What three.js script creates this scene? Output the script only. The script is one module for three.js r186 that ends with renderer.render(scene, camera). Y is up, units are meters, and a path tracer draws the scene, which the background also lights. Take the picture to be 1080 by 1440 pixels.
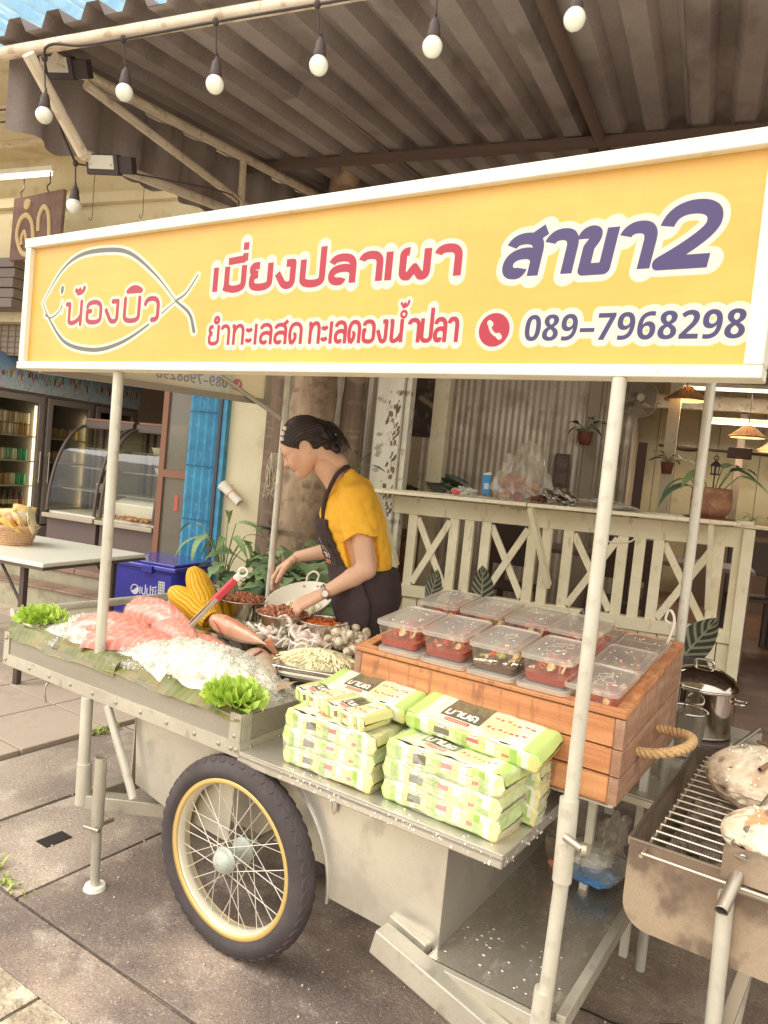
import * as THREE from 'three';
import { mergeGeometries, toCreasedNormals } from 'three/addons/utils/BufferGeometryUtils.js';
import { RoundedBoxGeometry } from 'three/addons/geometries/RoundedBoxGeometry.js';
import { RectAreaLightUniformsLib } from 'three/addons/lights/RectAreaLightUniformsLib.js';

const V = (x, y, z) => new THREE.Vector3(x, y, z);
const scene = new THREE.Scene();
// ---- camera: hand-held phone at chest height, slightly rolled
const camera = new THREE.PerspectiveCamera(69.33, 0.75, 0.05, 120);
camera.position.set(0, 1.35, 0);
camera.quaternion.setFromRotationMatrix(new THREE.Matrix4().makeBasis(V(0.8332, 0.0986, -0.5441), V(-0.1129, 0.9936, 0.0072), V(0.5413, 0.0555, 0.8390)));
scene.add(camera);
// ---- sky: bright warm overcast
const SUN_DIR = V(-0.42, 0.75, 0.52).normalize();
{
  const w = 256, h = 128, d = new Float32Array(w * h * 4);
  for (let j = 0; j < h; j++) for (let i = 0; i < w; i++) {
    const el = ((j + 0.5) / h - 0.5) * Math.PI, az = ((i + 0.5) / w - 0.5) * 2 * Math.PI;
    const dir = V(Math.cos(el) * Math.cos(az), Math.sin(el), Math.cos(el) * Math.sin(az));
    const up = Math.max(0, dir.y), glow = Math.pow(Math.max(0, dir.dot(SUN_DIR)), 3);
    const cl = 0.06 * Math.sin(dir.x * 5 + Math.sin(dir.z * 4)) * Math.sin(dir.z * 7 + 1.3);
    let L = 0.98 + 0.28 * up + 0.6 * glow + cl;
    if (dir.y < 0) L = 0.98 * Math.max(0.35, 1 + dir.y * 2);
    const k = (j * w + i) * 4;
    d[k] = L * 1.01; d[k + 1] = L * 0.97; d[k + 2] = L * 0.905; d[k + 3] = 1;
  }
  const sky = new THREE.DataTexture(d, w, h, THREE.RGBAFormat, THREE.FloatType);
  sky.mapping = THREE.EquirectangularReflectionMapping; sky.magFilter = THREE.LinearFilter; sky.minFilter = THREE.LinearFilter; sky.needsUpdate = true;
  scene.background = sky; scene.environment = sky;
}
const sun = new THREE.DirectionalLight(new THREE.Color(1, 0.96, 0.9), 0.95);
sun.position.copy(SUN_DIR).multiplyScalar(12).add(V(-1, 0, -2)); sun.target.position.set(-1, 0, -2);
sun.castShadow = true; sun.shadow.radius = 60; sun.shadow.mapSize.set(2048, 2048);
Object.assign(sun.shadow.camera, { left: -7, right: 7, top: 7, bottom: -7, near: 0.5, far: 30 });
scene.add(sun, sun.target);
const EXPOSURE = 1.68;

// ---- helpers
let seed = 7;
const rnd = () => { seed = (seed * 1664525 + 1013904223) >>> 0; return seed / 4294967296; };
const rr = (a, b) => a + (b - a) * rnd();
const lerp = (a, b, t) => a + (b - a) * t, clamp = (x, a = 0, b = 1) => Math.min(b, Math.max(a, x));
const smooth = (a, b, x) => { const t = clamp((x - a) / (b - a)); return t * t * (3 - 2 * t); };
const hsh = (x, y, s) => { let h = (x * 374761393 + y * 668265263 + s * 2147483647 + s * 974711) | 0; h = Math.imul(h ^ (h >>> 13), 1274126177); h ^= h >>> 16; return (h >>> 0) / 4294967296; };
function vn(x, y, px, py, s) {
  const xi = Math.floor(x), yi = Math.floor(y), fx = x - xi, fy = y - yi, m = (a, n) => ((a % n) + n) % n;
  const u = fx * fx * (3 - 2 * fx), v = fy * fy * (3 - 2 * fy), x0 = m(xi, px), x1 = m(xi + 1, px), y0 = m(yi, py), y1 = m(yi + 1, py);
  return lerp(lerp(hsh(x0, y0, s), hsh(x1, y0, s), u), lerp(hsh(x0, y1, s), hsh(x1, y1, s), u), v);
}
function fbm(u, v, fx, fy, oct, s) {
  let a = 0.5, r = 0, t = 0;
  for (let o = 0; o < oct; o++) { r += a * vn(u * fx, v * fy, fx, fy, s + o * 17); t += a; a *= 0.55; fx *= 2; fy *= 2; }
  return r / t;
}
const n3 = (x, y, z) => { // cheap smooth 3-D noise in -1..1
  return (Math.sin(x * 1.7 + Math.sin(y * 2.3 + z)) + Math.sin(y * 1.9 + Math.sin(z * 2.1 + x * 1.3)) + Math.sin(z * 1.8 + Math.sin(x * 2.2 + y * 1.1))) / 3;
};
function vn3(x, y, z, s = 1) {
  const xi = Math.floor(x), yi = Math.floor(y), zi = Math.floor(z), sm = (t) => t * t * (3 - 2 * t), u = sm(x - xi), v = sm(y - yi), w = sm(z - zi);
  const h = (a, b, c) => hsh(a + c * 157, b + c * 311, s);
  const f = (c) => lerp(lerp(h(xi, yi, c), h(xi + 1, yi, c), u), lerp(h(xi, yi + 1, c), h(xi + 1, yi + 1, c), u), v);
  return lerp(f(zi), f(zi + 1), w) * 2 - 1;
}
function dtex(w, h, fn, srgb) {
  const d = new Uint8Array(w * h * 4), o = [0, 0, 0, 255];
  for (let j = 0; j < h; j++) for (let i = 0; i < w; i++) { o[3] = 255; fn((i + 0.5) / w, (j + 0.5) / h, o); const k = (j * w + i) * 4; for (let c = 0; c < 4; c++) d[k + c] = clamp(o[c], 0, 255); }
  const t = new THREE.DataTexture(d, w, h); t.wrapS = t.wrapT = THREE.RepeatWrapping; t.magFilter = THREE.LinearFilter; t.minFilter = THREE.LinearFilter;
  if (srgb) t.colorSpace = THREE.SRGBColorSpace; t.needsUpdate = true; return t;
}
const hex = (c) => [(c >> 16) & 255, (c >> 8) & 255, c & 255];
let sds = 1;
// a two/three-tone weathered surface; size is metres per repeat
function surf({ c1, c2, c3, at3 = 0.62, n = 256, fx = 4, fy = 4, oct = 5, size = 1, sy, rough = [0.6, 0.8], metal = 0, bump = 0, grain = 6, con = 1, fine = 40, extra = {}, rmap = n > 500, speck = 0 }) {
  const s = sds++ * 31, A = hex(c1), B = hex(c2), C = c3 === undefined ? null : hex(c3), N = n * n, F = new Float32Array(N), G = new Float32Array(N);
  for (let j = 0; j < n; j++) for (let i = 0; i < n; i++) {
    const u = (i + 0.5) / n, v = (j + 0.5) / n;
    F[j * n + i] = clamp(0.5 + (fbm(u, v, fx, fy, oct, s) - 0.5) * 2 * con); G[j * n + i] = C ? fbm(v, u, fx * 3, fy * 3, 4, s + 5) : 0;
  }
  const idx = (u, v) => Math.min(n - 1, Math.floor(v * n)) * n + Math.min(n - 1, Math.floor(u * n));
  const map = dtex(n, n, (u, v, o) => {
    const k = idx(u, v), f = F[k], g = (hsh(k, 3, s) - 0.5) * 2 * grain, t3 = C ? smooth(at3 - 0.08, at3 + 0.16, G[k]) * 0.55 : 0;
    for (let c = 0; c < 3; c++) { let x = lerp(A[c], B[c], f); if (C) x = lerp(x, C[c], t3); if (speck) { const q = hsh(Math.floor(u * n / 3), Math.floor(v * n / 3), s + 2), q2 = hsh(Math.floor((u * n + 5) / 2), Math.floor((v * n + 3) / 2), s + 4); x += (q > 0.955 ? speck * (q2 > 0.4 ? 1 : 0.4) : 0) - (q2 < 0.06 ? speck * 0.6 : 0); } o[c] = x + g; }
  }, true);
  const p = { map, roughness: (rough[0] + rough[1]) / 2, metalness: metal };
  if (rmap) { p.roughnessMap = dtex(n, n, (u, v, o) => { const k = idx(u, v), r = lerp(rough[0], rough[1], clamp(F[k] + (C ? smooth(at3 - 0.08, at3 + 0.16, G[k]) * 0.4 : 0))) * 255; o[0] = o[1] = o[2] = r; }); p.roughness = 1; }
  if (bump) { p.bumpMap = dtex(n, n, (u, v, o) => { const k = idx(u, v), x = (0.6 * F[k] + 0.4 * fbm(u, v, fine, fine, 2, s + 9)) * 255; o[0] = o[1] = o[2] = x; }); p.bumpScale = bump; }
  for (const t of [map, p.roughnessMap, p.bumpMap]) if (t) t.repeat.set(1 / size, 1 / (sy || size));
  const M = extra.phys ? new THREE.MeshPhysicalMaterial(p) : new THREE.MeshStandardMaterial(p);
  delete extra.phys; Object.assign(M, extra); return M;
}
const flat = (c, rough = 0.6, metal = 0, extra = {}) => { const m = new THREE.MeshPhysicalMaterial({ color: c, roughness: rough, metalness: metal }); for (const k in extra) { if (m[k] && m[k].isColor) m[k].set(extra[k]); else m[k] = extra[k]; } return m; };
// box-projected uv in metres
function uvm(g) {
  if (g.userData.keep) return g;
  if (!g.attributes.normal) g.computeVertexNormals();
  const p = g.attributes.position, n = g.attributes.normal, uv = new Float32Array(p.count * 2);
  g.computeBoundingBox(); const b = g.boundingBox, s = b.max.clone().sub(b.min), ox = g.userData.ou || 0, oy = g.userData.ov || 0;
  for (let i = 0; i < p.count; i++) {
    const ax = Math.abs(n.getX(i)), ay = Math.abs(n.getY(i)), az = Math.abs(n.getZ(i)); let u, v;
    if (ay >= ax && ay >= az) { u = p.getX(i); v = p.getZ(i); } else if (ax >= az) { u = p.getZ(i); v = p.getY(i); } else { u = p.getX(i); v = p.getY(i); }
    uv[i * 2] = u + ox; uv[i * 2 + 1] = v + oy;
  }
  g.setAttribute('uv', new THREE.BufferAttribute(uv, 2)); return g;
}
const keep = (g) => { g.userData.keep = true; return g; };
function bake(gs) {
  gs = (Array.isArray(gs) ? gs : [gs]).map((g) => { const k = g.userData.keep; if (g.index) { g = g.toNonIndexed(); g.userData = { keep: k }; } if (!k || !g.attributes.uv) uvm(g); for (const a of Object.keys(g.attributes)) if (!['position', 'normal', 'uv', 'color'].includes(a)) g.deleteAttribute(a); return g; });
  if (gs.length > 1 && gs.some((g) => g.attributes.color)) for (const g of gs) if (!g.attributes.color) g.setAttribute('color', new THREE.BufferAttribute(new Float32Array(g.attributes.position.count * 3).fill(1), 3));
  return gs.length === 1 ? gs[0] : mergeGeometries(gs, false);
}
const used = {};
function numbered(n) { const k = used[n] = (used[n] === undefined ? 0 : used[n] + 1); return k ? n + '_' + String(k).padStart(3, '0') : n; }
function mesh(name, gs, mat, parent) {
  const m = new THREE.Mesh(bake(gs), mat); m.name = parent ? name : numbered(name); m.castShadow = m.receiveShadow = true; (parent || scene).add(m); return m;
}
function share(name, geo, mat, parent) { const m = new THREE.Mesh(geo, mat); m.name = name; m.castShadow = m.receiveShadow = true; parent.add(m); return m; }
function tag(o, label, category, group, kind) { o.userData.label = label; o.userData.category = category; if (group) o.userData.group = group; if (kind) o.userData.kind = kind; return o; }
function thing(name, label, category, p = [0, 0, 0], ry = 0, group) {
  const o = new THREE.Group(); o.name = numbered(name); scene.add(o); o.position.set(...p); o.rotation.y = ry; return tag(o, label, category, group);
}
const struct = (o, label) => { o.userData.kind = 'structure'; if (label) o.userData.label = label; return o; };
function copy(o, label, p, ry, group) { const c = o.clone(); c.name = numbered(o.name.replace(/_\d\d\d$/, '')); scene.add(c); c.userData = { ...o.userData }; if (label) c.userData.label = label; if (group) c.userData.group = group; if (p) c.position.set(...p); if (ry !== undefined) c.rotation.y = ry; return c; }
// building frame: turned about 10.5 degrees to the cart
const TH = 10.5 * Math.PI / 180, BO = V(-2.8, 0, -4.4), BX = V(Math.cos(TH), 0, -Math.sin(TH)), BZ = V(Math.sin(TH), 0, Math.cos(TH));
const toW = (x, y, z) => { const p = BO.clone().addScaledVector(BX, x).addScaledVector(BZ, z); return [p.x, y, p.z]; };
const bthing = (name, label, cat, [x, y, z], ry = 0, group) => thing(name, label, cat, toW(x, y, z), TH + ry, group);
// geometry makers
const tf = (g, p = [0, 0, 0], r = [0, 0, 0], s) => { const k = g.userData; g.applyMatrix4(new THREE.Matrix4().compose(V(...p), new THREE.Quaternion().setFromEuler(new THREE.Euler(...r)), s ? V(...(s.length ? s : [s, s, s])) : V(1, 1, 1))); g.userData = k; return g; };
function box(w, h, d, p, r, bev = 0) { const g = bev ? new RoundedBoxGeometry(w, h, d, 1, Math.min(bev, w / 2.1, h / 2.1, d / 2.1)) : new THREE.BoxGeometry(w, h, d); return tf(g, p, r); }
const span = (x0, x1, y0, y1, z0, z1, bev = 0) => box(x1 - x0, y1 - y0, z1 - z0, [(x0 + x1) / 2, (y0 + y1) / 2, (z0 + z1) / 2], [0, 0, 0], bev);
function cyl(a, b, r, r2 = r, seg = 14, open = false) {
  const A = V(...a), B = V(...b), d = B.clone().sub(A), L = d.length(), g = new THREE.CylinderGeometry(r2, r, L, seg, 1, open);
  g.applyQuaternion(new THREE.Quaternion().setFromUnitVectors(V(0, 1, 0), d.normalize())); const c = A.add(B).multiplyScalar(0.5); g.translate(c.x, c.y, c.z); return g;
}
// a bar of rectangular section from a to b
function bar(a, b, w, d, up = [0, 0, 1], bev = 0.003) {
  const A = V(...a), B = V(...b), y = B.clone().sub(A), L = y.length(); y.normalize(); const z0 = V(...up), x = V(0, 0, 0).crossVectors(y, z0).normalize(), z = V(0, 0, 0).crossVectors(x, y);
  const g = box(w, L, d, [0, 0, 0], [0, 0, 0], bev); const c = A.add(B).multiplyScalar(0.5);
  g.applyMatrix4(new THREE.Matrix4().makeBasis(x, y, z).setPosition(c)); return g;
}
const tube = (pts, r, seg = 40, rs = 8, closed = false) => new THREE.TubeGeometry(new THREE.CatmullRomCurve3(pts.map((p) => V(...p)), closed, 'catmullrom', 0.5), seg, r, rs, closed);
const lathe = (prof, seg = 32, p, r) => tf(new THREE.LatheGeometry(prof.map(([x, y]) => new THREE.Vector2(x, y)), seg), p, r);
const sph = (r, p, s, w = 14, h = 10) => tf(new THREE.SphereGeometry(r, w, h), p, [0, 0, 0], s);
const torus = (R, r, p, rot, a = 8, b = 40) => tf(new THREE.TorusGeometry(R, r, a, b), p, rot);
function grid(nu, nv, f, twoSided) { // parametric sheet f(u,v)->[x,y,z]
  const pos = [], uv = [], idx = [];
  for (let j = 0; j <= nv; j++) for (let i = 0; i <= nu; i++) { const q = f(i / nu, j / nv); pos.push(q[0], q[1], q[2]); uv.push(q[3] === undefined ? i / nu : q[3], q[4] === undefined ? j / nv : q[4]); }
  for (let j = 0; j < nv; j++) for (let i = 0; i < nu; i++) { const a = j * (nu + 1) + i, b = a + 1, c = a + nu + 1, d = c + 1; idx.push(a, b, d, a, d, c); }
  const g = new THREE.BufferGeometry(); g.setAttribute('position', new THREE.Float32BufferAttribute(pos, 3)); g.setAttribute('uv', new THREE.Float32BufferAttribute(uv, 2)); g.setIndex(idx); g.computeVertexNormals(); return keep(g);
}
function extr(pts, depth, bev = 0, holes) { // outline in xy extruded along +z
  const s = Array.isArray(pts) ? new THREE.Shape(pts.map(([x, y]) => new THREE.Vector2(x, y))) : pts; if (holes) s.holes.push(...holes);
  const g = new THREE.ExtrudeGeometry(s, { depth, bevelEnabled: bev > 0, bevelSize: bev, bevelThickness: bev, bevelSegments: 1, curveSegments: 24 }); return g;
}
function displace(g, amp, freq, s = 1) {
  const p = g.attributes.position; if (!g.attributes.normal) g.computeVertexNormals(); const n = g.attributes.normal;
  for (let i = 0; i < p.count; i++) { const x = p.getX(i), y = p.getY(i), z = p.getZ(i), k = amp * (vn3(x * freq, y * freq, z * freq, s) + 0.5 * vn3(x * freq * 2.1, y * freq * 2.1, z * freq * 2.1, s + 3)); p.setXYZ(i, x + n.getX(i) * k, y + n.getY(i) * k, z + n.getZ(i) * k); }
  g.computeVertexNormals(); return g;
}
// surface nets of a signed distance field
function nets(f, b0, b1, c) {
  const nx = Math.ceil((b1[0] - b0[0]) / c) + 1, ny = Math.ceil((b1[1] - b0[1]) / c) + 1, nz = Math.ceil((b1[2] - b0[2]) / c) + 1;
  const D = new Float32Array(nx * ny * nz), id = (i, j, k) => (k * ny + j) * nx + i;
  for (let k = 0; k < nz; k++) for (let j = 0; j < ny; j++) for (let i = 0; i < nx; i++) D[id(i, j, k)] = f(b0[0] + i * c, b0[1] + j * c, b0[2] + k * c);
  const vi = new Int32Array(nx * ny * nz).fill(-1), pos = [], ind = [];
  for (let k = 0; k < nz - 1; k++) for (let j = 0; j < ny - 1; j++) for (let i = 0; i < nx - 1; i++) {
    let m = 0; const v = []; for (let q = 0; q < 8; q++) { const d = D[id(i + (q & 1), j + ((q >> 1) & 1), k + (q >> 2))]; v.push(d); if (d < 0) m++; }
    if (m === 0 || m === 8) continue;
    let sx = 0, sy = 0, sz = 0, n = 0;
    for (let q = 0; q < 8; q++) for (let e = 0; e < 3; e++) { const r = q | (1 << e); if (r === q) continue; if ((v[q] < 0) !== (v[r] < 0)) { const t = v[q] / (v[q] - v[r]); sx += (q & 1) + (e === 0 ? t : 0); sy += ((q >> 1) & 1) + (e === 1 ? t : 0); sz += (q >> 2) + (e === 2 ? t : 0); n++; } }
    vi[id(i, j, k)] = pos.length / 3; pos.push(b0[0] + (i + sx / n) * c, b0[1] + (j + sy / n) * c, b0[2] + (k + sz / n) * c);
  }
  for (let k = 1; k < nz - 1; k++) for (let j = 1; j < ny - 1; j++) for (let i = 1; i < nx - 1; i++) {
    const a = D[id(i, j, k)] < 0;
    const q4 = (p, q, r, s, fl) => { if (p < 0 || q < 0 || r < 0 || s < 0) return; if (fl) ind.push(p, q, r, p, r, s); else ind.push(p, r, q, p, s, r); };
    if (a !== D[id(i + 1, j, k)] < 0) q4(vi[id(i, j - 1, k - 1)], vi[id(i, j, k - 1)], vi[id(i, j, k)], vi[id(i, j - 1, k)], a);
    if (a !== D[id(i, j + 1, k)] < 0) q4(vi[id(i - 1, j, k - 1)], vi[id(i - 1, j, k)], vi[id(i, j, k)], vi[id(i, j, k - 1)], a);
    if (a !== D[id(i, j, k + 1)] < 0) q4(vi[id(i - 1, j - 1, k)], vi[id(i, j - 1, k)], vi[id(i, j, k)], vi[id(i - 1, j, k)], a);
  }
  const g = new THREE.BufferGeometry(); g.setAttribute('position', new THREE.Float32BufferAttribute(pos, 3)); g.setIndex(ind); g.computeVertexNormals(); return g;
}
const caps = (p, a, b, ra, rb) => { // tapered capsule distance
  const dx = b[0] - a[0], dy = b[1] - a[1], dz = b[2] - a[2], px = p[0] - a[0], py = p[1] - a[1], pz = p[2] - a[2];
  const t = clamp((px * dx + py * dy + pz * dz) / (dx * dx + dy * dy + dz * dz + 1e-9)); return Math.hypot(px - t * dx, py - t * dy, pz - t * dz) - (ra + (rb - ra) * t);
};
const ell = (p, c, r) => { const x = (p[0] - c[0]) / r[0], y = (p[1] - c[1]) / r[1], z = (p[2] - c[2]) / r[2], k = Math.hypot(x, y, z); return (k - 1) * Math.min(r[0], r[1], r[2]); };
const smin = (a, b, k) => { const h = Math.max(k - Math.abs(a - b), 0) / k; return Math.min(a, b) - h * h * k * 0.25; };
// paint a vertex-colour by function
function paint(g, f) { if (g.index) { const k = g.userData; g = g.toNonIndexed(); g.userData = k; } const p = g.attributes.position, c = new Float32Array(p.count * 3); for (let i = 0; i < p.count; i++) { const q = f(p.getX(i), p.getY(i), p.getZ(i), i); c.set(q, i * 3); } g.setAttribute('color', new THREE.BufferAttribute(c, 3)); return g; }
const lin = (c) => { const k = new THREE.Color(c); return [k.r, k.g, k.b]; };
const mix3 = (a, b, t) => [lerp(a[0], b[0], t), lerp(a[1], b[1], t), lerp(a[2], b[2], t)];

// ---- shared materials
const M = {
  galv: surf({ c1: 0xc9c3b2, c2: 0xb3ac9b, c3: 0x9a907e, at3: 0.66, size: 0.6, fx: 5, fy: 5, rough: [0.35, 0.55], metal: 0.45, grain: 5, bump: 0.0006 }),
  sheet: surf({ c1: 0xd8d3c7, c2: 0xc3bcaf, c3: 0xb2aa9c, at3: 0.64, n: 512, size: 0.9, fx: 3, fy: 4, oct: 6, rough: [0.2, 0.5], metal: 0.65, grain: 5, bump: 0.003, fine: 6 }),
  tray: surf({ c1: 0xa9a192, c2: 0x9b9384, size: 0.9, fx: 2, fy: 10, rough: [0.4, 0.55], metal: 0.35, grain: 4 }),
  white: surf({ c1: 0xf1eedd, c2: 0xe6e1cb, c3: 0xc9c1a6, at3: 0.7, size: 0.5, rough: [0.4, 0.6], grain: 4, bump: 0.0004 }),
  pole: surf({ c1: 0xd6d2c2, c2: 0xc1bcab, c3: 0xa79d8a, at3: 0.68, size: 0.35, fx: 3, fy: 3, rough: [0.35, 0.55], metal: 0.3, grain: 5 }),
  steel: flat(0xd4cfc4, 0.16, 1), dullsteel: flat(0xb5ac9c, 0.4, 0.9), black: flat(0x3f3433, 0.55), rubber: flat(0x453a38, 0.8),
  cream: surf({ c1: 0xe2d7b4, c2: 0xd8cba4, c3: 0xc4b48c, at3: 0.66, size: 1.6, rough: [0.75, 0.9], grain: 4, bump: 0.001 }),
  paint: surf({ c1: 0xf2e8c8, c2: 0xe8dcb8, c3: 0xc2b290, at3: 0.69, size: 0.7, fx: 3, fy: 8, rough: [0.5, 0.7], grain: 5, bump: 0.0008 }),
  beam: surf({ c1: 0xeadcc4, c2: 0xd4c4aa, c3: 0xa8937c, at3: 0.62, size: 0.5, fx: 4, fy: 4, rough: [0.6, 0.8], grain: 6, bump: 0.001 }),
};
// =====================================================================  SETTING
const concreteWet = surf({ c1: 0xac9a8a, c2: 0x70625a, c3: 0xc2b3a2, at3: 0.62, n: 1024, fx: 4, fy: 4, oct: 8, size: 1.5, rough: [0.16, 0.75], grain: 24, con: 1.7, bump: 0.004, fine: 220, speck: 34 });
const concreteMid = surf({ c1: 0xb0a08f, c2: 0x8c7d71, c3: 0xc6b7a4, at3: 0.6, n: 1024, fx: 4, fy: 4, oct: 7, size: 1.3, rough: [0.5, 0.85], grain: 26, con: 1.5, bump: 0.004, fine: 256, speck: 46 });
const roughCurb = surf({ c1: 0xcfc2a8, c2: 0xa69680, c3: 0x8d7d6a, at3: 0.6, n: 512, fx: 8, fy: 8, oct: 6, size: 0.6, rough: [0.8, 0.95], grain: 26, con: 1.5, bump: 0.012, fine: 60 });
const tileTan = surf({ c1: 0xc2b09c, c2: 0xb3a18f, c3: 0xa59482, at3: 0.66, n: 512, size: 1.4, rough: [0.5, 0.75], grain: 8, bump: 0.001 });
{
  const g = mesh('ground', tf(new THREE.PlaneGeometry(140, 140, 1, 1), [0, -0.03, 0], [-Math.PI / 2, 0, 0]), concreteMid); struct(g);
  const pv = new THREE.Group(); pv.name = 'pavement'; scene.add(pv); struct(pv);
  const slab = (x0, x1, z0, z1, m, y = 0, dr = 0) => { const b = span(x0 + 0.004, x1 - 0.004, -0.06, y, z0 + 0.004, z1 - 0.004, 0.004); b.userData.ou = rr(0, 3); b.userData.ov = rr(0, 3); if (dr) tf(b, [0, 0, 0], [0, 0, dr]); mesh('slab', b, m, pv); };
  const zs = [-1.24, -2.32, -3.35];
  for (const [x0, x1] of [[-2.86, -2.4], [-2.4, -1.945]]) for (let k = 0; k < 2; k++) slab(x0, x1, zs[k + 1], zs[k], concreteMid, x0 < -2.5 ? 0.004 : 0);
  slab(-1.945, 0.35, -2.7, -1.24, concreteWet); slab(0.35, 2.4, -2.7, -1.24, concreteWet); slab(-1.945, -0.2, -3.9, -2.7, concreteWet); slab(-0.2, 2.4, -3.9, -2.7, concreteWet);
  for (const [x0, x1] of [[-4.4, -2.9], [-2.9, -2.05], [-2.05, -0.62], [-0.62, 0.9], [0.9, 2.6]]) slab(x0, x1, -1.24, -1.055, x0 < -2.1 ? concreteMid : concreteWet);
  for (const [x0, x1] of [[-4.4, -2.3], [-2.3, -1.52], [-1.52, -0.4], [-0.4, 1.2]]) slab(x0, x1, -1.055, -0.93, roughCurb, 0.012);
  for (const [x0, x1] of [[-4.4, -2.4], [-2.4, -1.2], [-1.2, 0.5], [0.5, 2.5]]) slab(x0, x1, -0.93, 1.2, roughCurb, -0.012);
  // wide walkway tiles to the left, laid a little higher
  for (let i = 0; i < 9; i++) for (let j = 0; j < 12; j++) slab(-2.875 - 0.42 * (i + 1), -2.875 - 0.42 * i, -4.75 + 0.42 * j, -4.33 + 0.42 * j, tileTan, 0.018 + rr(-0.0015, 0.0015));
  mesh('drain_slot', span(-2.19, -2.13, -0.03, 0.003, -1.55, -1.455), flat(0x2e2422, 0.9), pv);
  mesh('crack', tube([[-0.62, 0.002, -1.72], [-0.5, 0.002, -1.9], [-0.36, 0.002, -1.93], [-0.2, 0.002, -2.05], [0.1, 0.002, -2.0], [0.5, 0.002, -2.1]], 0.0035, 60, 4), flat(0x3a2e2a, 0.95), pv);
  // scattered crushed grit
  const gs = []; for (let i = 0; i < 380; i++) { const s = rr(0.001, 0.0038); gs.push(tf(new THREE.IcosahedronGeometry(s, 0), [rr(-2.8, 0.3), s * 0.4 + 0.001, rr(-2.2, -0.8)], [rr(0, 3), rr(0, 3), 0])); }
  tag(mesh('gravel', gs, flat(0xc9bba2, 0.9)), 'pale grit scattered over the wet pavement around the wheel', 'grit', null, 'stuff');
  // weeds along the joint
  const weeds = []; const blade = (x, z, n, h) => { for (let k = 0; k < n; k++) { const a = rr(0, 6.28), l = rr(h * 0.5, h), c = Math.cos(a), s = Math.sin(a), w = rr(0.003, 0.007), px = x + rr(-0.03, 0.03), pz = z + rr(-0.02, 0.02); weeds.push(grid(1, 3, (u, v) => [px + c * l * v * 0.8 + s * w * (u - 0.5) * 2 * (1 - v * 0.8), 0.002 + l * 0.6 * Math.sin(v * 2.2), pz + s * l * v * 0.8 - c * w * (u - 0.5) * 2 * (1 - v * 0.8)])); } };
  for (let i = 0; i < 26; i++) blade(lerp(-2.45, -1.95, i / 25) + rr(-0.02, 0.02), -1.255 + rr(-0.02, 0.02), i < 16 ? 9 : 4, i < 16 ? 0.055 : 0.03);
  for (let i = 0; i < 12; i++) blade(-2.86 + rr(-0.02, 0.03), rr(-2.6, -2.1), 6, 0.05);
  tag(mesh('weeds', weeds, flat(0xa3b05a, 0.8, 0, { side: THREE.DoubleSide })), 'small yellow green weeds growing in the pavement joints', 'weeds', null, 'stuff');
  const lf = mesh('fallen_leaf', grid(6, 6, (u, v) => { const a = v * Math.PI; return [-0.19 + (u - 0.5) * 0.045 * Math.sin(a), 0.008 + 0.012 * Math.abs(u - 0.5) + 0.004 * Math.sin(v * 9), -1.86 + (v - 0.5) * 0.06]; }), flat(0xa2603c, 0.8, 0, { side: THREE.DoubleSide }));
  tag(lf, 'single dry orange brown leaf lying on the dark ground under the grill', 'leaf');
}
// =====================================================================  BUILDING FRAME helpers
const bgroup = (name, kind) => { const o = new THREE.Group(); o.name = numbered(name); o.position.copy(BO); o.rotation.y = TH; scene.add(o); if (kind) o.userData.kind = kind; return o; };
const ceilBrown = surf({ c1: 0xa69a95, c2: 0x857975, c3: 0x726662, at3: 0.6, n: 512, fx: 2, fy: 3, oct: 6, size: 1.6, sy: 2.4, rough: [0.6, 0.85], grain: 8, con: 1.3, bump: 0.0008 });
// ---- restaurant floor and left shop floor
const woodFloor = surf({ c1: 0x8d6a56, c2: 0x6d4f43, c3: 0xa07d66, n: 256, fx: 2, fy: 14, size: 1.5, rough: [0.35, 0.6], grain: 6 });
{
  const rf = bgroup('restaurant_floor', 'structure');
  for (let i = 0; i < 20; i++) { const b = span(-1.2, 7, -0.05, 0.12 + (i % 2) * 0.001, -7.8 + i * 0.41, -7.395 + i * 0.41); b.userData.ov = i * 0.37; mesh('plank', b, woodFloor, rf); }
  const sf = bgroup('shop_floor', 'structure');
  const stepC = surf({ c1: 0xb9b196, c2: 0x9d957c, c3: 0x86806a, size: 0.9, rough: [0.7, 0.9], grain: 8 });
  mesh('step', span(-9, -0.85, -0.05, 0.2, -1, 0.62), stepC, sf); mesh('floor_slab', span(-9, -0.95, 0.2, 0.31, -5.5, 0.42), stepC, sf);
  const tileBr = surf({ c1: 0xa58872, c2: 0x8b6f5e, size: 0.4, rough: [0.3, 0.5], grain: 5 });
  for (let i = 0; i < 24; i++) { mesh('tile', span(-8.4 + 0.3 * i, -8.105 + 0.3 * i, 0.311, 0.35, 0.13, 0.44, 0.004), tileBr, sf); mesh('tile', span(-8.4 + 0.3 * i, -8.105 + 0.3 * i, 0.201, 0.214, 0.44, 0.64, 0.004), tileBr, sf); }
  mesh('floor_slab', span(-9, -0.95, 0.311, 0.345, -5.5, 0.128), tileTan, sf);
}
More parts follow.
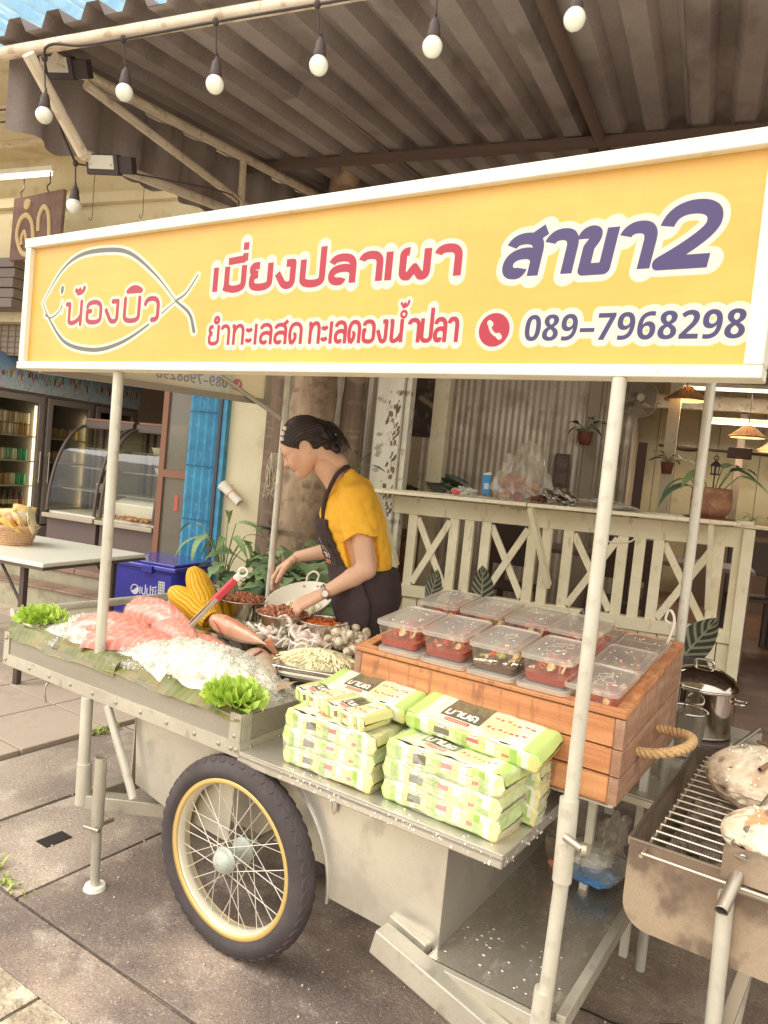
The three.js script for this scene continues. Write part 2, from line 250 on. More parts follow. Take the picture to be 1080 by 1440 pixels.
// ---- left shop shell
{
  const w = bgroup('shop_wall'); tag(w, 'cream plastered front wall of the left shop with header above the opening', 'wall');
  mesh('pillar', span(-1.38, -0.97, 0, 2.34, -0.28, 0.02), M.cream, w); mesh('header', span(-9, -0.97, 2.34, 4.2, -0.22, 0), M.cream, w);
  mesh('ledge', span(-9, -0.97, 3.32, 3.4, 0.001, 0.06), M.cream, w);
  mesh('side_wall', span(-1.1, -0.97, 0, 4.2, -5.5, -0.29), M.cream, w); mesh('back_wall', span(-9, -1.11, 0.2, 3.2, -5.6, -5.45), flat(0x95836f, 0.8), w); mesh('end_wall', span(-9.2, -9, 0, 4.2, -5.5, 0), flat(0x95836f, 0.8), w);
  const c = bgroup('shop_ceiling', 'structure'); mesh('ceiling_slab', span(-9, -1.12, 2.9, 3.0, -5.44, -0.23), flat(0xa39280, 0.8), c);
  const sf = bgroup('shop_soffit', 'structure'); mesh('soffit_panel', span(-9, -1.0, 3.75, 3.82, 0.001, 1.3), M.cream, sf);
  for (let i = 0; i < 2; i++) mesh('batten', span(-9, -1.0, 3.71, 3.748, 0.3 + i * 0.5, 0.34 + i * 0.5), M.beam, sf);
  const sb = bthing('shutter_box', 'dark grey roller shutter box above the left shop opening', 'shutter box', [-5.5, 2.42, 0.1]);
  for (let i = 0; i < 5; i++) mesh('slat', span(-3.4, 1.95, 0.085 * i, 0.085 * i + 0.08, -0.08, 0.11 - (i % 2) * 0.012, 0.006), flat(0x7b6d66, 0.5), sb);
  const ms = bthing('mesh_screen', 'brown wire mesh screen under the roller shutter box', 'screen', [-5.5, 2.06, -0.1]); mesh('backing', span(-3.4, 3.2, 0, 0.34, -0.03, -0.02), flat(0x9a8a78, 0.8), ms);
  const wires = []; for (let i = 0; i < 70; i++) wires.push(span(-3.4 + i * 0.09, -3.396 + i * 0.09, 0, 0.34, -0.016, -0.012)); for (let j = 0; j < 6; j++) wires.push(span(-3.4, 3.2, 0.05 * j + 0.02, 0.05 * j + 0.024, -0.012, -0.008)); mesh('mesh_wire', wires, flat(0x75655a, 0.6), ms).userData.kind = 'stuff';
}
// ---- corrugated sheet helper: profile along x, length along z, sheet in local xz
function corr(w, len, pitch, depth, trap, nz = 1, wob = 0) {
  const n = Math.round(w / pitch) * (trap ? 1 : 8), prof = [];
  if (trap) { for (let i = 0; i < n; i++) for (const [a, h] of [[0, 0], [0.42, 0], [0.56, 1], [0.86, 1]]) prof.push([(i + a) * pitch, h * depth]); prof.push([n * pitch, 0]); }
  else for (let i = 0; i <= n; i++) prof.push([i * pitch / 8, depth * (0.5 + 0.5 * Math.cos(i / 8 * Math.PI * 2))]);
  const pos = [], idx = [];
  for (let j = 0; j <= nz; j++) for (const [x, y] of prof) pos.push(x, y + (wob ? wob * vn3(x * 1.3, j * 0.8, 0, 5) : 0), -len * j / nz);
  const m = prof.length; for (let j = 0; j < nz; j++) for (let i = 0; i < m - 1; i++) { const a = j * m + i; idx.push(a, a + 1, a + m + 1, a, a + m + 1, a + m); }
  const g = new THREE.BufferGeometry(); g.setAttribute('position', new THREE.Float32BufferAttribute(pos, 3)); g.setIndex(idx); const q = toCreasedNormals(g, 0.5); const p = q.attributes.position, uv = new Float32Array(p.count * 2); for (let i = 0; i < p.count; i++) { uv[i * 2] = p.getX(i); uv[i * 2 + 1] = p.getZ(i); } q.setAttribute('uv', new THREE.BufferAttribute(uv, 2)); return keep(q);
}
// ---- awning
const SL = 7.3 * Math.PI / 180;
{
  const a = bgroup('awning'); tag(a, 'brown corrugated metal awning on pipe trusses over the food cart', 'awning');
  // sheets slope up towards the building; front edge at z=2.68,y=2.93
  const off = [0, 0.006, -0.004, 0.007, 0, 0.005, -0.003, 0.004];
  for (let i = 0; i < 8; i++) { const g = corr(1.0, 4.6, 0.2, 0.055, true, 6, 0.012); tf(g, [-0.86 + i * 0.8, 2.938 + off[i], 2.66 + rr(-0.012, 0.012)], [SL, 0, 0]); g.userData.keep = true; const p = g.attributes.uv; for (let k = 0; k < p.count; k++) p.setXY(k, p.getX(k) + i * 1.37, p.getY(k) + i * 0.71); mesh('roof_sheet', g, ceilBrown, a); }
  // side sheet hanging down on the left, ribs upright
  const side = corr(4.2, 0.36, 0.3, 0.03, false, 1); tf(side, [0, 0, 0], [-Math.PI / 2, 0, 0]); tf(side, [0, 0, 0], [0, Math.PI / 2, 0]);
  side.userData.keep = true; { const p = side.attributes.position; for (let i = 0; i < p.count; i++) { const z = 2.7 + p.getZ(i), top = p.getY(i) < 0.18; p.setXYZ(i, -0.80 + p.getX(i) * 0.9, top ? 0 : 0, z); p.setY(i, 0); } }
  const pts = []; for (let i = 0; i <= 90; i++) pts.push(i / 90);
  const sg = grid(140, 1, (u, v) => { const z = 2.58 - u * 4.1, yt = 2.93 + (2.7 - z) * Math.tan(SL) - 0.01, yb = 2.6 + (2.58 - z) * 0.11 + 0.012 * Math.sin(z * 13) + 0.01 * Math.sin(z * 29); return [-0.82 + 0.018 * Math.sign(Math.sin(z * 21)) * Math.min(1, Math.abs(Math.sin(z * 21)) * 2.2), lerp(yb, yt, v), z, z, lerp(yb, yt, v)]; });
  mesh('side_sheet', sg, ceilBrown, a);
  const T = 0.024, x = -0.62, B = M.beam, yr = (z) => 2.90 + (2.7 - z) * Math.tan(SL);
  mesh('front_pipe', cyl([-0.86, 2.885, 2.62], [6.2, 2.90, 2.62], 0.025, 0.025, 16), B, a);
  mesh('rafter', cyl([x, yr(2.55) - 0.04, 2.55], [x, yr(-1.6) - 0.04, -1.6], T, T, 14), B, a);
  mesh('lower_chord', cyl([x - 0.02, 2.585, 2.35], [x - 0.02, 2.82, 0.6], T, T, 14), B, a);
  mesh('front_strut', cyl([-0.64, 2.84, 2.66], [x - 0.02, 2.585, 2.35], T * 1.05, T * 1.05, 14), B, a);
  mesh('diagonal_strut', cyl([x, yr(2.3) - 0.09, 2.38], [x, 2.80, 1.1], T * 0.85, T * 0.85, 14), B, a);
  mesh('upright_strut', cyl([x, yr(1.2) - 0.06, 1.205], [x, 2.76, 1.19], T * 0.85, T * 0.85, 14), B, a);
  for (const rx of [1.32, 3.3, 5.2]) mesh('rafter', cyl([rx, yr(2.6) + 0.005, 2.6], [rx, yr(-1.6) + 0.005, -1.6], 0.028, 0.028, 10), flat(0x6b594f, 0.7), a);
  for (const z of [0.9, -0.6]) mesh('purlin', box(7.2, 0.04, 0.05, [2.7, yr(z) - 0.005, z]), flat(0x6b594f, 0.7), a);
  // upper blue roof of the building behind
  const b = bgroup('blue_roof'); tag(b, 'pale blue corrugated metal roof edge showing above the awning', 'roof');
  const blue = surf({ c1: 0xa9cbe0, c2: 0x86b0d0, c3: 0xe2ebe6, at3: 0.62, size: 0.8, fx: 2, fy: 9, rough: [0.8, 0.9], grain: 6, extra: { phys: 1, transmission: 0.6, side: THREE.DoubleSide } });
  for (let i = 0; i < 8; i++) { const g = corr(0.83, 2.9, 0.16, 0.03, true, 1); tf(g, [-4.4 + i * 0.8, 3.98 + (i % 2) * 0.004, 2.55], [0.09, 0, 0]); g.userData.keep = true; mesh('roof_sheet', g, blue, b); }
  mesh('fascia', span(-4.6, 2, 3.9, 3.96, 2.42, 2.46), M.white, b);
}
// ---- string of bulbs
{
  const blk = flat(0x4a3d3a, 0.6), glass = flat(0xf2f1e2, 0.12, 0, { clearcoat: 1, emissive: 0x000000 });
  const wire = flat(0x463936, 0.7);
  // [x,y,z] bulb centre, [..] hanging point on the pipe
  const L = [[[-2.891, 2.618, -1.719], [-2.909, 2.84, -1.715], 'bulb hanging beside the left end of the awning truss, leftmost in the string'], [[-2.497, 2.666, -1.792], [-2.499, 2.85, -1.77], 'bulb hanging in front of the upper awning rafter'], [[-2.093, 2.652, -1.866], [-2.086, 2.852, -1.84], 'bulb above the red heading of the yellow sign'], [[-1.686, 2.671, -1.942], [-1.692, 2.855, -1.915], 'bulb above the gap between heading and purple word on the sign'], [[-1.292, 2.682, -2.015], [-1.28, 2.857, -1.99], 'bulb above the purple word on the sign'], [[-0.864, 2.707, -2.094], [-0.869, 2.86, -2.06], 'bulb nearest the upper right corner, topmost in the photo']];
  L.push([[-3.067, 2.377, -1.991], [-3.069, 2.56, -1.985], 'bulb hanging lowest, above the left end of the yellow sign']);
  let proto;
  for (const [c, h, lab] of L) {
    let o;
    if (!proto) {
      o = proto = thing('light_bulb', 'white round ' + lab, 'light bulb', c, 0, 'string of unlit round bulbs');
      mesh('glass', lathe([[0, -0.033], [0.012, -0.031], [0.023, -0.0235], [0.03, -0.0125], [0.0325, 0], [0.031, 0.010], [0.0255, 0.02], [0.019, 0.0265], [0.016, 0.03]], 28), glass, o);
      mesh('socket', lathe([[0.0195, 0.0225], [0.0215, 0.026], [0.0215, 0.042], [0.019, 0.044], [0.0175, 0.066], [0.0125, 0.08], [0.006, 0.088], [0.004, 0.104], [0, 0.105]], 22), blk, o);
    } else o = copy(proto, 'white round ' + lab, c);
    const w = mesh('drop_wire', tube([[0, 0.1, 0], [(h[0] - c[0]) * 0.5 + 0.004, (h[1] - c[1]) * 0.55, (h[2] - c[2]) * 0.5], [h[0] - c[0], h[1] - c[1], h[2] - c[2]]], 0.0032, 16, 6), wire, o);
  }
  for (const o of scene.children.filter((c) => c.userData.category === 'light bulb')) { const ws = o.children.filter((c) => c.name === 'drop_wire'); while (ws.length > 1) o.remove(ws.shift()); }
  const P = L.map((l) => l[1]);
  tag(mesh('string_cable', [tube([P[6], [-3.02, 2.68, -1.86], P[0], [-2.84, 2.87, -1.70], [-2.7, 2.85, -1.73], P[1], P[2], P[3], P[4], P[5], [-0.3, 2.87, -2.16]], 0.005, 120, 6), tube([P[6], [-2.85, 2.58, -2.3], [-2.72, 2.6, -2.6], [-2.70, 2.5, -2.62]], 0.004, 20, 6), ...P.map((p) => sph(0.012, p, [1, 1.2, 1]))], wire), 'black cable of the bulb string running along the awning front pipe', 'cable');
  // two floodlights on the truss
  const fl = (p, ry, rx, lab) => { const o = thing('floodlight', lab, 'floodlight', p, ry); const h = new THREE.Group(); 
    mesh('housing', box(0.15, 0.085, 0.045, [0, 0, -0.022], [rx, 0, 0], 0.006), flat(0x463c3a, 0.5), o); mesh('lens', box(0.118, 0.056, 0.008, [0, -0.004 * 0, 0.004], [rx, 0, 0], 0.003), flat(0xd0cdbf, 0.25), o); mesh('bracket', tube([[-0.08, 0, -0.02], [-0.085, 0.03, -0.06], [0.085, 0.03, -0.06], [0.08, 0, -0.02]], 0.004, 20, 6), flat(0x463c3a, 0.5), o); mesh('driver_box', box(0.07, 0.07, 0.05, [0.1, 0.005, -0.035], [rx, 0, 0], 0.005), flat(0x3f3534, 0.6), o); for (const s of [-1, 1]) mesh('screw', sph(0.004, [s * 0.048, -0.012, 0.009], [1, 1, 0.5], 8, 6), M.dullsteel, o); return o; };
  fl([-2.977, 2.87, -1.80], TH + 0.25, 0.5, 'small grey floodlight fixed high on the awning truss near the front pipe');
  fl([-2.95, 2.565, -2.03], TH + 0.25, 0.35, 'small grey floodlight on the bottom bend of the awning truss above the sign');
}
// =====================================================================  LETTERING (simple loopless strokes, y down, 0 top of letter, 100 baseline)
const GL = {
  'เ': [34, 'M13 0 V100'], 'แ': [62, 'M13 0 V100 M42 0 V100'],
  'ม': [96, 'M20 0 V80 L15 100 M20 76 Q26 95 50 94 Q80 92 80 68 V0'], 'น': [92, 'M6 8 H20 V82 Q22 94 38 92 Q62 88 74 62 M76 0 V98'],
  'ย': [88, 'M38 8 H24 Q12 10 13 24 Q14 40 34 42 M34 42 Q13 46 13 62 V76 Q14 93 40 93 Q74 93 74 72 V0'],
  'ง': [76, 'M38 8 H60 V72 Q60 93 44 93 Q34 93 28 82 L10 44'],
  'ป': [92, 'M16 0 V72 Q16 93 46 93 Q76 93 76 72 V-42'], 'บ': [92, 'M16 0 V74 Q18 93 46 93 Q76 93 76 72 V0'],
  'ล': [88, 'M12 26 Q18 6 42 6 Q74 6 74 38 V100 M74 62 Q70 44 46 44 Q12 46 12 72 Q13 92 34 92 Q44 92 46 80'],
  'า': [72, 'M10 24 Q14 6 34 6 Q60 6 60 36 V100'], 'ผ': [94, 'M32 6 Q14 4 16 24 V76 Q18 94 32 90 L47 62 L62 90 Q76 96 78 76 V0'],
  'ท': [90, 'M4 8 H18 V100 M18 44 Q30 6 52 6 Q76 6 76 40 V100'], 'ะ': [54, 'M8 22 Q20 42 42 22 M8 72 Q20 92 42 72'],
  'ส': [88, 'M12 26 Q18 8 42 8 Q74 8 74 40 V100 M74 62 Q70 44 46 44 Q12 46 12 72 Q13 92 34 92 Q44 92 46 80 M54 12 L84 -10'],
  'ด': [90, 'M22 98 Q8 70 12 42 Q16 6 44 6 Q76 6 76 42 V100 M22 98 Q44 84 44 62 Q42 52 32 56'], 'ต': [90, 'M22 98 Q8 70 12 42 Q16 6 34 6 L44 16 L54 6 Q76 6 76 42 V100 M22 98 Q44 84 44 62'],
  'อ': [90, 'M30 44 H14 V74 Q14 93 44 93 Q76 93 76 72 V36 Q74 6 44 6 Q18 6 14 24'], 'ข': [84, 'M8 22 Q8 6 24 6 Q38 8 32 26 L24 42 V93 H66 V0'],
  'ว': [72, 'M10 26 Q14 6 36 6 Q62 6 62 40 V76 Q60 94 40 92'], 'ค': [90, 'M22 98 Q10 70 12 42 Q16 6 44 6 Q76 6 76 42 V100 M26 96 V70 Q28 56 46 58'], 'ซ': [84, 'M8 22 Q8 6 24 6 Q38 8 32 26 L24 42 V93 H66 V20 L80 2'],
  'ี': [0, 'M-74 -19 L-14 -25 M-15 -16 V-48'], 'ิ': [0, 'M-68 -18 Q-42 -46 -12 -18 H-68'], '่': [0, 'M-15 -60 V-90'], '่.': [0, 'M-20 -30 V-62'],
  '้': [0, 'M-46 -40 Q-36 -26 -28 -42 M-36 -26 Q-10 -28 -8 -48'], '๊': [0, 'M-56 -26 Q-52 -50 -42 -34 Q-34 -52 -26 -30 L-10 -52'], 'ํ': [0, 'M-30 -30 A13 13 0 1 1 -30.1 -30'],
  ' ': [46, ''], '2': [90, 'M12 22 Q16 -10 46 -10 Q78 -8 76 22 Q72 46 14 90 H82'],
};
const UP = new Set(['ี', 'ิ', '่', '้', '๊', 'ํ']);
function thaiWidth(s) { let w = 0; for (const ch of s) w += (GL[ch] || [40])[0]; return w; }
function thai(ctx, s, x, y, h, wid, passes, { skew = 0, up = 0, tall = 1 } = {}) {
  const W = thaiWidth(s), k = h / 100, kx = wid / W;
  for (const [col, lw, round] of passes) {
    ctx.save(); ctx.transform(1, 0, -skew, 1, x, y); ctx.strokeStyle = col; ctx.lineCap = round ? 'round' : 'butt'; ctx.lineJoin = 'round';
    let cx = 0; 
    for (const ch of s) {
      const g = GL[ch]; if (!g) continue;
      if (g[1]) { // scale the path, not the pen
        const P = new Path2D(); P.addPath(new Path2D(g[1]), new DOMMatrix([kx, 0, 0, k * tall, cx * kx, -100 * k * tall - (UP.has(ch) ? up : 0)])); ctx.lineWidth = lw; ctx.stroke(P);
      }
      cx += g[0];
    }
    ctx.restore();
  }
}
const canvasTex = (c) => { const t = new THREE.CanvasTexture(c); t.colorSpace = THREE.SRGBColorSpace; t.anisotropy = 8; return t; };
const RED = '#a3132f', PUR = '#392a60', CRM = '#d6d0ba', GRY = '#62625c';
function signCanvas() {
  const W = 2048, H = 350, c = document.createElement('canvas'); c.width = W; c.height = H; const x = c.getContext('2d');
  const X = (wx) => (wx + 2.46) / 2.25 * W, Y = (wy) => (1.985 - wy) / 0.385 * H, S = 910;
  x.fillStyle = '#d2a246'; x.fillRect(0, 0, W, H);
  // faint vinyl mottling
  for (let i = 0; i < 900; i++) { x.fillStyle = `rgba(${i % 2 ? '235,200,120' : '200,145,60'},0.02)`; const s = rr(30, 160); x.fillRect(rr(-60, W), rr(-60, H), s * 2, s * 0.5); }
  // fish outline
  const fish = (pass) => {
    const N = [-2.394, 1.80], T = [-1.731, 1.779];
    const top = (t) => [lerp(lerp(N[0], -2.22, t), lerp(-2.22, -2.04, t), t), 0];
    const P = new Path2D(); const m = (a) => [X(a[0]), Y(a[1])];
    const up = [N, [-2.30, 1.90], [-2.20, 1.945], [-2.06, 1.95], [-1.95, 1.93], [-1.83, 1.86], T], dn = [N, [-2.35, 1.745], [-2.25, 1.665], [-2.10, 1.64], [-1.97, 1.66], [-1.85, 1.71], T];
    const cr = (pts, wf) => { const C = new THREE.CatmullRomCurve3(pts.map((p) => V(X(p[0]), Y(p[1]), 0)), false, 'catmullrom', 0.5), n = 90; for (let i = 0; i < n; i++) { const a = C.getPoint(i / n), b = C.getPoint((i + 1) / n); x.lineWidth = wf((i + 0.5) / n) + (pass ? 0 : 15); x.lineCap = 'round'; x.beginPath(); x.moveTo(a.x, a.y); x.lineTo(b.x, b.y); x.stroke(); } };
    x.strokeStyle = pass ? GRY : CRM; x.fillStyle = pass ? GRY : CRM;
    cr(up, (t) => 3 + 10 * Math.pow(Math.sin(Math.PI * clamp(t * 1.02)), 1.5)); cr(dn, (t) => 3 + 9 * Math.pow(Math.sin(Math.PI * t), 1.5));
    cr([T, [-1.69, 1.80], [-1.647, 1.848]], (t) => 6 - 2 * t); cr([T, [-1.67, 1.74], [-1.645, 1.69]], (t) => 6 + 5 * t);
    cr([[-2.375, 1.758], [-2.34, 1.748], [-2.30, 1.765], [-2.285, 1.785]], (t) => 5 - 1.5 * t); cr([[-2.284, 1.80], [-2.282, 1.765]], () => 2.5);
    x.beginPath(); x.ellipse(X(-2.288), Y(1.838), pass ? 8 : 13, pass ? 13 : 18, 0.1, 0, 7); x.fill();
  };
  fish(0); fish(1);
  const jobs = [];
  const T = (str, wx, wy, h, wid, o, i, col, opt) => jobs.push([str, wx, wy, h, wid, o, i, col, opt]);
  T('น้องบิว', -2.262, 1.722, 66, 425, 30, 13.5, '#a0222f', { up: 8, round: 1 });
  T('เมี่ยงปลาเผา', -1.589, 1.797, 61, 715, 38, 18, RED);
  T('ยํา', -1.588, 1.650, 50, 80, 27, 9.5, RED, { up: 4 }); T('ทะเลสด', -1.497, 1.650, 50, 232, 27, 9.5, RED); T('ทะเลดองน', -1.228, 1.650, 50, 262, 27, 9.5, RED); T('า', -0.932, 1.650, 50, 34, 27, 9.5, RED); T('ปลา', -0.898, 1.650, 50, 92, 27, 9.5, RED);
  T('สาขา', -0.71, 1.786, 78, 284, 46, 22, PUR, { skew: 0.14 }); T('2', -0.40, 1.784, 92, 106, 46, 24, PUR, { skew: 0.14 });
  for (const ph of [0, 1]) {
    for (const [str, wx, wy, h, wid, o, i, col, opt = {}] of jobs) thai(x, str, X(wx), Y(wy), h, wid, [ph ? [col, i, opt.round] : [CRM, o, 1]], opt);
    x.strokeStyle = ph ? RED : CRM; x.lineWidth = ph ? 6 : 20; x.lineCap = 'round'; x.beginPath(); x.arc(X(-0.945), Y(1.716), 6.5, 0, 7); x.stroke(); const P = new Path2D(); P.addPath(new Path2D('M-8 -4 Q-3 5 1 -3 M-3 4 Q9 3 10 -8'), new DOMMatrix([1, 0, 0, 1, X(-0.945), Y(1.737)])); x.stroke(P);
  }
  // telephone disc
  x.fillStyle = CRM; x.beginPath(); x.arc(X(-0.711), Y(1.675), 41, 0, 7); x.fill(); x.fillStyle = RED; x.beginPath(); x.arc(X(-0.711), Y(1.675), 33, 0, 7); x.fill();
  x.strokeStyle = CRM; x.lineCap = 'butt'; x.lineWidth = 6; x.beginPath(); x.moveTo(X(-0.711) - 11, Y(1.675) - 14); x.quadraticCurveTo(X(-0.711) - 9, Y(1.675) + 8, X(-0.711) + 13, Y(1.675) + 13); x.stroke(); x.lineWidth = 11; x.lineCap = 'round'; for (const [a, b] of [[-10, -13], [11, 12]]) { x.beginPath(); x.moveTo(X(-0.711) + a - 1, Y(1.675) + b - 1); x.lineTo(X(-0.711) + a + 2, Y(1.675) + b + 2); x.stroke(); }
  const num = (s, x0, y0, wid, h) => { x.save(); x.font = 'bold 100px sans-serif'; const m = x.measureText(s).width; x.translate(x0, y0); x.transform(wid / m, 0, -0.03, h / 71, 0, 0); x.lineJoin = 'round'; x.lineWidth = 34; x.strokeStyle = CRM; x.strokeText(s, 0, 0); x.fillStyle = '#352c5c'; x.fillText(s, 0, 0); x.restore(); };
  num('089–7968298', X(-0.643), Y(1.651), 390, 48);
  return c;
}
// =====================================================================  THE CART
const cart = thing('food_cart', 'galvanized steel street food cart with two spoked wheels, canopy poles and yellow sign', 'food cart');
{
  const G = M.galv, S = M.sheet, z0 = -1.46;
  // canopy sign
  const fr = new THREE.Group(); fr.name = 'canopy_sign'; cart.add(fr);
  const face = mesh('sign_face', tf(new THREE.PlaneGeometry(2.25, 0.385), [-1.335, 1.7925, z0 - 0.006]), new THREE.MeshPhysicalMaterial({ map: canvasTex(signCanvas()), roughness: 0.42, clearcoat: 0.25, clearcoatRoughness: 0.3 }), fr);
  { const g = tf(new THREE.PlaneGeometry(2.25, 0.385), [-1.335, 1.7925, z0 - 0.006]); face.geometry = g; }
  mesh('sign_backing', span(-2.46, -0.21, 1.6, 1.985, z0 - 0.05, z0 - 0.01), M.white, fr);
  mesh('frame_bar', span(-2.495, -0.178, 1.985, 2.016, z0 - 0.055, z0 + 0.012, 0.003), M.white, fr); mesh('frame_bar', span(-2.495, -0.178, 1.576, 1.6, z0 - 0.055, z0 + 0.012, 0.003), M.white, fr);
  mesh('frame_bar', span(-2.488, -2.46, 1.6005, 1.9845, z0 - 0.055, z0 + 0.011, 0.003), M.white, fr); mesh('frame_bar', span(-0.21, -0.178, 1.6005, 1.9845, z0 - 0.055, z0 + 0.011, 0.003), M.white, fr);
  const sc = []; for (let i = 0; i < 14; i++) for (const y of [2.003, 1.587]) sc.push(sph(0.0035, [-2.42 + i * 0.172, y, z0 + 0.012], [1, 1, 0.5], 8, 6)); mesh('rivet', sc.filter((_, i) => i % 5 === 0), M.white, fr).userData.kind = 'stuff';
  // side sign at the left end, seen from behind through its translucent vinyl
  const c = document.createElement('canvas'); c.width = 1024; c.height = 440; const x = c.getContext('2d'); x.fillStyle = '#ece0c0'; x.fillRect(0, 0, 1024, 440);
  // outside view: left edge = rear end of the cart; text reads from the rear... mirrored from inside
  x.fillStyle = '#c77a80'; x.beginPath(); x.arc(150, 392, 27, 0, 7); x.fill(); x.strokeStyle = '#ece0c0'; x.lineWidth = 7; x.beginPath(); x.moveTo(141, 380); x.quadraticCurveTo(144, 402, 161, 404); x.stroke();
  x.fillStyle = '#a09aa6'; x.font = 'bold 62px sans-serif'; x.save(); x.translate(200, 414); x.scale(0.95, 1); x.fillText('089–7968298', 0, 0); x.restore();
  thai(x, 'สาขา2', 640, 408, 105, 330, [['#9a96a6', 28]], { skew: 0.1 });
  const A = V(-2.47, 0, z0 - 0.06), B = V(-2.12, 0, -2.32), dir = B.clone().sub(A), Ls = dir.length(), ang = Math.atan2(-dir.z, dir.x);
  const ss = new THREE.Group(); ss.name = 'side_sign'; ss.position.set(A.x, 0, A.z); ss.rotation.y = ang; cart.add(ss);
  const vin = new THREE.MeshPhysicalMaterial({ map: canvasTex(c), roughness: 0.6, transmission: 0.45, thickness: 0, side: THREE.DoubleSide });
  const sgp = new THREE.PlaneGeometry(Ls - 0.04, 0.39); { const uv = sgp.attributes.uv; for (let i = 0; i < uv.count; i++) uv.setX(i, 1 - uv.getX(i)); }
  tf(sgp, [Ls / 2, 1.79, 0]); mesh('side_sign_face', keep(sgp), vin, ss);
  mesh('frame_bar', [span(0, Ls, 1.572, 1.595, -0.018, 0.018), span(0, Ls, 1.987, 2.02, -0.018, 0.018), span(Ls - 0.022, Ls, 1.5955, 1.9865, -0.018, 0.018)], flat(0x97907e, 0.5, 0.3), ss);
  mesh('canopy_brace', [cyl([-2.0, 1.60, -1.49], [-1.93, 1.68, -1.49], 0.009), cyl([-2.05, 1.52, -2.33], [-2.2, 1.66, -2.12], 0.009)], G, cart);
  // canopy top frame
  mesh('canopy_roof', span(-2.15, -0.2, 1.99, 2.004, -2.4, z0 - 0.06), M.white, cart);
  for (const [px, pz] of [[-2.04, -2.34], [-0.418, -2.34]]) mesh('pole', [cyl([px, 0.62, pz], [px, 1.985, pz], 0.0145, 0.0145, 18), cyl([px, 0.2, pz], [px, 0.63, pz], 0.0185, 0.0185, 16)], M.pole, cart);
  // front poles: thin tube in a wider sleeve
  mesh('pole', [cyl([-0.428, 0.70, z0], [-0.428, 1.575, z0], 0.0142, 0.0142, 20)], M.pole, cart);
  const lo = new THREE.Group(); lo.name = 'pole_sleeve'; cart.add(lo);
  mesh('sleeve_tube', [cyl([-0.4275, 0.56, z0], [-0.431, 0.73, z0], 0.0192, 0.0192, 20)], M.pole, lo); mesh('lower_tube', cyl([-0.4375, 0.11, z0], [-0.4275, 0.57, z0], 0.0152, 0.0152, 20), M.pole, lo); mesh('foot_sleeve', cyl([-0.444, 0.05, z0], [-0.4385, 0.325, z0], 0.0192, 0.0192, 20), M.pole, lo);
  mesh('clamp_bolt', [cyl([-0.425, 0.66, z0 + 0.02], [-0.385, 0.655, z0 + 0.035], 0.008), tf(new THREE.CylinderGeometry(0.014, 0.014, 0.01, 6), [-0.383, 0.655, z0 + 0.036], [0, 0.4, Math.PI / 2])], M.dullsteel, lo);
  mesh('pole', [cyl([-1.992, 0.56, z0 - 0.04], [-1.996, 1.575, z0 - 0.03], 0.0165, 0.0165, 18)], M.pole, cart);
  // shelf (sheet with folded lip) — top y .565
  const sh = new THREE.Group(); sh.name = 'shelf'; cart.add(sh);
  mesh('shelf_top', [span(-1.33, -0.555, 0.552, 0.565, -2.2, z0 + 0.004, 0.003)], S, sh); mesh('shelf_lip', [span(-1.33, -0.557, 0.532, 0.5515, z0 - 0.012, z0 + 0.003, 0.003), span(-0.569, -0.5555, 0.532, 0.5515, -2.2, z0 - 0.0125, 0.003)], S, sh);
  const dr = []; for (let i = 0; i < 130; i++) { const f = rnd() < 0.75; const q = f ? [rr(-1.2, -0.56), rr(0.532, 0.56), z0 + 0.004] : [-0.554, rr(0.53, 0.56), rr(-1.9, -1.46)]; if (rnd() < 0.3 && f) { q[1] = 0.5655; q[2] = z0 - rr(0, 0.05); } const s = rr(0.001, 0.0027); dr.push(sph(s, q, f ? [1, 1.2, 0.6] : [0.6, 1.2, 1], 6, 5)); }
  mesh('water_drops', dr, flat(0xf4f0e2, 0.08), sh).userData.kind = 'stuff';
  // body: front panel with the wheel arch cut out
  const bd = new THREE.Group(); bd.name = 'body'; cart.add(bd);
  const R = 0.305, hx = -1.336, hy = 0.255;
  const out = new THREE.Shape(); out.moveTo(-0.711, 0.24); out.lineTo(-0.711, 0.53); out.lineTo(-1.81, 0.53); out.lineTo(-1.79, 0.31); out.lineTo(-1.66, 0.285); out.lineTo(hx - 0.05, 0.27); out.lineTo(hx - 0.04, 0.529);
  for (let i = 0; i <= 40; i++) { const a = Math.PI * 0.5 - (Math.PI * 0.5) * i / 40; const px = hx + R * Math.cos(a), py = hy + R * Math.sin(a); if (py < 0.53) out.lineTo(px, py); else out.lineTo(px, 0.529); }
  out.lineTo(hx + R, 0.255); out.lineTo(-0.735, 0.245);
  const fp = extr(out, 0.003); tf(fp, [0, 0, -1.515]); mesh('front_panel', fp, S, bd);
  mesh('wheel_well', [span(-1.66, -1.02, 0.24, 0.53, -1.66, -1.655)], S, bd);
  { const arc = []; for (let i = 0; i <= 30; i++) { const a = -0.05 + Math.PI * 0.5 * i / 30; arc.push([hx + R * Math.cos(a), Math.min(0.545, hy + R * Math.sin(a))]); }
    mesh('arch_strip', grid(30, 2, (u, v) => { const k = arc[Math.round(u * 30)]; return [k[0], k[1], -1.515 - 0.14 * v]; }), flat(0xb8b0a0, 0.45, 0.4, { side: THREE.DoubleSide }), bd); mesh('arch_lip', tube(arc.map((p) => [p[0], p[1], -1.511]), 0.005, 40, 6), S, bd); }
  mesh('end_panel', [span(-0.7135, -0.7105, 0.24, 0.55, -2.2, -1.512)], S, bd); mesh('corner_trim', [span(-0.722, -0.708, 0.235, 0.53, -1.5105, -1.506), span(-0.7105, -0.7065, 0.235, 0.53, -1.52, -1.5065)], S, bd);
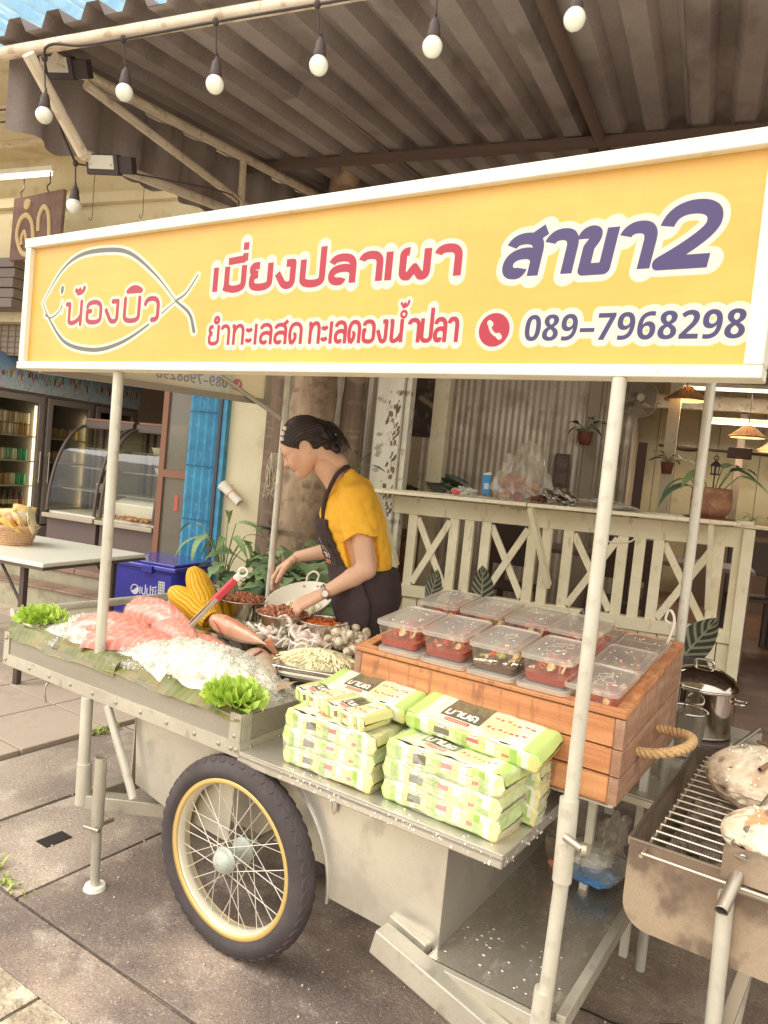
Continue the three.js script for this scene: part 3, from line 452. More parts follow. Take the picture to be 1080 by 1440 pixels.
  mesh('left_panel', [span(-1.815, -1.81, 0.31, 0.55, -2.2, -1.512)], S, bd); mesh('rear_panel', span(-1.81, -0.712, 0.24, 0.55, -2.205, -2.2), S, bd); mesh('bottom_panel', span(-1.66, -0.715, 0.235, 0.24, -2.2, -1.66), S, bd);
  mesh('cabinet_top', span(-1.30, -0.62, 0.5655, 0.625, -2.2, -1.74), S, bd);
  mesh('drip', tf(sph(0.01, [-1.03, 0.505, -1.503], [0.8, 3, 0.5], 10, 8)), S, bd);
  // chassis tubes and lower shelf
  const ch = new THREE.Group(); ch.name = 'chassis'; cart.add(ch);
  mesh('frame_tube', bar([-0.835, 0.268, -1.45], [-0.36, 0.165, -1.42], 0.06, 0.05, [0, 0, 1], 0.004), G, ch); mesh('frame_tube', bar([-0.84, 0.272, -1.52], [-0.725, 0.255, -1.50], 0.045, 0.04, [0, 0, 1], 0.004), G, ch);
  const ls = new THREE.Group(); ls.name = 'lower_shelf'; cart.add(ls);
  mesh('shelf_plate', [grid(12, 20, (u, v) => [lerp(-0.716, -0.415, u), 0.262 + 0.006 * Math.sin(u * 3.1) * Math.sin(v * 9), lerp(-1.475, -2.25, v)])], surf({ c1: 0xc4bcac, c2: 0xada494, c3: 0xd8d2c2, at3: 0.68, n: 512, size: 0.5, fx: 3, fy: 3, oct: 6, rough: [0.16, 0.42], metal: 0.7, grain: 5, bump: 0.0012, extra: { side: THREE.DoubleSide } }), ls);
  mesh('shelf_edge', [span(-0.725, -0.405, 0.222, 0.262, -1.474, -1.455, 0.003)], G, ls); mesh('shelf_edge', [span(-0.414, -0.392, 0.235, 0.275, -2.26, -1.478, 0.003)], G, ls); mesh('shelf_edge', span(-0.725, -0.415, 0.235, 0.27, -2.27, -2.252, 0.003), G, ls);
  mesh('puddle_drops', Array.from({ length: 45 }, () => sph(rr(0.001, 0.003), [rr(-0.7, -0.43), 0.267, rr(-1.68, -1.49)], [1.5, 0.35, 1], 6, 5)), flat(0xe6e0d0, 0.06), ls).userData.kind = 'stuff';
  // left frame legs
  mesh('leg', [cyl([-1.972, 0.20, -1.46], [-1.985, 0.545, -1.46], 0.0185, 0.0185, 16), cyl([-1.968, 0.205, -1.46], [-1.973, 0.335, -1.46], 0.0235, 0.0235, 16)], M.pole, cart);
  mesh('leg_brace', cyl([-1.755, 0.285, -1.48], [-1.885, 0.545, -1.46], 0.0125, 0.0125, 14), M.pole, cart);
  mesh('frame_tube', bar([-1.985, 0.215, -1.46], [-1.68, 0.225, -1.62], 0.05, 0.045, [0, 1, 0], 0.004), G, ch); mesh('frame_tube', bar([-1.975, 0.215, -1.48], [-1.975, 0.215, -2.25], 0.05, 0.045, [0, 1, 0], 0.004), G, ch);
  const al = new THREE.Group(); al.name = 'adjustable_leg'; cart.add(al);
  mesh('inner_tube', [cyl([-1.825, 0.005, -1.42], [-1.8405, 0.255, -1.42], 0.0145, 0.0145, 16)], M.galv, al); mesh('outer_tube', [cyl([-1.8365, 0.19, -1.42], [-1.8415, 0.405, -1.42], 0.0175, 0.0175, 16, true), cyl([-1.8365, 0.19, -1.42], [-1.8395, 0.33, -1.42], 0.0185, 0.0185, 16)], M.galv, al); mesh('foot_plate', [tf(new THREE.CylinderGeometry(0.03, 0.033, 0.012, 20), [-1.825, 0.006, -1.42])], M.white, al); mesh('leg_bolt', [cyl([-1.87, 0.185, -1.40], [-1.80, 0.195, -1.40], 0.006), cyl([-1.84, 0.19, -1.44], [-1.84, 0.19, -1.48], 0.007)], M.dullsteel, al);
  // tray
  const tr = new THREE.Group(); tr.name = 'tray'; cart.add(tr);
  const rot = (g) => g;
  mesh('tray_side', span(-2.452, -1.365, 0.585, 0.655, z0 - 0.004, z0, 0), M.tray, tr); mesh('tray_side', span(-1.332, -1.328, 0.585, 0.655, -2.16, z0 - 0.03), M.tray, tr); mesh('tray_side', span(-2.459, -2.455, 0.58, 0.655, -2.2, z0 - 0.02), M.tray, tr); mesh('tray_side', span(-2.455, -1.34, 0.58, 0.66, -2.2, -2.196), M.tray, tr);
  mesh('tray_floor', span(-2.452, -1.333, 0.568, 0.584, -2.19, z0 - 0.006), M.tray, tr);
  mesh('angle_rail', [span(-2.46, -1.326, 0.546, 0.586, z0 - 0.001, z0 + 0.005, 0.001), span(-1.329, -1.323, 0.546, 0.586, -2.17, z0 + 0.004, 0.001)], G, tr); mesh('angle_rail', [span(-2.46, -2.432, 0.586, 0.662, z0 + 0.001, z0 + 0.004), span(-2.463, -2.46, 0.546, 0.66, z0 - 0.03, z0 + 0.004)], G, tr);
  mesh('corner_angle', [span(-1.365, -1.324, 0.586, 0.664, z0 + 0.0005, z0 + 0.006, 0.001), span(-1.3285, -1.3225, 0.5865, 0.664, z0 - 0.036, z0, 0.001)], G, tr);
  const bolts = [[-1.353, 0.566], [-1.335, 0.566], [-1.345, 0.65], [-1.345, 0.602], [-1.40, 0.566], [-2.445, 0.566], [-2.45, 0.64]]; for (let i = 0; i < 8; i++) bolts.push([-2.3 + i * 0.115, 0.566]);
  for (const [bx, by] of bolts) mesh('bolt', sph(0.0065, [bx, by, z0 + 0.006], [1, 1, 0.55], 10, 6), M.dullsteel, tr); for (const z of [-1.5, -1.62, -1.74]) mesh('bolt', sph(0.0065, [-1.322, 0.566, z], [0.55, 1, 1], 10, 6), M.dullsteel, tr);
  mesh('push_rail', [cyl([-2.6, 0.69, -1.56], [-2.575, 0.69, -2.5], 0.0165, 0.0165, 14), cyl([-2.59, 0.69, -1.58], [-2.46, 0.6, -1.6], 0.014, 0.014), cyl([-2.575, 0.69, -2.3], [-2.46, 0.6, -2.15], 0.014, 0.014)], M.pole, cart);
  mesh('hook', tube([[-2.2, 0.545, -1.47], [-2.2, 0.53, -1.455], [-2.195, 0.50, -1.45], [-2.19, 0.475, -1.455]], 0.003, 14, 6), M.dullsteel, cart);
  // wheels
  const mkWheel = (cz) => {
    const w = new THREE.Group(); w.name = 'wheel'; w.position.set(-1.325, 0.2705, cz); w.rotation.x = 0.02; cart.add(w);
    // tyre with tread blocks
    const tp = []; for (let i = 0; i <= 20; i++) { const a = -0.5 * Math.PI + (i / 20) * Math.PI; tp.push([0.232 + 0.040 * Math.cos(a) , 0.036 * Math.sin(a)]); }
    const prof = [[0.212, -0.024], [0.222, -0.033], ...tp.map(([r, y]) => [Math.min(r, 0.2705), y]), [0.222, 0.033], [0.212, 0.024]];
    const ty = lathe(prof, 96, [0, 0, 0], [Math.PI / 2, 0, 0]); const tyre = mesh('tyre', ty, surf({ c1: 0x51494a, c2: 0x423a39, size: 0.3, fx: 4, fy: 4, rough: [0.7, 0.9], grain: 5 }), w);
    const blocks = []; for (let i = 0; i < 46; i++) { const a = i / 46 * Math.PI * 2; for (const s of [-1, 1]) { const b = extr([[-0.013, 0], [0.004, 0.004], [0.017, 0.018], [0.013, 0.024], [-0.002, 0.022], [-0.015, 0.012]], 0.006, 0.001); tf(b, [0, 0, 0], [Math.PI / 2, 0, 0]); tf(b, [0, 0, 0], [0, 0, 0], [1, 1, s]); tf(b, [0, 0.2712, s * 0.003]); const p = b.attributes.position; for (let k = 0; k < p.count; k++) { const zz = p.getZ(k), r = p.getY(k); const d = Math.abs(zz); p.setY(k, r - 2.4 * d * d * 6 * 0.9); } b.computeVertexNormals(); tf(b, [0, 0, 0], [0, 0, a + (s > 0 ? 0.07 : 0)]); blocks.push(b); } }
    mesh('tread', blocks, flat(0x4a403e, 0.85), w);
    const pale = flat(0xe6dcc2, 0.35, 0.3), gold = flat(0xdcbc74, 0.35, 0.35, { clearcoat: 0.3 });
    mesh('rim_flange', [lathe([[0.203, 0.0225], [0.2145, 0.022], [0.2145, 0.028], [0.205, 0.028], [0.2005, 0.025], [0.2005, 0.0215], [0.203, 0.0225]], 80, [0, 0, 0], [Math.PI / 2, 0, 0]), lathe([[0.203, -0.0225], [0.2005, -0.0215], [0.2005, -0.025], [0.205, -0.028], [0.2145, -0.028], [0.2145, -0.022], [0.203, -0.0225]], 80, [0, 0, 0], [Math.PI / 2, 0, 0])], gold, w); mesh('rim', lathe([[0.2, -0.021], [0.199, -0.012], [0.195, -0.005], [0.195, 0.005], [0.199, 0.012], [0.2, 0.021], [0.206, 0.021], [0.206, -0.021], [0.2, -0.021]], 80, [0, 0, 0], [Math.PI / 2, 0, 0]), pale, w);
    const green = surf({ c1: 0xcdd2c6, c2: 0xb2b9ae, c3: 0x9b9786, size: 0.2, rough: [0.4, 0.6], metal: 0.2, grain: 5 });
    mesh('hub', [lathe([[0, 0.064], [0.012, 0.063], [0.026, 0.054], [0.031, 0.045], [0.031, 0.038], [0.036, 0.036], [0.036, 0.03], [0.02, 0.026], [0.02, -0.02], [0.036, -0.03], [0.036, -0.05], [0, -0.05]], 36, [0, 0, 0], [Math.PI / 2, 0, 0]), cyl([0, 0, -0.09], [0, 0, 0.05], 0.009)], green, w);
    const sp = new THREE.CylinderGeometry(0.00135, 0.00135, 1, 6), sm = flat(0xe3ddcf, 0.3, 0.6);
    for (let i = 0; i < 36; i++) {
      const a = i / 36 * Math.PI * 2, s = i % 2 ? 1 : -1, k = (i >> 1) % 2 ? 1 : -1, b = a + k * 1.15;
      const A = V(0.196 * Math.cos(a), 0.196 * Math.sin(a), s * 0.003), B = V(0.032 * Math.cos(b), 0.032 * Math.sin(b), s * 0.032 + (s < 0 ? -0.008 : 0));
      const m = share('spoke', sp, sm, w); const d = A.clone().sub(B); m.scale.set(1, d.length(), 1); m.quaternion.setFromUnitVectors(V(0, 1, 0), d.clone().normalize()); m.position.copy(A.add(B).multiplyScalar(0.5));
    }
  };
  mkWheel(-1.475); 
  const far = cart.children[cart.children.length - 1].clone(); far.position.z = -2.24; cart.add(far);
  mesh('axle', cyl([-1.325, 0.2705, -2.24], [-1.325, 0.2705, -1.56], 0.014), M.dullsteel, cart);
}
// =====================================================================  RESTAURANT: fence, posts, interior (building frame)
{
  // balustrade with counter ledge
  const f = bthing('balustrade', 'cream wooden balustrade with crossed braces and a counter ledge in front of the restaurant', 'balustrade', [0, 0, 0]);
  const P = M.paint, ty = (x) => 1.195 + 0.018 * x, by = (x) => 0.575 + 0.012 * x;
  const board = (name, x0, x1, y0, y1, z0, z1) => { const b = span(0, x1 - x0, 0, y1 - y0, z0, z1, 0.004); b.userData.ou = rr(0, 4); b.userData.ov = rr(0, 4); const m = mesh(name, b, P, f); m.position.set(x0, y0, 0); m.rotation.z = 0.017; return m; };
  board('ledge_board', -0.08, 1.02, 1.20, 1.228, -0.06, 0.10); board('ledge_board', 1.025, 2.3, 1.218, 1.246, -0.06, 0.10); board('ledge_board', -0.05, 1.015, 1.198, 1.222, 0.104, 0.26); board('ledge_board', 1.02, 2.22, 1.216, 1.24, 0.104, 0.26);
  board('top_rail', -0.03, 2.29, 1.065, 1.185, -0.03, 0.025);
  board('bottom_rail', 0.05, 2.3, 0.495, 0.575, -0.035, 0.035);
  const up = [0.194, 0.494, 0.6, 0.718, 1.028, 1.122, 1.258, 1.59, 1.692, 1.8, 2.134, 2.243];
  for (const x of up) { const b = span(-0.032, 0.032, by(x), ty(x) - 0.13, -0.026, 0.022, 0.003); b.userData.ou = rr(0, 4); b.userData.ov = rr(0, 4); mesh('upright', b, P, f).position.x = x; }
  for (const [a, b] of [[0.194, 0.494], [0.718, 1.028], [1.258, 1.59], [1.8, 2.134]]) {
    mesh('cross_brace', bar([a + 0.03, ty(a) - 0.15, 0.002], [b - 0.035, by(b) + 0.02, 0.002], 0.045, 0.02), P, f); mesh('cross_brace', bar([b - 0.03, ty(b) - 0.15, 0.016], [a + 0.035, by(a) + 0.02, 0.016], 0.045, 0.02), P, f);
  }
  for (const [x, dx] of [[0.02, 0.09], [1.07, 0.10], [2.08, 0.03]]) mesh('ledge_bracket', bar([x - dx * 0.3, ty(x) - 0.0, 0.24], [x + dx, ty(x) - 0.5, 0.035], 0.07, 0.03, [1, 0, 0]), P, f);
  for (let i = 0; i < 20; i++) { const b = span(0.06 + i * 0.112, 0.06 + i * 0.112 + 0.106, 0.1, 0.492 + 0.0018 * i, -0.022, 0.012, 0.003); b.userData.ou = rr(0, 4); if (i < 8 || i > 15) mesh('skirt_board', b, P, f); else mesh('skirt_board', b, P, f); }
  mesh('end_post', span(2.25, 2.315, 0.1, 1.22, -0.05, 0.05, 0.004), P, f);
  mesh('rope_loop', tube([[1.48, 1.12, 0.265], [1.5, 1.075, 0.27], [1.58, 1.06, 0.27], [1.66, 1.085, 0.27], [1.68, 1.13, 0.265]], 0.006, 24, 6), flat(0xd9d0b6, 0.8), f);
  // peeling white post
  const peel = surf({ c1: 0xece8d6, c2: 0xdcd6c1, c3: 0x7c6a58, at3: 0.66, n: 512, fx: 6, fy: 3, oct: 6, size: 0.5, sy: 0.9, rough: [0.6, 0.85], grain: 6, bump: 0.0015 });
  const wp = bthing('timber_post', 'white timber post with flaking paint beside the left end of the balustrade', 'post', [0, 0, -0.02]); mesh('post_body', span(-0.16, 0.04, 0, 3.0, -0.1, 0.06, 0.006), peel, wp); mesh('post_trim', span(0.045, 0.085, 0, 3.0, -0.06, 0.03, 0.004), peel, wp);
  const chips = []; for (let i = 0; i < 90; i++) { const s = rr(0.003, 0.012), t = rnd() < 0.5; chips.push(tf(extr([[-s, -s * 2], [s * 0.6, -s * 1.3], [s, s * 1.2], [0, s * 2.4], [-s * 0.8, s]], 0.0012), [0.03 - Math.abs(rr(-0.1, 0.1)) * (t ? 1 : 0.4), rr(0.75, 1.9), 0.0605], [0, 0, rr(-0.3, 0.3)])); } mesh('flaked_patch', chips, flat(0x83705d, 0.9), wp).userData.kind = 'stuff';
  const cp = bthing('inner_post', 'plain cream post just behind the flaking white post', 'post', [0.16, 0, -0.5]); mesh('post_body', span(-0.07, 0.05, 0, 3, -0.05, 0.05, 0.004), M.paint, cp);
  // corrugated translucent panel left of the post
  const wallC = surf({ c1: 0xd4c6b0, c2: 0xbdae98, c3: 0xa3937f, at3: 0.62, n: 512, size: 1.4, fx: 3, fy: 3, rough: [0.22, 0.4], metal: 0.15, grain: 5 });
  const vcorr = (w, h, pitch, depth) => { const g = corr(w, h, pitch, depth, false, 1); return keep(tf(g, [0, 0, 0], [Math.PI / 2, 0, 0])); };
  const sp = bthing('side_panel', 'upright ribbed cream metal panel between the tree trunk and the white post', 'panel', [-0.62, 0, -0.12]); mesh('ribbed_sheet', tf(vcorr(0.46, 3, 0.115, 0.03), [0, 0, 0], [0, 0, 0]), wallC, sp); for (const x of [0.14, 0.26]) mesh('batten', span(x, x + 0.02, 0, 3, 0.032, 0.05), M.cream, sp);
  // brown timber beside the cream pillar, and the tree
  const bark0 = surf({ c1: 0x8d7763, c2: 0x6e5b4d, c3: 0xa8937a, n: 512, fx: 10, fy: 2, oct: 6, size: 0.5, sy: 1.2, rough: [0.8, 0.95], grain: 8, con: 1.6, bump: 0.006 });
  const wb = bthing('timber_board', 'weathered brown timber board standing between the cream pillar and the tree trunk', 'board', [-0.9, 0, 0.08]); mesh('board_face', span(-0.11, 0.13, 0, 3.0, -0.06, 0.02, 0.008), bark0, wb);
  const bark = surf({ c1: 0xb59d7d, c2: 0x8d7660, c3: 0x6a564a, at3: 0.58, n: 512, fx: 6, fy: 3, oct: 7, size: 0.7, sy: 1.1, rough: [0.8, 0.95], grain: 10, con: 1.5, bump: 0.008 });
  const tr = bthing('tree', 'thick brown tree trunk rising behind the seller in front of the timber board', 'tree', [-0.52, 0, 0.3]);
  mesh('trunk', displace(tf(new THREE.CylinderGeometry(0.125, 0.19, 3.1, 40, 60), [0, 1.55, 0]), 0.012, 7), bark, tr); mesh('limb', displace(cyl([0.04, 2.9, 0], [0.5, 4.2, 0.5], 0.1, 0.07, 20), 0.01, 7), bark, tr);
  const st2 = bthing('dark_post', 'dark slim post in the shade right of the tree trunk', 'post', [-0.3, 0, 0.12]); mesh('post_body', displace(tf(new THREE.CylinderGeometry(0.075, 0.09, 3, 20, 30), [0, 1.5, 0]), 0.01, 8), bark0, st2);
  const fr = []; for (let i = 0; i < 26; i++) { const a = rr(0, 6.28), l = rr(0.18, 0.38); fr.push(tube([[0.03 * Math.cos(a), 0, 0.03 * Math.sin(a)], [0.05 * Math.cos(a) + rr(-0.02, 0.02), -l * 0.5, 0.04 * Math.sin(a)], [rr(-0.06, 0.06), -l, rr(-0.05, 0.05)]], 0.004, 8, 5)); }
  tag(mesh('string_tassel', fr, flat(0xc9bda2, 0.9)), 'pale tangle of strings hanging on the timber board behind the left rear pole', 'strings', null, 'stuff'); scene.children[scene.children.length - 1].position.set(...toW(-0.86, 1.4, 0.16));
  // ---- interior shell
  const iw = bthing('restaurant_wall', 'corrugated cream metal wall inside the restaurant behind the balustrade', 'wall', [0, 0, 0]);
  for (let i = 0; i < 4; i++) mesh('wall_sheet', tf(vcorr(0.84, 3.2, 0.07, 0.011), [-1.9 + i * 0.8, 0.1, -3.0 + (i % 2) * 0.003]), wallC, iw);
  mesh('corner_post', span(1.1, 1.24, 0.1, 3.3, -3.02, -2.86, 0.004), M.paint, iw); mesh('wall_column', span(0.88, 1.0, 0.1, 3.3, -2.98, -2.93), flat(0xa99a82, 0.6), iw);
  for (let i = 0; i < 4; i++) { const g = vcorr(0.8, 3.2, 0.07, 0.016); tf(g, [0, 0, 0], [0, -Math.PI / 2, 0]); mesh('wall_sheet', tf(g, [1.22, 0.1, -5.6 + i * 0.66]), wallC, iw); }
  mesh('back_wall', span(-1, 7, 0.1, 3.3, -5.86, -5.8), flat(0xb5a58a, 0.8), iw); for (let i = 0; i < 22; i++) mesh('wall_board', span(1.2 + i * 0.25, 1.444 + i * 0.25, 0.1, 3.2, -5.75, -5.72, 0.003), M.cream, iw);
  mesh('side_wall', span(-0.95, -0.9, 0.1, 3.3, -3.0, -0.3), flat(0xb5a488, 0.7), iw); mesh('side_wall', span(6.8, 6.9, 0.1, 3.3, -5.8, 1), flat(0x97866f, 0.8), iw);
  const ic = bgroup('restaurant_ceiling', 'structure'); mesh('ceiling_slab', span(-0.96, 6.9, 3.3, 3.36, -5.8, 0.0), flat(0x75665b, 0.85), ic);
  for (const [z, y] of [[-3.6, 2.68], [-4.6, 2.42]]) mesh('ceiling_beam', span(1.25, 6.7, y, y + 0.16, z - 0.05, z + 0.05, 0.004), M.beam, ic);
  mesh('beam_post', span(1.62, 1.74, 0.1, 3.29, -3.65, -3.53, 0.004), M.paint, ic); mesh('beam_post', span(2.36, 2.44, 0.1, 2.4, -4.64, -4.56, 0.004), flat(0x8d7b69, 0.7), ic);
  const dp = bthing('dark_plank', 'dark brown upright plank leaning on the inner restaurant wall', 'plank', [1.46, 0.12, -2.75]); mesh('plank_face', box(0.085, 1.75, 0.03, [0, 0.875, 0], [-0.03, 0, 0], 0.003), flat(0x5c443c, 0.7), dp);
  const db = bthing('dark_beam', 'dark timber bar with a carved block hung across the rear of the restaurant', 'beam', [2.2, 1.92, -3.95]); mesh('bar_body', [box(1.3, 0.03, 0.04, [0, 0, 0], [0, 0, -0.02], 0.004)], flat(0x54413a, 0.7), db); mesh('carved_block', box(0.24, 0.12, 0.06, [0.17, -0.01, 0.01], [0, 0, -0.02], 0.01), flat(0x54413a, 0.7), db);
  mesh('bar_grip', sph(0.05, [-0.35, 0, 0], [2.6, 0.7, 0.6]), flat(0x54413a, 0.7), db);
  // fluorescent tubes
  RectAreaLightUniformsLib.init();
  const tubeLamp = (x, y, z, L, lab, I) => { const o = bthing('tube_lamp', lab, 'lamp', [x, y, z]); mesh('tube', cyl([-L / 2, 0, 0], [L / 2, 0, 0], 0.016), new THREE.MeshStandardMaterial({ color: 0xffffff, emissive: new THREE.Color(1, 0.93, 0.72), emissiveIntensity: 1.5 }), o); mesh('batten', box(L + 0.06, 0.04, 0.05, [0, 0.04, 0], [0, 0, 0], 0.004), M.white, o); const l = new THREE.RectAreaLight(new THREE.Color(1, 0.93, 0.8), I * 2.6, L, 0.04); l.position.set(0, -0.02, 0); l.lookAt(0, -1, 0); l.rotation.set(-Math.PI / 2, 0, 0); o.add(l); return o; };
  tubeLamp(2.28, 2.585, -4.0, 1.28, 'lit fluorescent tube nearest the top behind the pendant lamp', 11); tubeLamp(2.62, 2.255, -4.0 - 0.3, 1.24, 'lit fluorescent tube lower and deeper in the restaurant', 11); tubeLamp(0.1, 3.2, -1.6, 1.24, 'fluorescent tube on the ceiling near the picture', 11);
  tubeLamp(-3.72, 3.47, 0.3, 1.24, 'lit fluorescent tube over the brown carved board at the left shop', 4);
  // rattan pendant lamps
  const rat = surf({ c1: 0xd0a878, c2: 0xb08458, size: 0.08, fx: 8, fy: 8, n: 128, rough: [0.7, 0.9], extra: { side: THREE.DoubleSide } });
  const pend = (p, s, lab) => { const o = bthing('pendant_lamp', lab, 'pendant lamp', p); o.scale.setScalar(s);
    for (let k = 0; k < 9; k++) { const t = k / 8, r = 0.045 + 0.125 * t; mesh('cane_ring', torus(r, 0.0065, [0, 0.09 - 0.105 * t, 0], [Math.PI / 2, 0, 0], 6, 36), rat, o); }
    const ribs = []; for (let k = 0; k < 20; k++) { const a = k / 20 * 6.283; ribs.push(cyl([0.045 * Math.cos(a), 0.095, 0.045 * Math.sin(a)], [0.17 * Math.cos(a), -0.015, 0.17 * Math.sin(a)], 0.0035, 0.0035, 5)); } mesh('cane_rib', ribs, rat, o).userData.kind = 'stuff';
    mesh('shade_lining', tf(new THREE.ConeGeometry(0.165, 0.1, 40, 1, true), [0, 0.036, 0]), new THREE.MeshPhysicalMaterial({ color: 0xd9b88c, roughness: 0.9, transmission: 0.3, side: THREE.DoubleSide }), o);
    mesh('rim_band', [torus(0.178, 0.012, [0, -0.022, 0], [Math.PI / 2, 0, 0], 8, 40)], rat, o);
    mesh('bulb', sph(0.03, [0, 0.02, 0]), new THREE.MeshStandardMaterial({ color: 0xffffff, emissive: new THREE.Color(1, 0.78, 0.42), emissiveIntensity: 3 }), o); const l = new THREE.PointLight(new THREE.Color(1, 0.82, 0.58), 0.4, 0, 2); l.position.set(0, 0.02, 0); o.add(l); mesh('flex', cyl([0, 0.09, 0], [0, 0.85, 0], 0.004), M.black, o); return o; };
  pend([1.78, 2.43, -3.6], 1.15, 'rattan pendant lamp nearest, cut by the sign edge'); pend([2.43, 2.12, -4.05], 1, 'rattan pendant lamp glowing in the middle of the three'); pend([2.75, 2.02, -4.5], 1, 'rattan pendant lamp lowest and farthest right');
  // wall fan
  const fan = bthing('wall_fan', 'dim grey round wall fan high on the inner restaurant wall', 'fan', [1.37, 2.30, -2.82], 0.35);
  for (let k = 0; k < 7; k++) mesh('cage_ring', torus(0.03 + 0.026 * k, k === 6 ? 0.006 : 0.0022, [0, 0, 0.06 - 0.007 * k], [0, 0, 0], 6, 40), flat(0xb0a48f, 0.5), fan); const fw = []; for (let k = 0; k < 40; k++) { const a = k / 40 * 6.283; fw.push(cyl([0.03 * Math.cos(a), 0.03 * Math.sin(a), 0.06], [0.186 * Math.cos(a), 0.186 * Math.sin(a), 0.015], 0.0014, 0.0014, 4)); } mesh('cage_wire', fw, flat(0xb0a48f, 0.5), fan).userData.kind = 'stuff';
  for (let k = 0; k < 4; k++) { const a = k * 1.57; mesh('blade', grid(4, 4, (u, v) => { const r = 0.03 + 0.14 * u, t = a + (v - 0.5) * 0.9; return [r * Math.cos(t), r * Math.sin(t), (v - 0.5) * 0.04]; }), flat(0xa39782, 0.4, 0, { side: THREE.DoubleSide }), fan); } mesh('hub_cap', sph(0.04, [0, 0, 0.062], [1, 1, 0.3]), flat(0xd2c7ae, 0.4), fan); mesh('motor', cyl([0, 0, -0.02], [0, 0, -0.16], 0.07), flat(0x6d6057, 0.5), fan); mesh('arm', cyl([0, -0.02, -0.12], [0.1, -0.12, -0.2], 0.02), flat(0x6d6057, 0.5), fan);
  // pictures
  const small = surf({ c1: 0x7d6253, c2: 0x554239, c3: 0x9a8068, n: 128, size: 0.5, fx: 3, fy: 5, con: 2.2, grain: 8, rough: [0.3, 0.5] }); const pic = (n, lab, p, w, h, ry, c1, c2, c3) => { const o = bthing(n, lab, 'picture', p, ry); mesh('frame', [span(-w / 2 - 0.012, w / 2 + 0.012, h / 2, h / 2 + 0.012, -0.01, 0.014), span(-w / 2 - 0.012, w / 2 + 0.012, -h / 2 - 0.012, -h / 2, -0.01, 0.014), span(-w / 2 - 0.012, -w / 2, -h / 2, h / 2, -0.01, 0.014), span(w / 2, w / 2 + 0.012, -h / 2, h / 2, -0.01, 0.014)], flat(0x5a4940, 0.5), o); mesh('print', tf(new THREE.BoxGeometry(w, h, 0.01), [0, 0, 0]), h < 0.4 ? small : surf({ c1, c2, c3, size: 0.5, fx: 3, fy: 5, con: 2.2, grain: 8, rough: [0.3, 0.5] }), o); return o; };
  pic('painting', 'dark forest painting hung in the gap right of the white post', [-0.115, 1.9, -1.0], 0.32, 0.46, 0.12, 0x5f5148, 0x4a3e39, 0x9b8a74);
  mesh('painted_log', bar([-0.11, 0.09, 0.007], [0.14, -0.05, 0.007], 0.04, 0.003), flat(0xa3927b, 0.6), scene.children[scene.children.length - 1]);
  pic('small_picture', 'small brown framed picture low on the corrugated wall', [0.69, 1.53, -2.9], 0.12, 0.32, 0, 0x8a6b5a, 0x5c4840, 0xa58a70); pic('small_picture', 'small dark framed picture beside the near right pole on the inner wall', [1.19, 1.72, -2.83], 0.10, 0.2, 0, 0x6d5548, 0x4f3f38);
  // table sets in the gloom
  const wd = flat(0x7a6353, 0.5), mkT = (p, lab) => { const o = bthing('dining_table', lab, 'table', p); mesh('tabletop', box(0.9, 0.035, 0.6, [0, 0.74, 0], [0, 0, 0], 0.006), wd, o); for (const [a, b] of [[-1, -1], [1, -1], [-1, 1], [1, 1]]) mesh('leg', box(0.05, 0.72, 0.05, [a * 0.4, 0.36, b * 0.25]), wd, o); return o; };
  mkT([0.9, 0.12, -1.3], 'brown dining table behind the middle of the balustrade'); mkT([2.0, 0.12, -1.5], 'brown dining table behind the right end of the balustrade'); mkT([3.2, 0.12, -3.4], 'brown dining table deep inside at the right edge');
  const mkC = (p, ry, lab) => { const o = bthing('dining_chair', lab, 'chair', p, ry); const w2 = flat(0x544239, 0.6); mesh('seat', box(0.4, 0.03, 0.4, [0, 0.45, 0], [0, 0, 0], 0.01), w2, o); mesh('backrest', box(0.4, 0.3, 0.025, [0, 0.78, -0.19], [-0.08, 0, 0], 0.008), w2, o); for (const [a, b] of [[-1, -1], [1, -1], [-1, 1], [1, 1]]) mesh('leg', box(0.035, b < 0 ? 0.9 : 0.45, 0.035, [a * 0.18, b < 0 ? 0.45 : 0.225, b * 0.18]), w2, o); return o; };
  mkC([0.75, 0.12, -0.75], Math.PI, 'dark wooden chair just behind the middle of the balustrade'); mkC([1.55, 0.12, -0.85], Math.PI, 'dark wooden chair behind the third crossed panel'); mkC([2.55, 0.12, -2.3], 0.3, 'dark wooden chair in the gloom right of the balustrade'); mkC([2.95, 0.12, -2.6], 2.6, 'dark wooden chair farthest right inside the restaurant');
  // counter top at the far side with plants
  const ct = bthing('rear_counter', 'low counter along the rear wall carrying small potted plants', 'counter', [3.0, 0.12, -4.9]); mesh('counter_top', box(2.2, 0.04, 0.4, [0, 1.0, 0], [0, 0, 0], 0.004), M.paint, ct); mesh('counter_front', box(2.1, 0.98, 0.3, [0, 0.49, 0]), flat(0x7f6b5b, 0.8), ct);
}
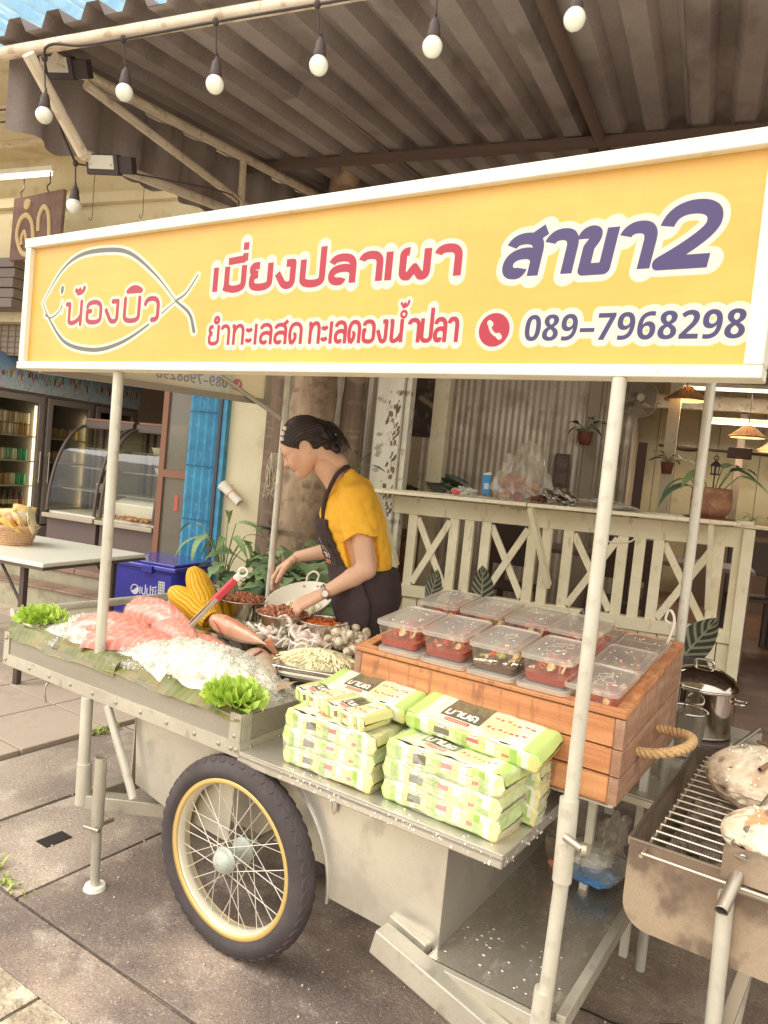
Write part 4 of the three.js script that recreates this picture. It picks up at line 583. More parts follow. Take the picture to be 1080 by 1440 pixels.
// =====================================================================  PLANTS
const leafMat = (c1, c2, t = 0.3) => surf({ c1, c2, n: 128, size: 0.12, fx: 3, fy: 3, rough: [0.45, 0.65], grain: 8, extra: { phys: 1, side: THREE.DoubleSide, transmission: t } });
function blade(L, W, bend, fold = 0.25, shape = 0.6, lobes = 0, nv = 12) { // leaf along +x, normal +y
  return grid(lobes ? 10 : 6, nv, (u, v) => { const s = (u - 0.5) * 2, prof = Math.pow(Math.sin(Math.PI * Math.pow(clamp(v, 0.001, 0.999), shape)), 0.8); let w = W * 0.5 * prof; if (lobes) w *= 1 - 0.55 * Math.pow(Math.abs(s), 2) * Math.pow(Math.abs(Math.sin(v * Math.PI * lobes)), 3); const a = bend * v; const R = bend ? L / bend : 0; return [bend ? R * Math.sin(a) : L * v, (bend ? -R * (1 - Math.cos(a)) : 0) + fold * Math.abs(s) * w + 0.006 * Math.sin(v * 20 + s * 3) * prof * W * 2, s * w]; });
}
function plant(name, lab, cat, pos, { n, len, wid, stem, mats, lobes = 0, bend = 1.1, spread = 0.9, pot, rise = [0.4, 1.2], world, group, fold = 0.2, shape = 0.6 }) {
  const o = world ? thing(name, lab, cat, pos, 0, group) : bthing(name, lab, cat, pos, 0, group);
  const gs = [0, 1, 2].map((k) => bake(blade(rr(len[0], len[1]), wid * rr(0.85, 1.15), bend * rr(0.7, 1.3), fold, shape, lobes)));
  const st = [];
  for (let i = 0; i < n; i++) {
    const a = i * 2.4 + rr(-0.3, 0.3), e = rr(rise[0], rise[1]), h = rr(stem[0], stem[1]), x = h * Math.cos(a) * spread * Math.cos(e), z = h * Math.sin(a) * spread * Math.cos(e), y = h * Math.sin(e) + 0.02;
    st.push(tube([[0, 0, 0], [x * 0.35, y * 0.6, z * 0.35], [x, y, z]], 0.0035, 8, 5));
    const m = share('leaf', gs[i % 3], mats[i % mats.length], o); m.position.set(x, y, z); m.rotation.set(rr(-0.4, 0.4), -a, rr(-0.1, 0.5), 'YXZ');
  }
  mesh('stem', st, flat(0x7c8a55, 0.7), o); if (pot) pot(o); return o;
}
const terra = surf({ c1: 0xa87a58, c2: 0x8d6147, c3: 0xb8967a, size: 0.2, rough: [0.8, 0.95], grain: 6 });
const potG = (r, h, y0, m, sau) => (o) => { mesh('pot', lathe([[0, 0], [r * 0.72, 0], [r * 0.95, h * 0.6], [r, h], [r * 1.06, h], [r * 1.06, h * 0.88], [r * 0.98, h * 0.86], [r * 0.9, h * 0.9], [0, h * 0.88]].map(([a, b]) => [a, b + y0]), 28), m, o); if (sau) mesh('saucer', lathe([[0, 0], [r * 1.2, 0], [r * 1.35, 0.02], [r * 1.3, 0.02], [r * 1.2, 0.008], [0, 0.008]].map(([a, b]) => [a, b + y0 - 0.01]), 28), flat(0x8b4a3a, 0.5), o); };
{
  const lg = leafMat(0x8aa06a, 0x66824f), lg2 = leafMat(0x9cb37a, 0x7c9a60), lgd = leafMat(0x5a7550, 0x46603f, 0.2), dark = leafMat(0x46503c, 0x394232, 0.1);
  // lush bush behind the left rear pole
  const bush = (p, n, lab, seedy) => plant('leafy_plant', lab, 'plant', toW(...p), { n: Math.round(n * 1.5), len: [0.12, 0.2], wid: 0.15, stem: [0.12, 0.5], mats: [lg, lg2, lg, lgd], lobes: 3, spread: 0.85, rise: [0.25, 1.35], world: true });
  bush([-0.38, 0.40, 0.75], 46, 'bushy green plant with lobed leaves behind the left rear pole'); bush([-0.12, 0.36, 0.9], 34, 'bushy green plant with lobed leaves behind the forearms of the seller'); bush([-0.55, 0.25, 0.95], 34, 'bushy green plant low behind the steel bowl of peanuts');
  plant('pale_plant', 'thin plant with drooping long pale green leaves against the cream pillar', 'plant', toW(-0.72, 0.45, 0.9), { n: 12, len: [0.14, 0.24], wid: 0.045, stem: [0.3, 0.55], mats: [lg2], spread: 0.6, rise: [0.8, 1.45], world: true, bend: 1.9 });
  // soil bed that carries them
  const bed = bthing('planter', 'long low planter box under the bushy plants behind the cart', 'planter', [-0.35, 0.0, 0.82]); mesh('planter_wall', span(-0.55, 0.5, 0, 0.3, -0.2, 0.28, 0.01), flat(0x8e7c6a, 0.85), bed); mesh('soil', displace(tf(new THREE.BoxGeometry(1.0, 0.03, 0.42, 16, 1, 8), [-0.02, 0.305, 0.04]), 0.012, 12), flat(0x57463d, 0.95), bed);
  plant('spiky_plant', 'small dark spiky plant at the foot of the cream pillar', 'plant', toW(-0.66, 0.84, 0.45), { n: 26, len: [0.12, 0.2], wid: 0.014, stem: [0.01, 0.03], mats: [dark], spread: 1, rise: [0.3, 1.3], world: true, bend: 0.3 });
  plant('monstera', 'dark green monstera with split leaves behind the left end of the ledge', 'plant', toW(-0.02, 0.9, -0.65), { n: 9, len: [0.24, 0.32], wid: 0.2, stem: [0.3, 0.6], mats: [lgd, dark], lobes: 5, spread: 0.55, rise: [0.6, 1.4], world: true, bend: 0.9, pot: (o) => mesh('pot', lathe([[0, -0.8], [0.16, -0.8], [0.2, 0], [0, 0]], 24), terra, o) });
  plant('branch_plant', 'thin branch with a few long leaves left of the white post', 'plant', toW(-0.22, 1.3, 0.15), { n: 5, len: [0.14, 0.2], wid: 0.04, stem: [0.14, 0.3], mats: [lgd], spread: 1, rise: [0.2, 0.9], world: true, bend: 0.5 });
  plant('hanging_plant', 'plant with dark drooping leaves in a terracotta pot fixed to the column', 'plant', toW(0.9, 1.93, -2.82), { n: 9, len: [0.14, 0.22], wid: 0.06, stem: [0.05, 0.16], mats: [dark, lgd], spread: 1.2, rise: [0.1, 0.9], world: true, pot: potG(0.075, 0.13, -0.12, flat(0x8d5747, 0.7)) });
  plant('hanging_plant', 'smaller plant in a terracotta pot fixed to the deeper post', 'plant', toW(1.68, 1.72, -3.45), { n: 9, len: [0.12, 0.2], wid: 0.05, stem: [0.04, 0.14], mats: [dark, lgd], spread: 1.2, rise: [0.1, 0.9], world: true, pot: potG(0.065, 0.12, -0.11, flat(0x8d5747, 0.7)) });
  const lp = plant('potted_plant', 'large terracotta pot with long arching leaves standing on the ledge', 'plant', toW(2.06, 1.25, 0.06), { n: 7, len: [0.2, 0.3], wid: 0.055, stem: [0.22, 0.34], mats: [lg2, lgd], spread: 0.8, rise: [0.7, 1.3], world: true, bend: 1.3, pot: (o) => { mesh('pot', lathe([[0, 0.012], [0.08, 0.012], [0.108, 0.06], [0.115, 0.12], [0.108, 0.185], [0.1, 0.19], [0.1, 0.17], [0, 0.165]], 32), terra, o); mesh('saucer', lathe([[0, 0], [0.13, 0], [0.15, 0.018], [0.14, 0.018], [0.125, 0.008], [0, 0.01]], 32), flat(0x8b4a3a, 0.5), o); } });
  const lan = thing('garden_ornament', 'small dark iron lantern ornament stuck in the terracotta pot', 'ornament', toW(2.06, 1.42, 0.09)); mesh('stake', cyl([0, 0, 0], [0, 0.1, 0], 0.004), M.black, lan); mesh('lantern_frame', [...[0, 1, 2, 3].map((k) => cyl([0.018 * Math.cos(k * 1.57), 0.1, 0.018 * Math.sin(k * 1.57)], [0.022 * Math.cos(k * 1.57), 0.15, 0.022 * Math.sin(k * 1.57)], 0.003)), torus(0.024, 0.004, [0, 0.1, 0], [Math.PI / 2, 0, 0]), torus(0.026, 0.004, [0, 0.15, 0], [Math.PI / 2, 0, 0])], M.black, lan); mesh('lantern_cap', tf(new THREE.ConeGeometry(0.03, 0.03, 8), [0, 0.17, 0]), M.black, lan); mesh('ring', torus(0.012, 0.003, [0, 0.195, 0], [0, 0, 0]), M.black, lan);
  for (const [x, z, s, l] of [[2.62, -4.85, 1, 'small potted plant left on the rear counter'], [2.85, -4.85, 0.9, 'small potted plant second on the rear counter'], [2.2, -4.85, 1.2, 'small dark potted plant at the end of the rear counter nearest the big pot'], [3.1, -4.85, 1, 'small potted plant farthest right on the rear counter']]) plant('counter_plant', l, 'plant', toW(x, 1.16, z), { n: 9, len: [0.05, 0.09], wid: 0.025, stem: [0.05, 0.12 * s], mats: [lg, lgd], spread: 0.8, world: true, pot: potG(0.05, 0.08, -0.07, terra) });
  // striped prayer-plant leaves poking up in front of the balustrade
  const stripe = (() => { const t = dtex(256, 256, (u, v, o) => { const s = Math.abs(u - 0.5) * 2, k = Math.sin((v * 14 - s * 3.2) * Math.PI * 1.0), a = smooth(0.1, 0.5, k); const e = s < 0.06 ? 0.8 : a * 0.75; o[0] = lerp(62, 172, e); o[1] = lerp(66, 170, e); o[2] = lerp(54, 140, e); }, true); return new THREE.MeshPhysicalMaterial({ map: t, roughness: 0.5, side: THREE.DoubleSide, transmission: 0.1 }); })();
  const pp = [[0.555, 0.6, 0.09, 0.19, 1.25, 'narrow', 'striped dark leaf nearest the seller, tilted and narrow, behind the food boxes'], [0.88, 0.625, 0.12, 0.215, 1.5, 'w', 'striped dark leaf standing tallest in the middle behind the food boxes'], [0.72, 0.60, 0.09, 0.1, 1.2, 'w', 'striped dark leaf tip showing lowest between the two taller leaves'], [1.47, 0.60, 0.1, 0.14, 1.1, 'w', 'striped dark leaf tip beside the near right pole'], [1.98, 0.50, 0.15, 0.28, 1.0, 'w', 'striped large leaf drooping above the cooking pot']];
  pp.forEach(([x, y, w, l, e, q, lab], i) => { const o = bthing('prayer_plant', lab, 'plant', [x, 0.0, 0.6], 0); mesh('stem', tube([[0, 0, 0], [0.01, y * 0.5, 0.02], [0, y, 0]], 0.005, 10, 6), flat(0x6f6a4c, 0.7), o); for (let k = 0; k < 3; k++) { const g = blade(l * (k ? 0.9 : 1) * 1.25, w * 1.15, 0.5, 0.25, 0.75); tf(g, [0, 0, 0], [0, 0, e]); tf(g, [0, k ? y * (0.8 - 0.12 * k) : y - 0.02, k ? -0.05 * k : 0], [0, k ? k * 2 : Math.PI / 2 + rr(-0.4, 0.4), 0]); if (!k) { const g2 = blade(l * 1.25, w * 1.15, 0.5, 0.25, 0.75); tf(g2, [0, 0, 0], [-Math.PI / 2, 0, 0]); tf(g2, [0, 0, 0], [0, 0, e + 0.05]); tf(g2, [0, y - 0.02, 0]); mesh('leaf', g2, stripe, o); } else mesh('leaf', g, stripe, o); } mesh('pot', lathe([[0, 0.01], [0.08, 0.01], [0.11, 0.2], [0.1, 0.2], [0, 0.18]], 24), flat(0x7d5f50, 0.8), o); });
  const pot2 = bthing('black_pot', 'stacked black plastic plant pots behind the cooking pot', 'pot', [2.02, 0.1, 0.72]); for (let k = 0; k < 3; k++) mesh('pot_rim', lathe([[0.07, 0.14 * k], [0.095, 0.13 + 0.14 * k], [0.105, 0.13 + 0.14 * k], [0.105, 0.155 + 0.14 * k], [0.095, 0.155 + 0.14 * k], [0.08, 0.14 * k + 0.02]], 28), flat(0x4b3f3c, 0.5), pot2);
}
// =====================================================================  LEFT SHOP CONTENTS (building frame)
{
  const dk = flat(0xa89a8f, 0.45), dkr = flat(0x6b5b56, 0.45), glass = new THREE.MeshPhysicalMaterial({ color: 0xf3f3ea, roughness: 0.03, transmission: 1, thickness: 0, ior: 1.45 });
  // fridge front along z at x=-4, facing +x ; spans z -0.1 .. -1.9, extends forward out of frame
  const fr = bthing('drinks_fridge', 'three-door glass drinks fridge with a printed ice banner along the top', 'fridge', [-4, 0.345, 0]);
  mesh('cabinet', [span(-0.7, -0.66, 0, 1.75, -1.95, 0.12), span(-0.66, 0, 0, 0.12, -1.95, 0.12), span(-0.66, 0, 1.4, 1.75, -1.95, 0.12), span(-0.66, 0, 0.12, 1.4, -1.95, -1.9), span(-0.66, 0, 0.12, 1.4, 0.06, 0.12)], dk, fr);
  for (const z of [-0.625, -1.27]) mesh('divider', span(-0.66, -0.005, 0.12, 1.4, z - 0.03, z + 0.03), dk, fr);
  for (const [a, b] of [[-0.6, 0.06], [-1.24, -0.66], [-1.89, -1.3]]) {
    const d = new THREE.Group(); d.name = 'door'; fr.add(d);
    mesh('door_frame', [span(0.002, 0.03, 0.14, 0.2, a, b), span(0.002, 0.03, 1.33, 1.39, a, b), span(0.002, 0.03, 0.2, 1.33, a, a + 0.05), span(0.002, 0.03, 0.2, 1.33, b - 0.05, b)], dk, d);
    mesh('pane', span(0.012, 0.016, 0.2, 1.33, a + 0.05, b - 0.05), glass, d); const hz = a < -0.7 && a > -1.3 ? b - 0.025 : a + 0.025; mesh('handle', [cyl([0.05, 0.55, hz], [0.05, 0.86, hz], 0.008), cyl([0.03, 0.58, hz], [0.05, 0.58, hz], 0.006), cyl([0.03, 0.83, hz], [0.05, 0.83, hz], 0.006)], flat(0xd8d0bf, 0.3, 0.6), d);
  }
  mesh('light_strip', [cyl([-0.04, 0.2, -0.565], [-0.04, 1.3, -0.565], 0.012)], new THREE.MeshStandardMaterial({ color: 0xffffff, emissive: 0xfff6df, emissiveIntensity: 1.2 }), fr); { const l = new THREE.RectAreaLight(0xfff0d4, 5, 1.0, 0.03); l.position.set(-0.06, 0.75, -0.56); l.rotation.set(0, Math.PI * 0.25, Math.PI / 2); fr.add(l); const l2 = new THREE.RectAreaLight(0xfff0d4, 4, 0.03, 1.0); l2.position.set(-0.06, 0.75, -1.2); l2.rotation.set(0, Math.PI * 0.25, 0); fr.add(l2); }
  const shy = [0.3, 0.52, 0.76, 1.0]; for (const y of shy) for (const [a, b] of [[-0.59, 0.05], [-1.24, -0.66], [-1.89, -1.3]]) { mesh('shelf', span(-0.6, -0.02, y - 0.012, y, a, b), flat(0xd9d2c2, 0.4), fr); }
  // printed banner (flat print of blue sky over ice)
  const bc = document.createElement('canvas'); bc.width = 1024; bc.height = 160; const x = bc.getContext('2d'); const gr = x.createLinearGradient(0, 0, 0, 160); gr.addColorStop(0, '#6f93b8'); gr.addColorStop(0.5, '#a9c9dd'); gr.addColorStop(1, '#e2ecec'); x.fillStyle = gr; x.fillRect(0, 0, 1024, 160);
  for (let i = 0; i < 420; i++) { x.fillStyle = `rgba(${220 + rr(-40, 20)},${226 + rr(-40, 20)},${222 + rr(-40, 20)},0.75)`; x.save(); x.translate(rr(0, 1024), rr(98, 158)); x.rotate(rr(0, 3)); const s = rr(6, 18); x.fillRect(-s / 2, -s / 2, s, s * 0.7); x.restore(); }
  for (let i = 0; i < 150; i++) { const cx = rr(0, 1024), cy = rr(66, 104), w = rr(4, 9), h = rr(14, 34); x.fillStyle = ['#a8573f', '#c98f54', '#8fa65a', '#d9d4bd', '#b34a40', '#6b4f3f', '#d8b25c', '#e8e2cf'][i % 8]; x.fillRect(cx, cy - h / 2, w, h); x.fillRect(cx + w * 0.3, cy - h * 0.72, w * 0.4, h * 0.3); }
  mesh('banner', tf(new THREE.PlaneGeometry(2.05, 0.31), [0.035, 1.575, -0.91], [0, Math.PI / 2, 0]).toNonIndexed ? keep(tf(new THREE.PlaneGeometry(2.05, 0.31), [0.035, 1.575, -0.91], [0, Math.PI / 2, 0])) : null, new THREE.MeshStandardMaterial({ map: canvasTex(bc), roughness: 0.5 }), fr);
  // drinks: individual cans and bottles in the nearest door and a few behind the second
  const canC = [0xe4dcc6, 0xd8cfb6, 0xb9986a, 0xcfc6ae, 0xc2a37a, 0xd9d3bd, 0x7fb08c, 0xc9b48e, 0x9a7a5a, 0x4f9a72], cg = bake(lathe([[0, 0], [0.024, 0], [0.029, 0.008], [0.029, 0.098], [0.024, 0.112], [0, 0.112]], 14)), cmats = canC.map((c) => flat(c, 0.3, 0.35));
  const bg = bake(lathe([[0, 0], [0.026, 0], [0.028, 0.006], [0.028, 0.085], [0.024, 0.105], [0.011, 0.135], [0.011, 0.165], [0, 0.166]], 14)), bl = bake(lathe([[0.0285, 0.03], [0.0285, 0.075]], 14)), bmat = flat(0x4d3a31, 0.15, 0, { clearcoat: 1 }), lmat = [flat(0xd5c7a0, 0.6), flat(0xb45a4c, 0.6), flat(0xcfc4ae, 0.6)];
  const can = (p, m, lab) => { const o = new THREE.Mesh(cg, m); o.name = numbered('drink_can'); o.position.set(...toW(...p)); scene.add(o); o.castShadow = o.receiveShadow = true; tag(o, lab, 'can', 'cans in the drinks fridge'); };
  const rowN = ['top', 'second', 'third'];
  for (let r = 0; r < 3; r++) for (let i = 0; i < 10; i++) { const y = 0.345 + shy[3 - r]; const lastG = i > 7 && r > 0; can([-4.12, y, -0.535 + (9 - i) * 0.062], lastG ? cmats[9] : cmats[(i * 3 + r * 5 + (i >> 2)) % 9], (lastG ? 'green drink can' : 'pale drink can') + ' on the ' + rowN[r] + ' shelf behind the nearest fridge door'); if (r === 0) can([-4.12, y + 0.113, -0.535 + (9 - i) * 0.062], cmats[(i * 7 + 2) % 6], 'pale drink can stacked as the upper layer on the top fridge shelf'); }
  for (let r = 0; r < 2; r++) for (let i = 0; i < 9; i++) can([-4.16, 0.345 + shy[3 - r], -1.2 + i * 0.064], cmats[[2, 4, 8, 2, 8, 4, 2, 7, 8][(i + r) % 9]], 'amber drink can on the ' + rowN[r] + ' shelf behind the second fridge door');
  for (let r = 0; r < 2; r++) for (let i = 0; i < 9; i++) { const o = bthing('drink_bottle', (i === 0 ? 'brown bottle with a red label' : 'brown bottle with a pale label') + (r ? ' on the bottom shelf' : ' on the shelf above the bottom') + ' of the nearest fridge', 'bottle', [-4.12, 0.345 + (r ? 0.12 : shy[0]), -0.53 + i * 0.066], 0, 'bottles in the drinks fridge'); share('glass', bg, bmat, o); share('label', bl, lmat[i === 0 ? 1 : 0], o); }
  // two curved display cases
  const mkCase = (x0, x1, lab) => { const o = bthing('display_case', lab, 'display case', [x0, 0.345, -0.75]); const W = x1 - x0, prof = []; for (let k = 0; k <= 16; k++) { const t = k / 16, a = t * Math.PI / 2; prof.push([0.62 - 0.42 * (1 - Math.cos(a)), 0.36 + 0.79 * Math.sin(a) * 1.0]); }
    mesh('base', [span(0, W, 0.06, 0.3, 0, 0.6, 0.006)], dkr, o); mesh('base_ledge', span(-0.01, W + 0.01, 0.3, 0.34, -0.01, 0.66, 0.006), flat(0xb9ad99, 0.4, 0.3), o); mesh('plinth', span(0.02, W - 0.02, -0.0, 0.06, 0.04, 0.56), dkr, o);
    for (const sx of [0.012, W - 0.012]) { mesh('curved_frame', tube(prof.map(([z, y]) => [sx, y, z]), 0.014, 30, 8), dkr, o); mesh('side_glass', extr([[0.02, 0.35], ...prof.map(([z, y]) => [z - 0.012, y]), [0.02, 1.14]], 0.004).applyMatrix4(new THREE.Matrix4().makeBasis(V(0, 0, 1), V(0, 1, 0), V(-1, 0, 0)).setPosition(sx, 0, 0)), glass, o); }
    mesh('front_glass', grid(1, 16, (u, v) => { const k = prof[Math.round(v * 16)]; return [0.02 + u * (W - 0.04), k[1], k[0]]; }), glass, o); mesh('top_panel', span(0, W, 1.13, 1.2, 0, 0.24, 0.006), dkr, o); mesh('wood_trim', span(0.01, W - 0.01, 1.2, 1.222, 0.02, 0.22, 0.004), flat(0x9c6f52, 0.5), o); mesh('rear_post', [span(0, 0.05, 0.34, 1.13, 0.0, 0.05), span(W - 0.05, W, 0.34, 1.13, 0, 0.05)], dkr, o);
    [[0.56, 0.48], [0.76, 0.40], [0.94, 0.3]].forEach(([y, d]) => { mesh('glass_shelf', span(0.03, W - 0.03, y, y + 0.008, 0.05, d), flat(0xcfd0c2, 0.2, 0, { transmission: 0.6 }), o); }); mesh('deck', span(0.02, W - 0.02, 0.34, 0.36, 0.03, 0.6), flat(0xe4dfd0, 0.4), o); mesh('back_panel', span(0.05, W - 0.05, 0.36, 1.13, 0.01, 0.015), flat(0x8f857a, 0.4), o); return o; };
  mkCase(-3.35, -2.78, 'dark curved glass display case beside the fridges, nearly empty'); mkCase(-2.74, -2.14, 'dark curved glass display case holding white tubs beside the glass door');
  for (const [x0, y, lab] of [[-2.45, 1.29, 'white foam tub on the top shelf of the right display case'], [-2.40, 1.11, 'white foam tub on the middle shelf of the right display case'], [-3.02, 1.11, 'white cup on the middle shelf of the left display case'], [-3.1, 0.91, 'white cup on the lower shelf of the left display case'], [-2.95, 1.29, 'white cup on the top shelf of the left display case']]) { const o = bthing('food_tub', lab, 'tub', [x0, y, -0.52]); const w = lab.includes('tub') ? 1.5 : 0.9; mesh('tub_body', lathe([[0, 0], [0.04 * w, 0], [0.055 * w, 0.06], [0.06 * w, 0.062], [0.05 * w, 0.056], [0.036 * w, 0.01], [0, 0.01]], 20), flat(0xf0ecde, 0.5), o); mesh('contents', sph(0.045 * w, [0, 0.045, 0], [1, 0.4, 1]), flat(0xb8895d, 0.7), o); }
  const tbx = bthing('white_tray', 'long white tray in the right display case', 'tray', [-2.44, 0.72, -0.35]); mesh('tray_body', box(0.5, 0.16, 0.25, [0, 0.08, 0], [0.25, 0, 0], 0.012), flat(0xf6f3e6, 0.35), tbx);
  const pc = []; for (let i = 0; i < 60; i++) pc.push(sph(rr(0.016, 0.03), [rr(-0.24, 0.24), 0.02, rr(-0.06, 0.1)], [1, 0.6, 1], 8, 6)); const past = tag(mesh('pastries', pc, surf({ c1: 0xc99a6b, c2: 0xa97850, size: 0.1, n: 64, rough: [0.6, 0.8] })), 'row of small brown snacks on the deck of the right display case', 'snacks', null, 'stuff'); past.position.set(...toW(-2.44, 0.71, -0.2)); past.rotation.y = TH;
  // brown framed glass door
  const brn = flat(0x8d6248, 0.5), gd = bthing('glass_door', 'brown framed glass door between the display case and the blue gate', 'door', [-2.06, 0.345, -0.05], -0.05); mesh('door_frame', [span(0, 0.055, 0, 2.0, -0.02, 0.02), span(0.29, 0.335, 0, 2.0, -0.02, 0.02), span(0.055, 0.29, 0.78, 0.84, -0.02, 0.02), span(0.055, 0.29, 0, 0.12, -0.02, 0.02)], brn, gd); for (const [a, b] of [[0.12, 0.78], [0.84, 2.0]]) mesh('pane', span(0.055, 0.29, a, b, -0.003, 0.003), new THREE.MeshPhysicalMaterial({ color: 0xcfc8b6, roughness: 0.06, transmission: 0.8, thickness: 0 }), gd); mesh('handle', [cyl([0.312, 0.86, 0.05], [0.312, 1.2, 0.05], 0.009), cyl([0.312, 0.88, 0.02], [0.312, 0.88, 0.05], 0.008), cyl([0.312, 1.18, 0.02], [0.312, 1.18, 0.05], 0.008)], dkr, gd); mesh('sticker', box(0.04, 0.13, 0.002, [0.2, 0.58, 0.006]), flat(0xc05a4c, 0.5), gd);
  const sh = bthing('door_shelf', 'white shelf of bottles seen through the glass door', 'shelf', [-2.0, 0.345, -0.55]); for (const y of [0.9, 1.3]) mesh('shelf_board', span(0, 0.4, y - 0.02, y, -0.15, 0.1), flat(0xe2dccb, 0.5), sh); mesh('shelf_back', span(-0.02, 0.42, 0, 1.9, -0.2, -0.17), flat(0xb3a896, 0.6), sh);
  [[0.06, 1.3, 0xe9e5d6, 'white bottle on the upper shelf behind the glass door'], [0.2, 1.3, 0xd6dccb, 'pale bottle on the upper shelf behind the glass door'], [0.32, 1.3, 0x6fae7c, 'green bottle on the upper shelf behind the glass door'], [0.1, 0.9, 0xdedacb, 'white bottle on the lower shelf behind the glass door'], [0.25, 0.9, 0x7db487, 'green bottle on the lower shelf behind the glass door']].forEach(([dx, y, c, lab]) => { const o = bthing('shelf_bottle', lab, 'bottle', [-2.0 + dx, 0.345 + y, -0.54]); mesh('bottle_body', lathe([[0, 0], [0.04, 0], [0.043, 0.01], [0.043, 0.15], [0.018, 0.19], [0.018, 0.21]], 18), flat(c, 0.35), o); mesh('cap', cyl([0, 0.21, 0], [0, 0.235, 0], 0.02), flat(0xf0ece0, 0.4), o); });
  // blue folding gate
  const blue = surf({ c1: 0x4a9cc0, c2: 0x3b86ac, c3: 0x7fb6c8, at3: 0.68, size: 0.4, fx: 3, fy: 5, rough: [0.4, 0.6], grain: 5 });
  const fg = bthing('folding_gate', 'bright blue folding metal gate standing folded beside the cream pillar', 'gate', [-1.74, 0.1, 0.03]); for (let i = 0; i < 8; i++) mesh('gate_panel', box(0.042, 2.2, 0.004, [0.018 + i * 0.036, 1.1, 0.012], [0, i % 2 ? 0.5 : -0.5, 0]), blue, fg); for (let i = 0; i < 5; i++) mesh('cross_hinge', [...Array.from({ length: 8 }, (_, k) => cyl([0.018 + k * 0.036, 0.3 + 0.42 * i, 0.028], [0.04 + k * 0.036, 0.31 + 0.42 * i, 0.03], 0.004, 0.004, 6))], flat(0x3d6f8a, 0.5), fg).userData.kind = 'stuff'; mesh('end_post', span(0.3, 0.325, 0, 2.2, -0.01, 0.05), flat(0x4c4446, 0.5), fg); mesh('end_post', span(0.326, 0.365, 0, 2.2, -0.01, 0.04), blue, fg); mesh('latch_plate', box(0.02, 0.06, 0.02, [-0.015, 1.75, 0.02]), dkr, fg);
  // hanging carved board with raised letters
  const hb = bthing('hanging_board', 'brown carved board with raised pale letters hanging over the left shop', 'sign', [-3.25, 3.05, 0.3], -0.2); const wd = surf({ c1: 0x86695c, c2: 0x76594f, c3: 0x977b6a, size: 0.6, fx: 2, fy: 9, rough: [0.6, 0.8], grain: 5 });
  mesh('board', box(0.72, 0.52, 0.03, [0.05, 0, 0], [0, 0, -0.02], 0.006), wd, hb); const lt = flat(0xd9bf8c, 0.6);
  const raise = (pts, r) => { const g = tube(pts, r, 50, 8); return tf(g, [0, 0, 0.018], [0, 0, 0], [1, 1, 0.5]); };
  mesh('raised_letter', [raise([[0.02, -0.23, 0], [-0.12, -0.2, 0], [-0.21, -0.06, 0], [-0.18, 0.06, 0], [-0.09, 0.10, 0], [0.0, 0.03, 0], [0.04, -0.12, 0], [0.05, -0.25, 0]], 0.023), raise([[-0.02, -0.23, 0], [-0.06, -0.12, 0], [-0.10, -0.03, 0], [-0.14, -0.08, 0], [-0.13, -0.14, 0]], 0.018)], lt, hb); mesh('raised_letter', raise([[0.10, -0.05, 0], [0.10, 0.07, 0], [0.16, 0.14, 0], [0.23, 0.08, 0], [0.26, -0.08, 0], [0.27, -0.22, 0]], 0.022), lt, hb); mesh('raised_dot', tf(new THREE.CylinderGeometry(0.042, 0.042, 0.02, 24), [-0.08, 0.185, 0.02], [Math.PI / 2, 0, 0]), lt, hb);
  for (const s of [-0.2, 0.18]) mesh('hook', tube([[s, 0.26, 0], [s - 0.012, 0.30, 0.01], [s + 0.012, 0.33, 0], [s - 0.01, 0.37, -0.01], [s + 0.005, 0.42, 0]], 0.006, 20, 6), flat(0x5d4b42, 0.5), hb);
  for (const [hx, l] of [[-2.82, 'thin wire hook loop hanging on the cream wall beside the carved board'], [-2.3, 'long thin wire hook hanging on the cream wall above the sign corner']]) { const o = bthing('wire_hook', l, 'hook', [hx, 3.3, 0.12]); mesh('wire', tube([[0, 0.35, 0], [0, 0.05, 0], [0.005, -0.12, 0], [-0.02, -0.15, 0], [-0.03, -0.12, 0]], 0.003, 30, 5), flat(0x6d5d50, 0.5), o); }
  for (const [y, z] of [[3.6, 0.6], [3.52, 0.9]]) tag(mesh('overhead_wire', cyl(toW(-7, y, z + 0.4), toW(-0.9, y + 0.12, z), 0.006), flat(0x57483f, 0.6)), y > 3.55 ? 'upper dark wire strung under the left shop soffit' : 'lower dark wire strung under the left shop soffit', 'wire');
  const tc = bthing('camera_box', 'grey metal box fixed under the awning behind the sign corner', 'box', [-1.05, 2.6, 0.9]); mesh('box_body', box(0.28, 0.16, 0.2, [0, 0.1, 0], [0.1, 0.2, 0], 0.01), M.galv, tc);
  // rolled paper tucked on the pillar
  const rp = bthing('paper_roll', 'rolled white paper tied with pink string tucked against the cream pillar', 'paper roll', [-1.27, 1.06, 0.08]); rp.rotation.z = -0.62;
  mesh('paper', [grid(30, 6, (u, v) => { const a = u * 9, r = (0.034 - 0.012 * u) * (1 + 0.35 * Math.pow(1 - v, 3)); return [(v - 0.5) * 0.21, r * Math.cos(a), r * Math.sin(a)]; })], flat(0xf0e9d6, 0.8, 0, { side: THREE.DoubleSide }), rp); mesh('string', [torus(0.034, 0.0035, [0.0, 0, 0], [0, Math.PI / 2, 0]), tube([[0, 0.034, 0.01], [0.02, 0.06, 0.02], [0.05, 0.05, 0.02], [0.02, 0.04, 0.02], [-0.03, 0.07, 0.02]], 0.003, 24, 5)], flat(0xdd9a80, 0.7), rp);
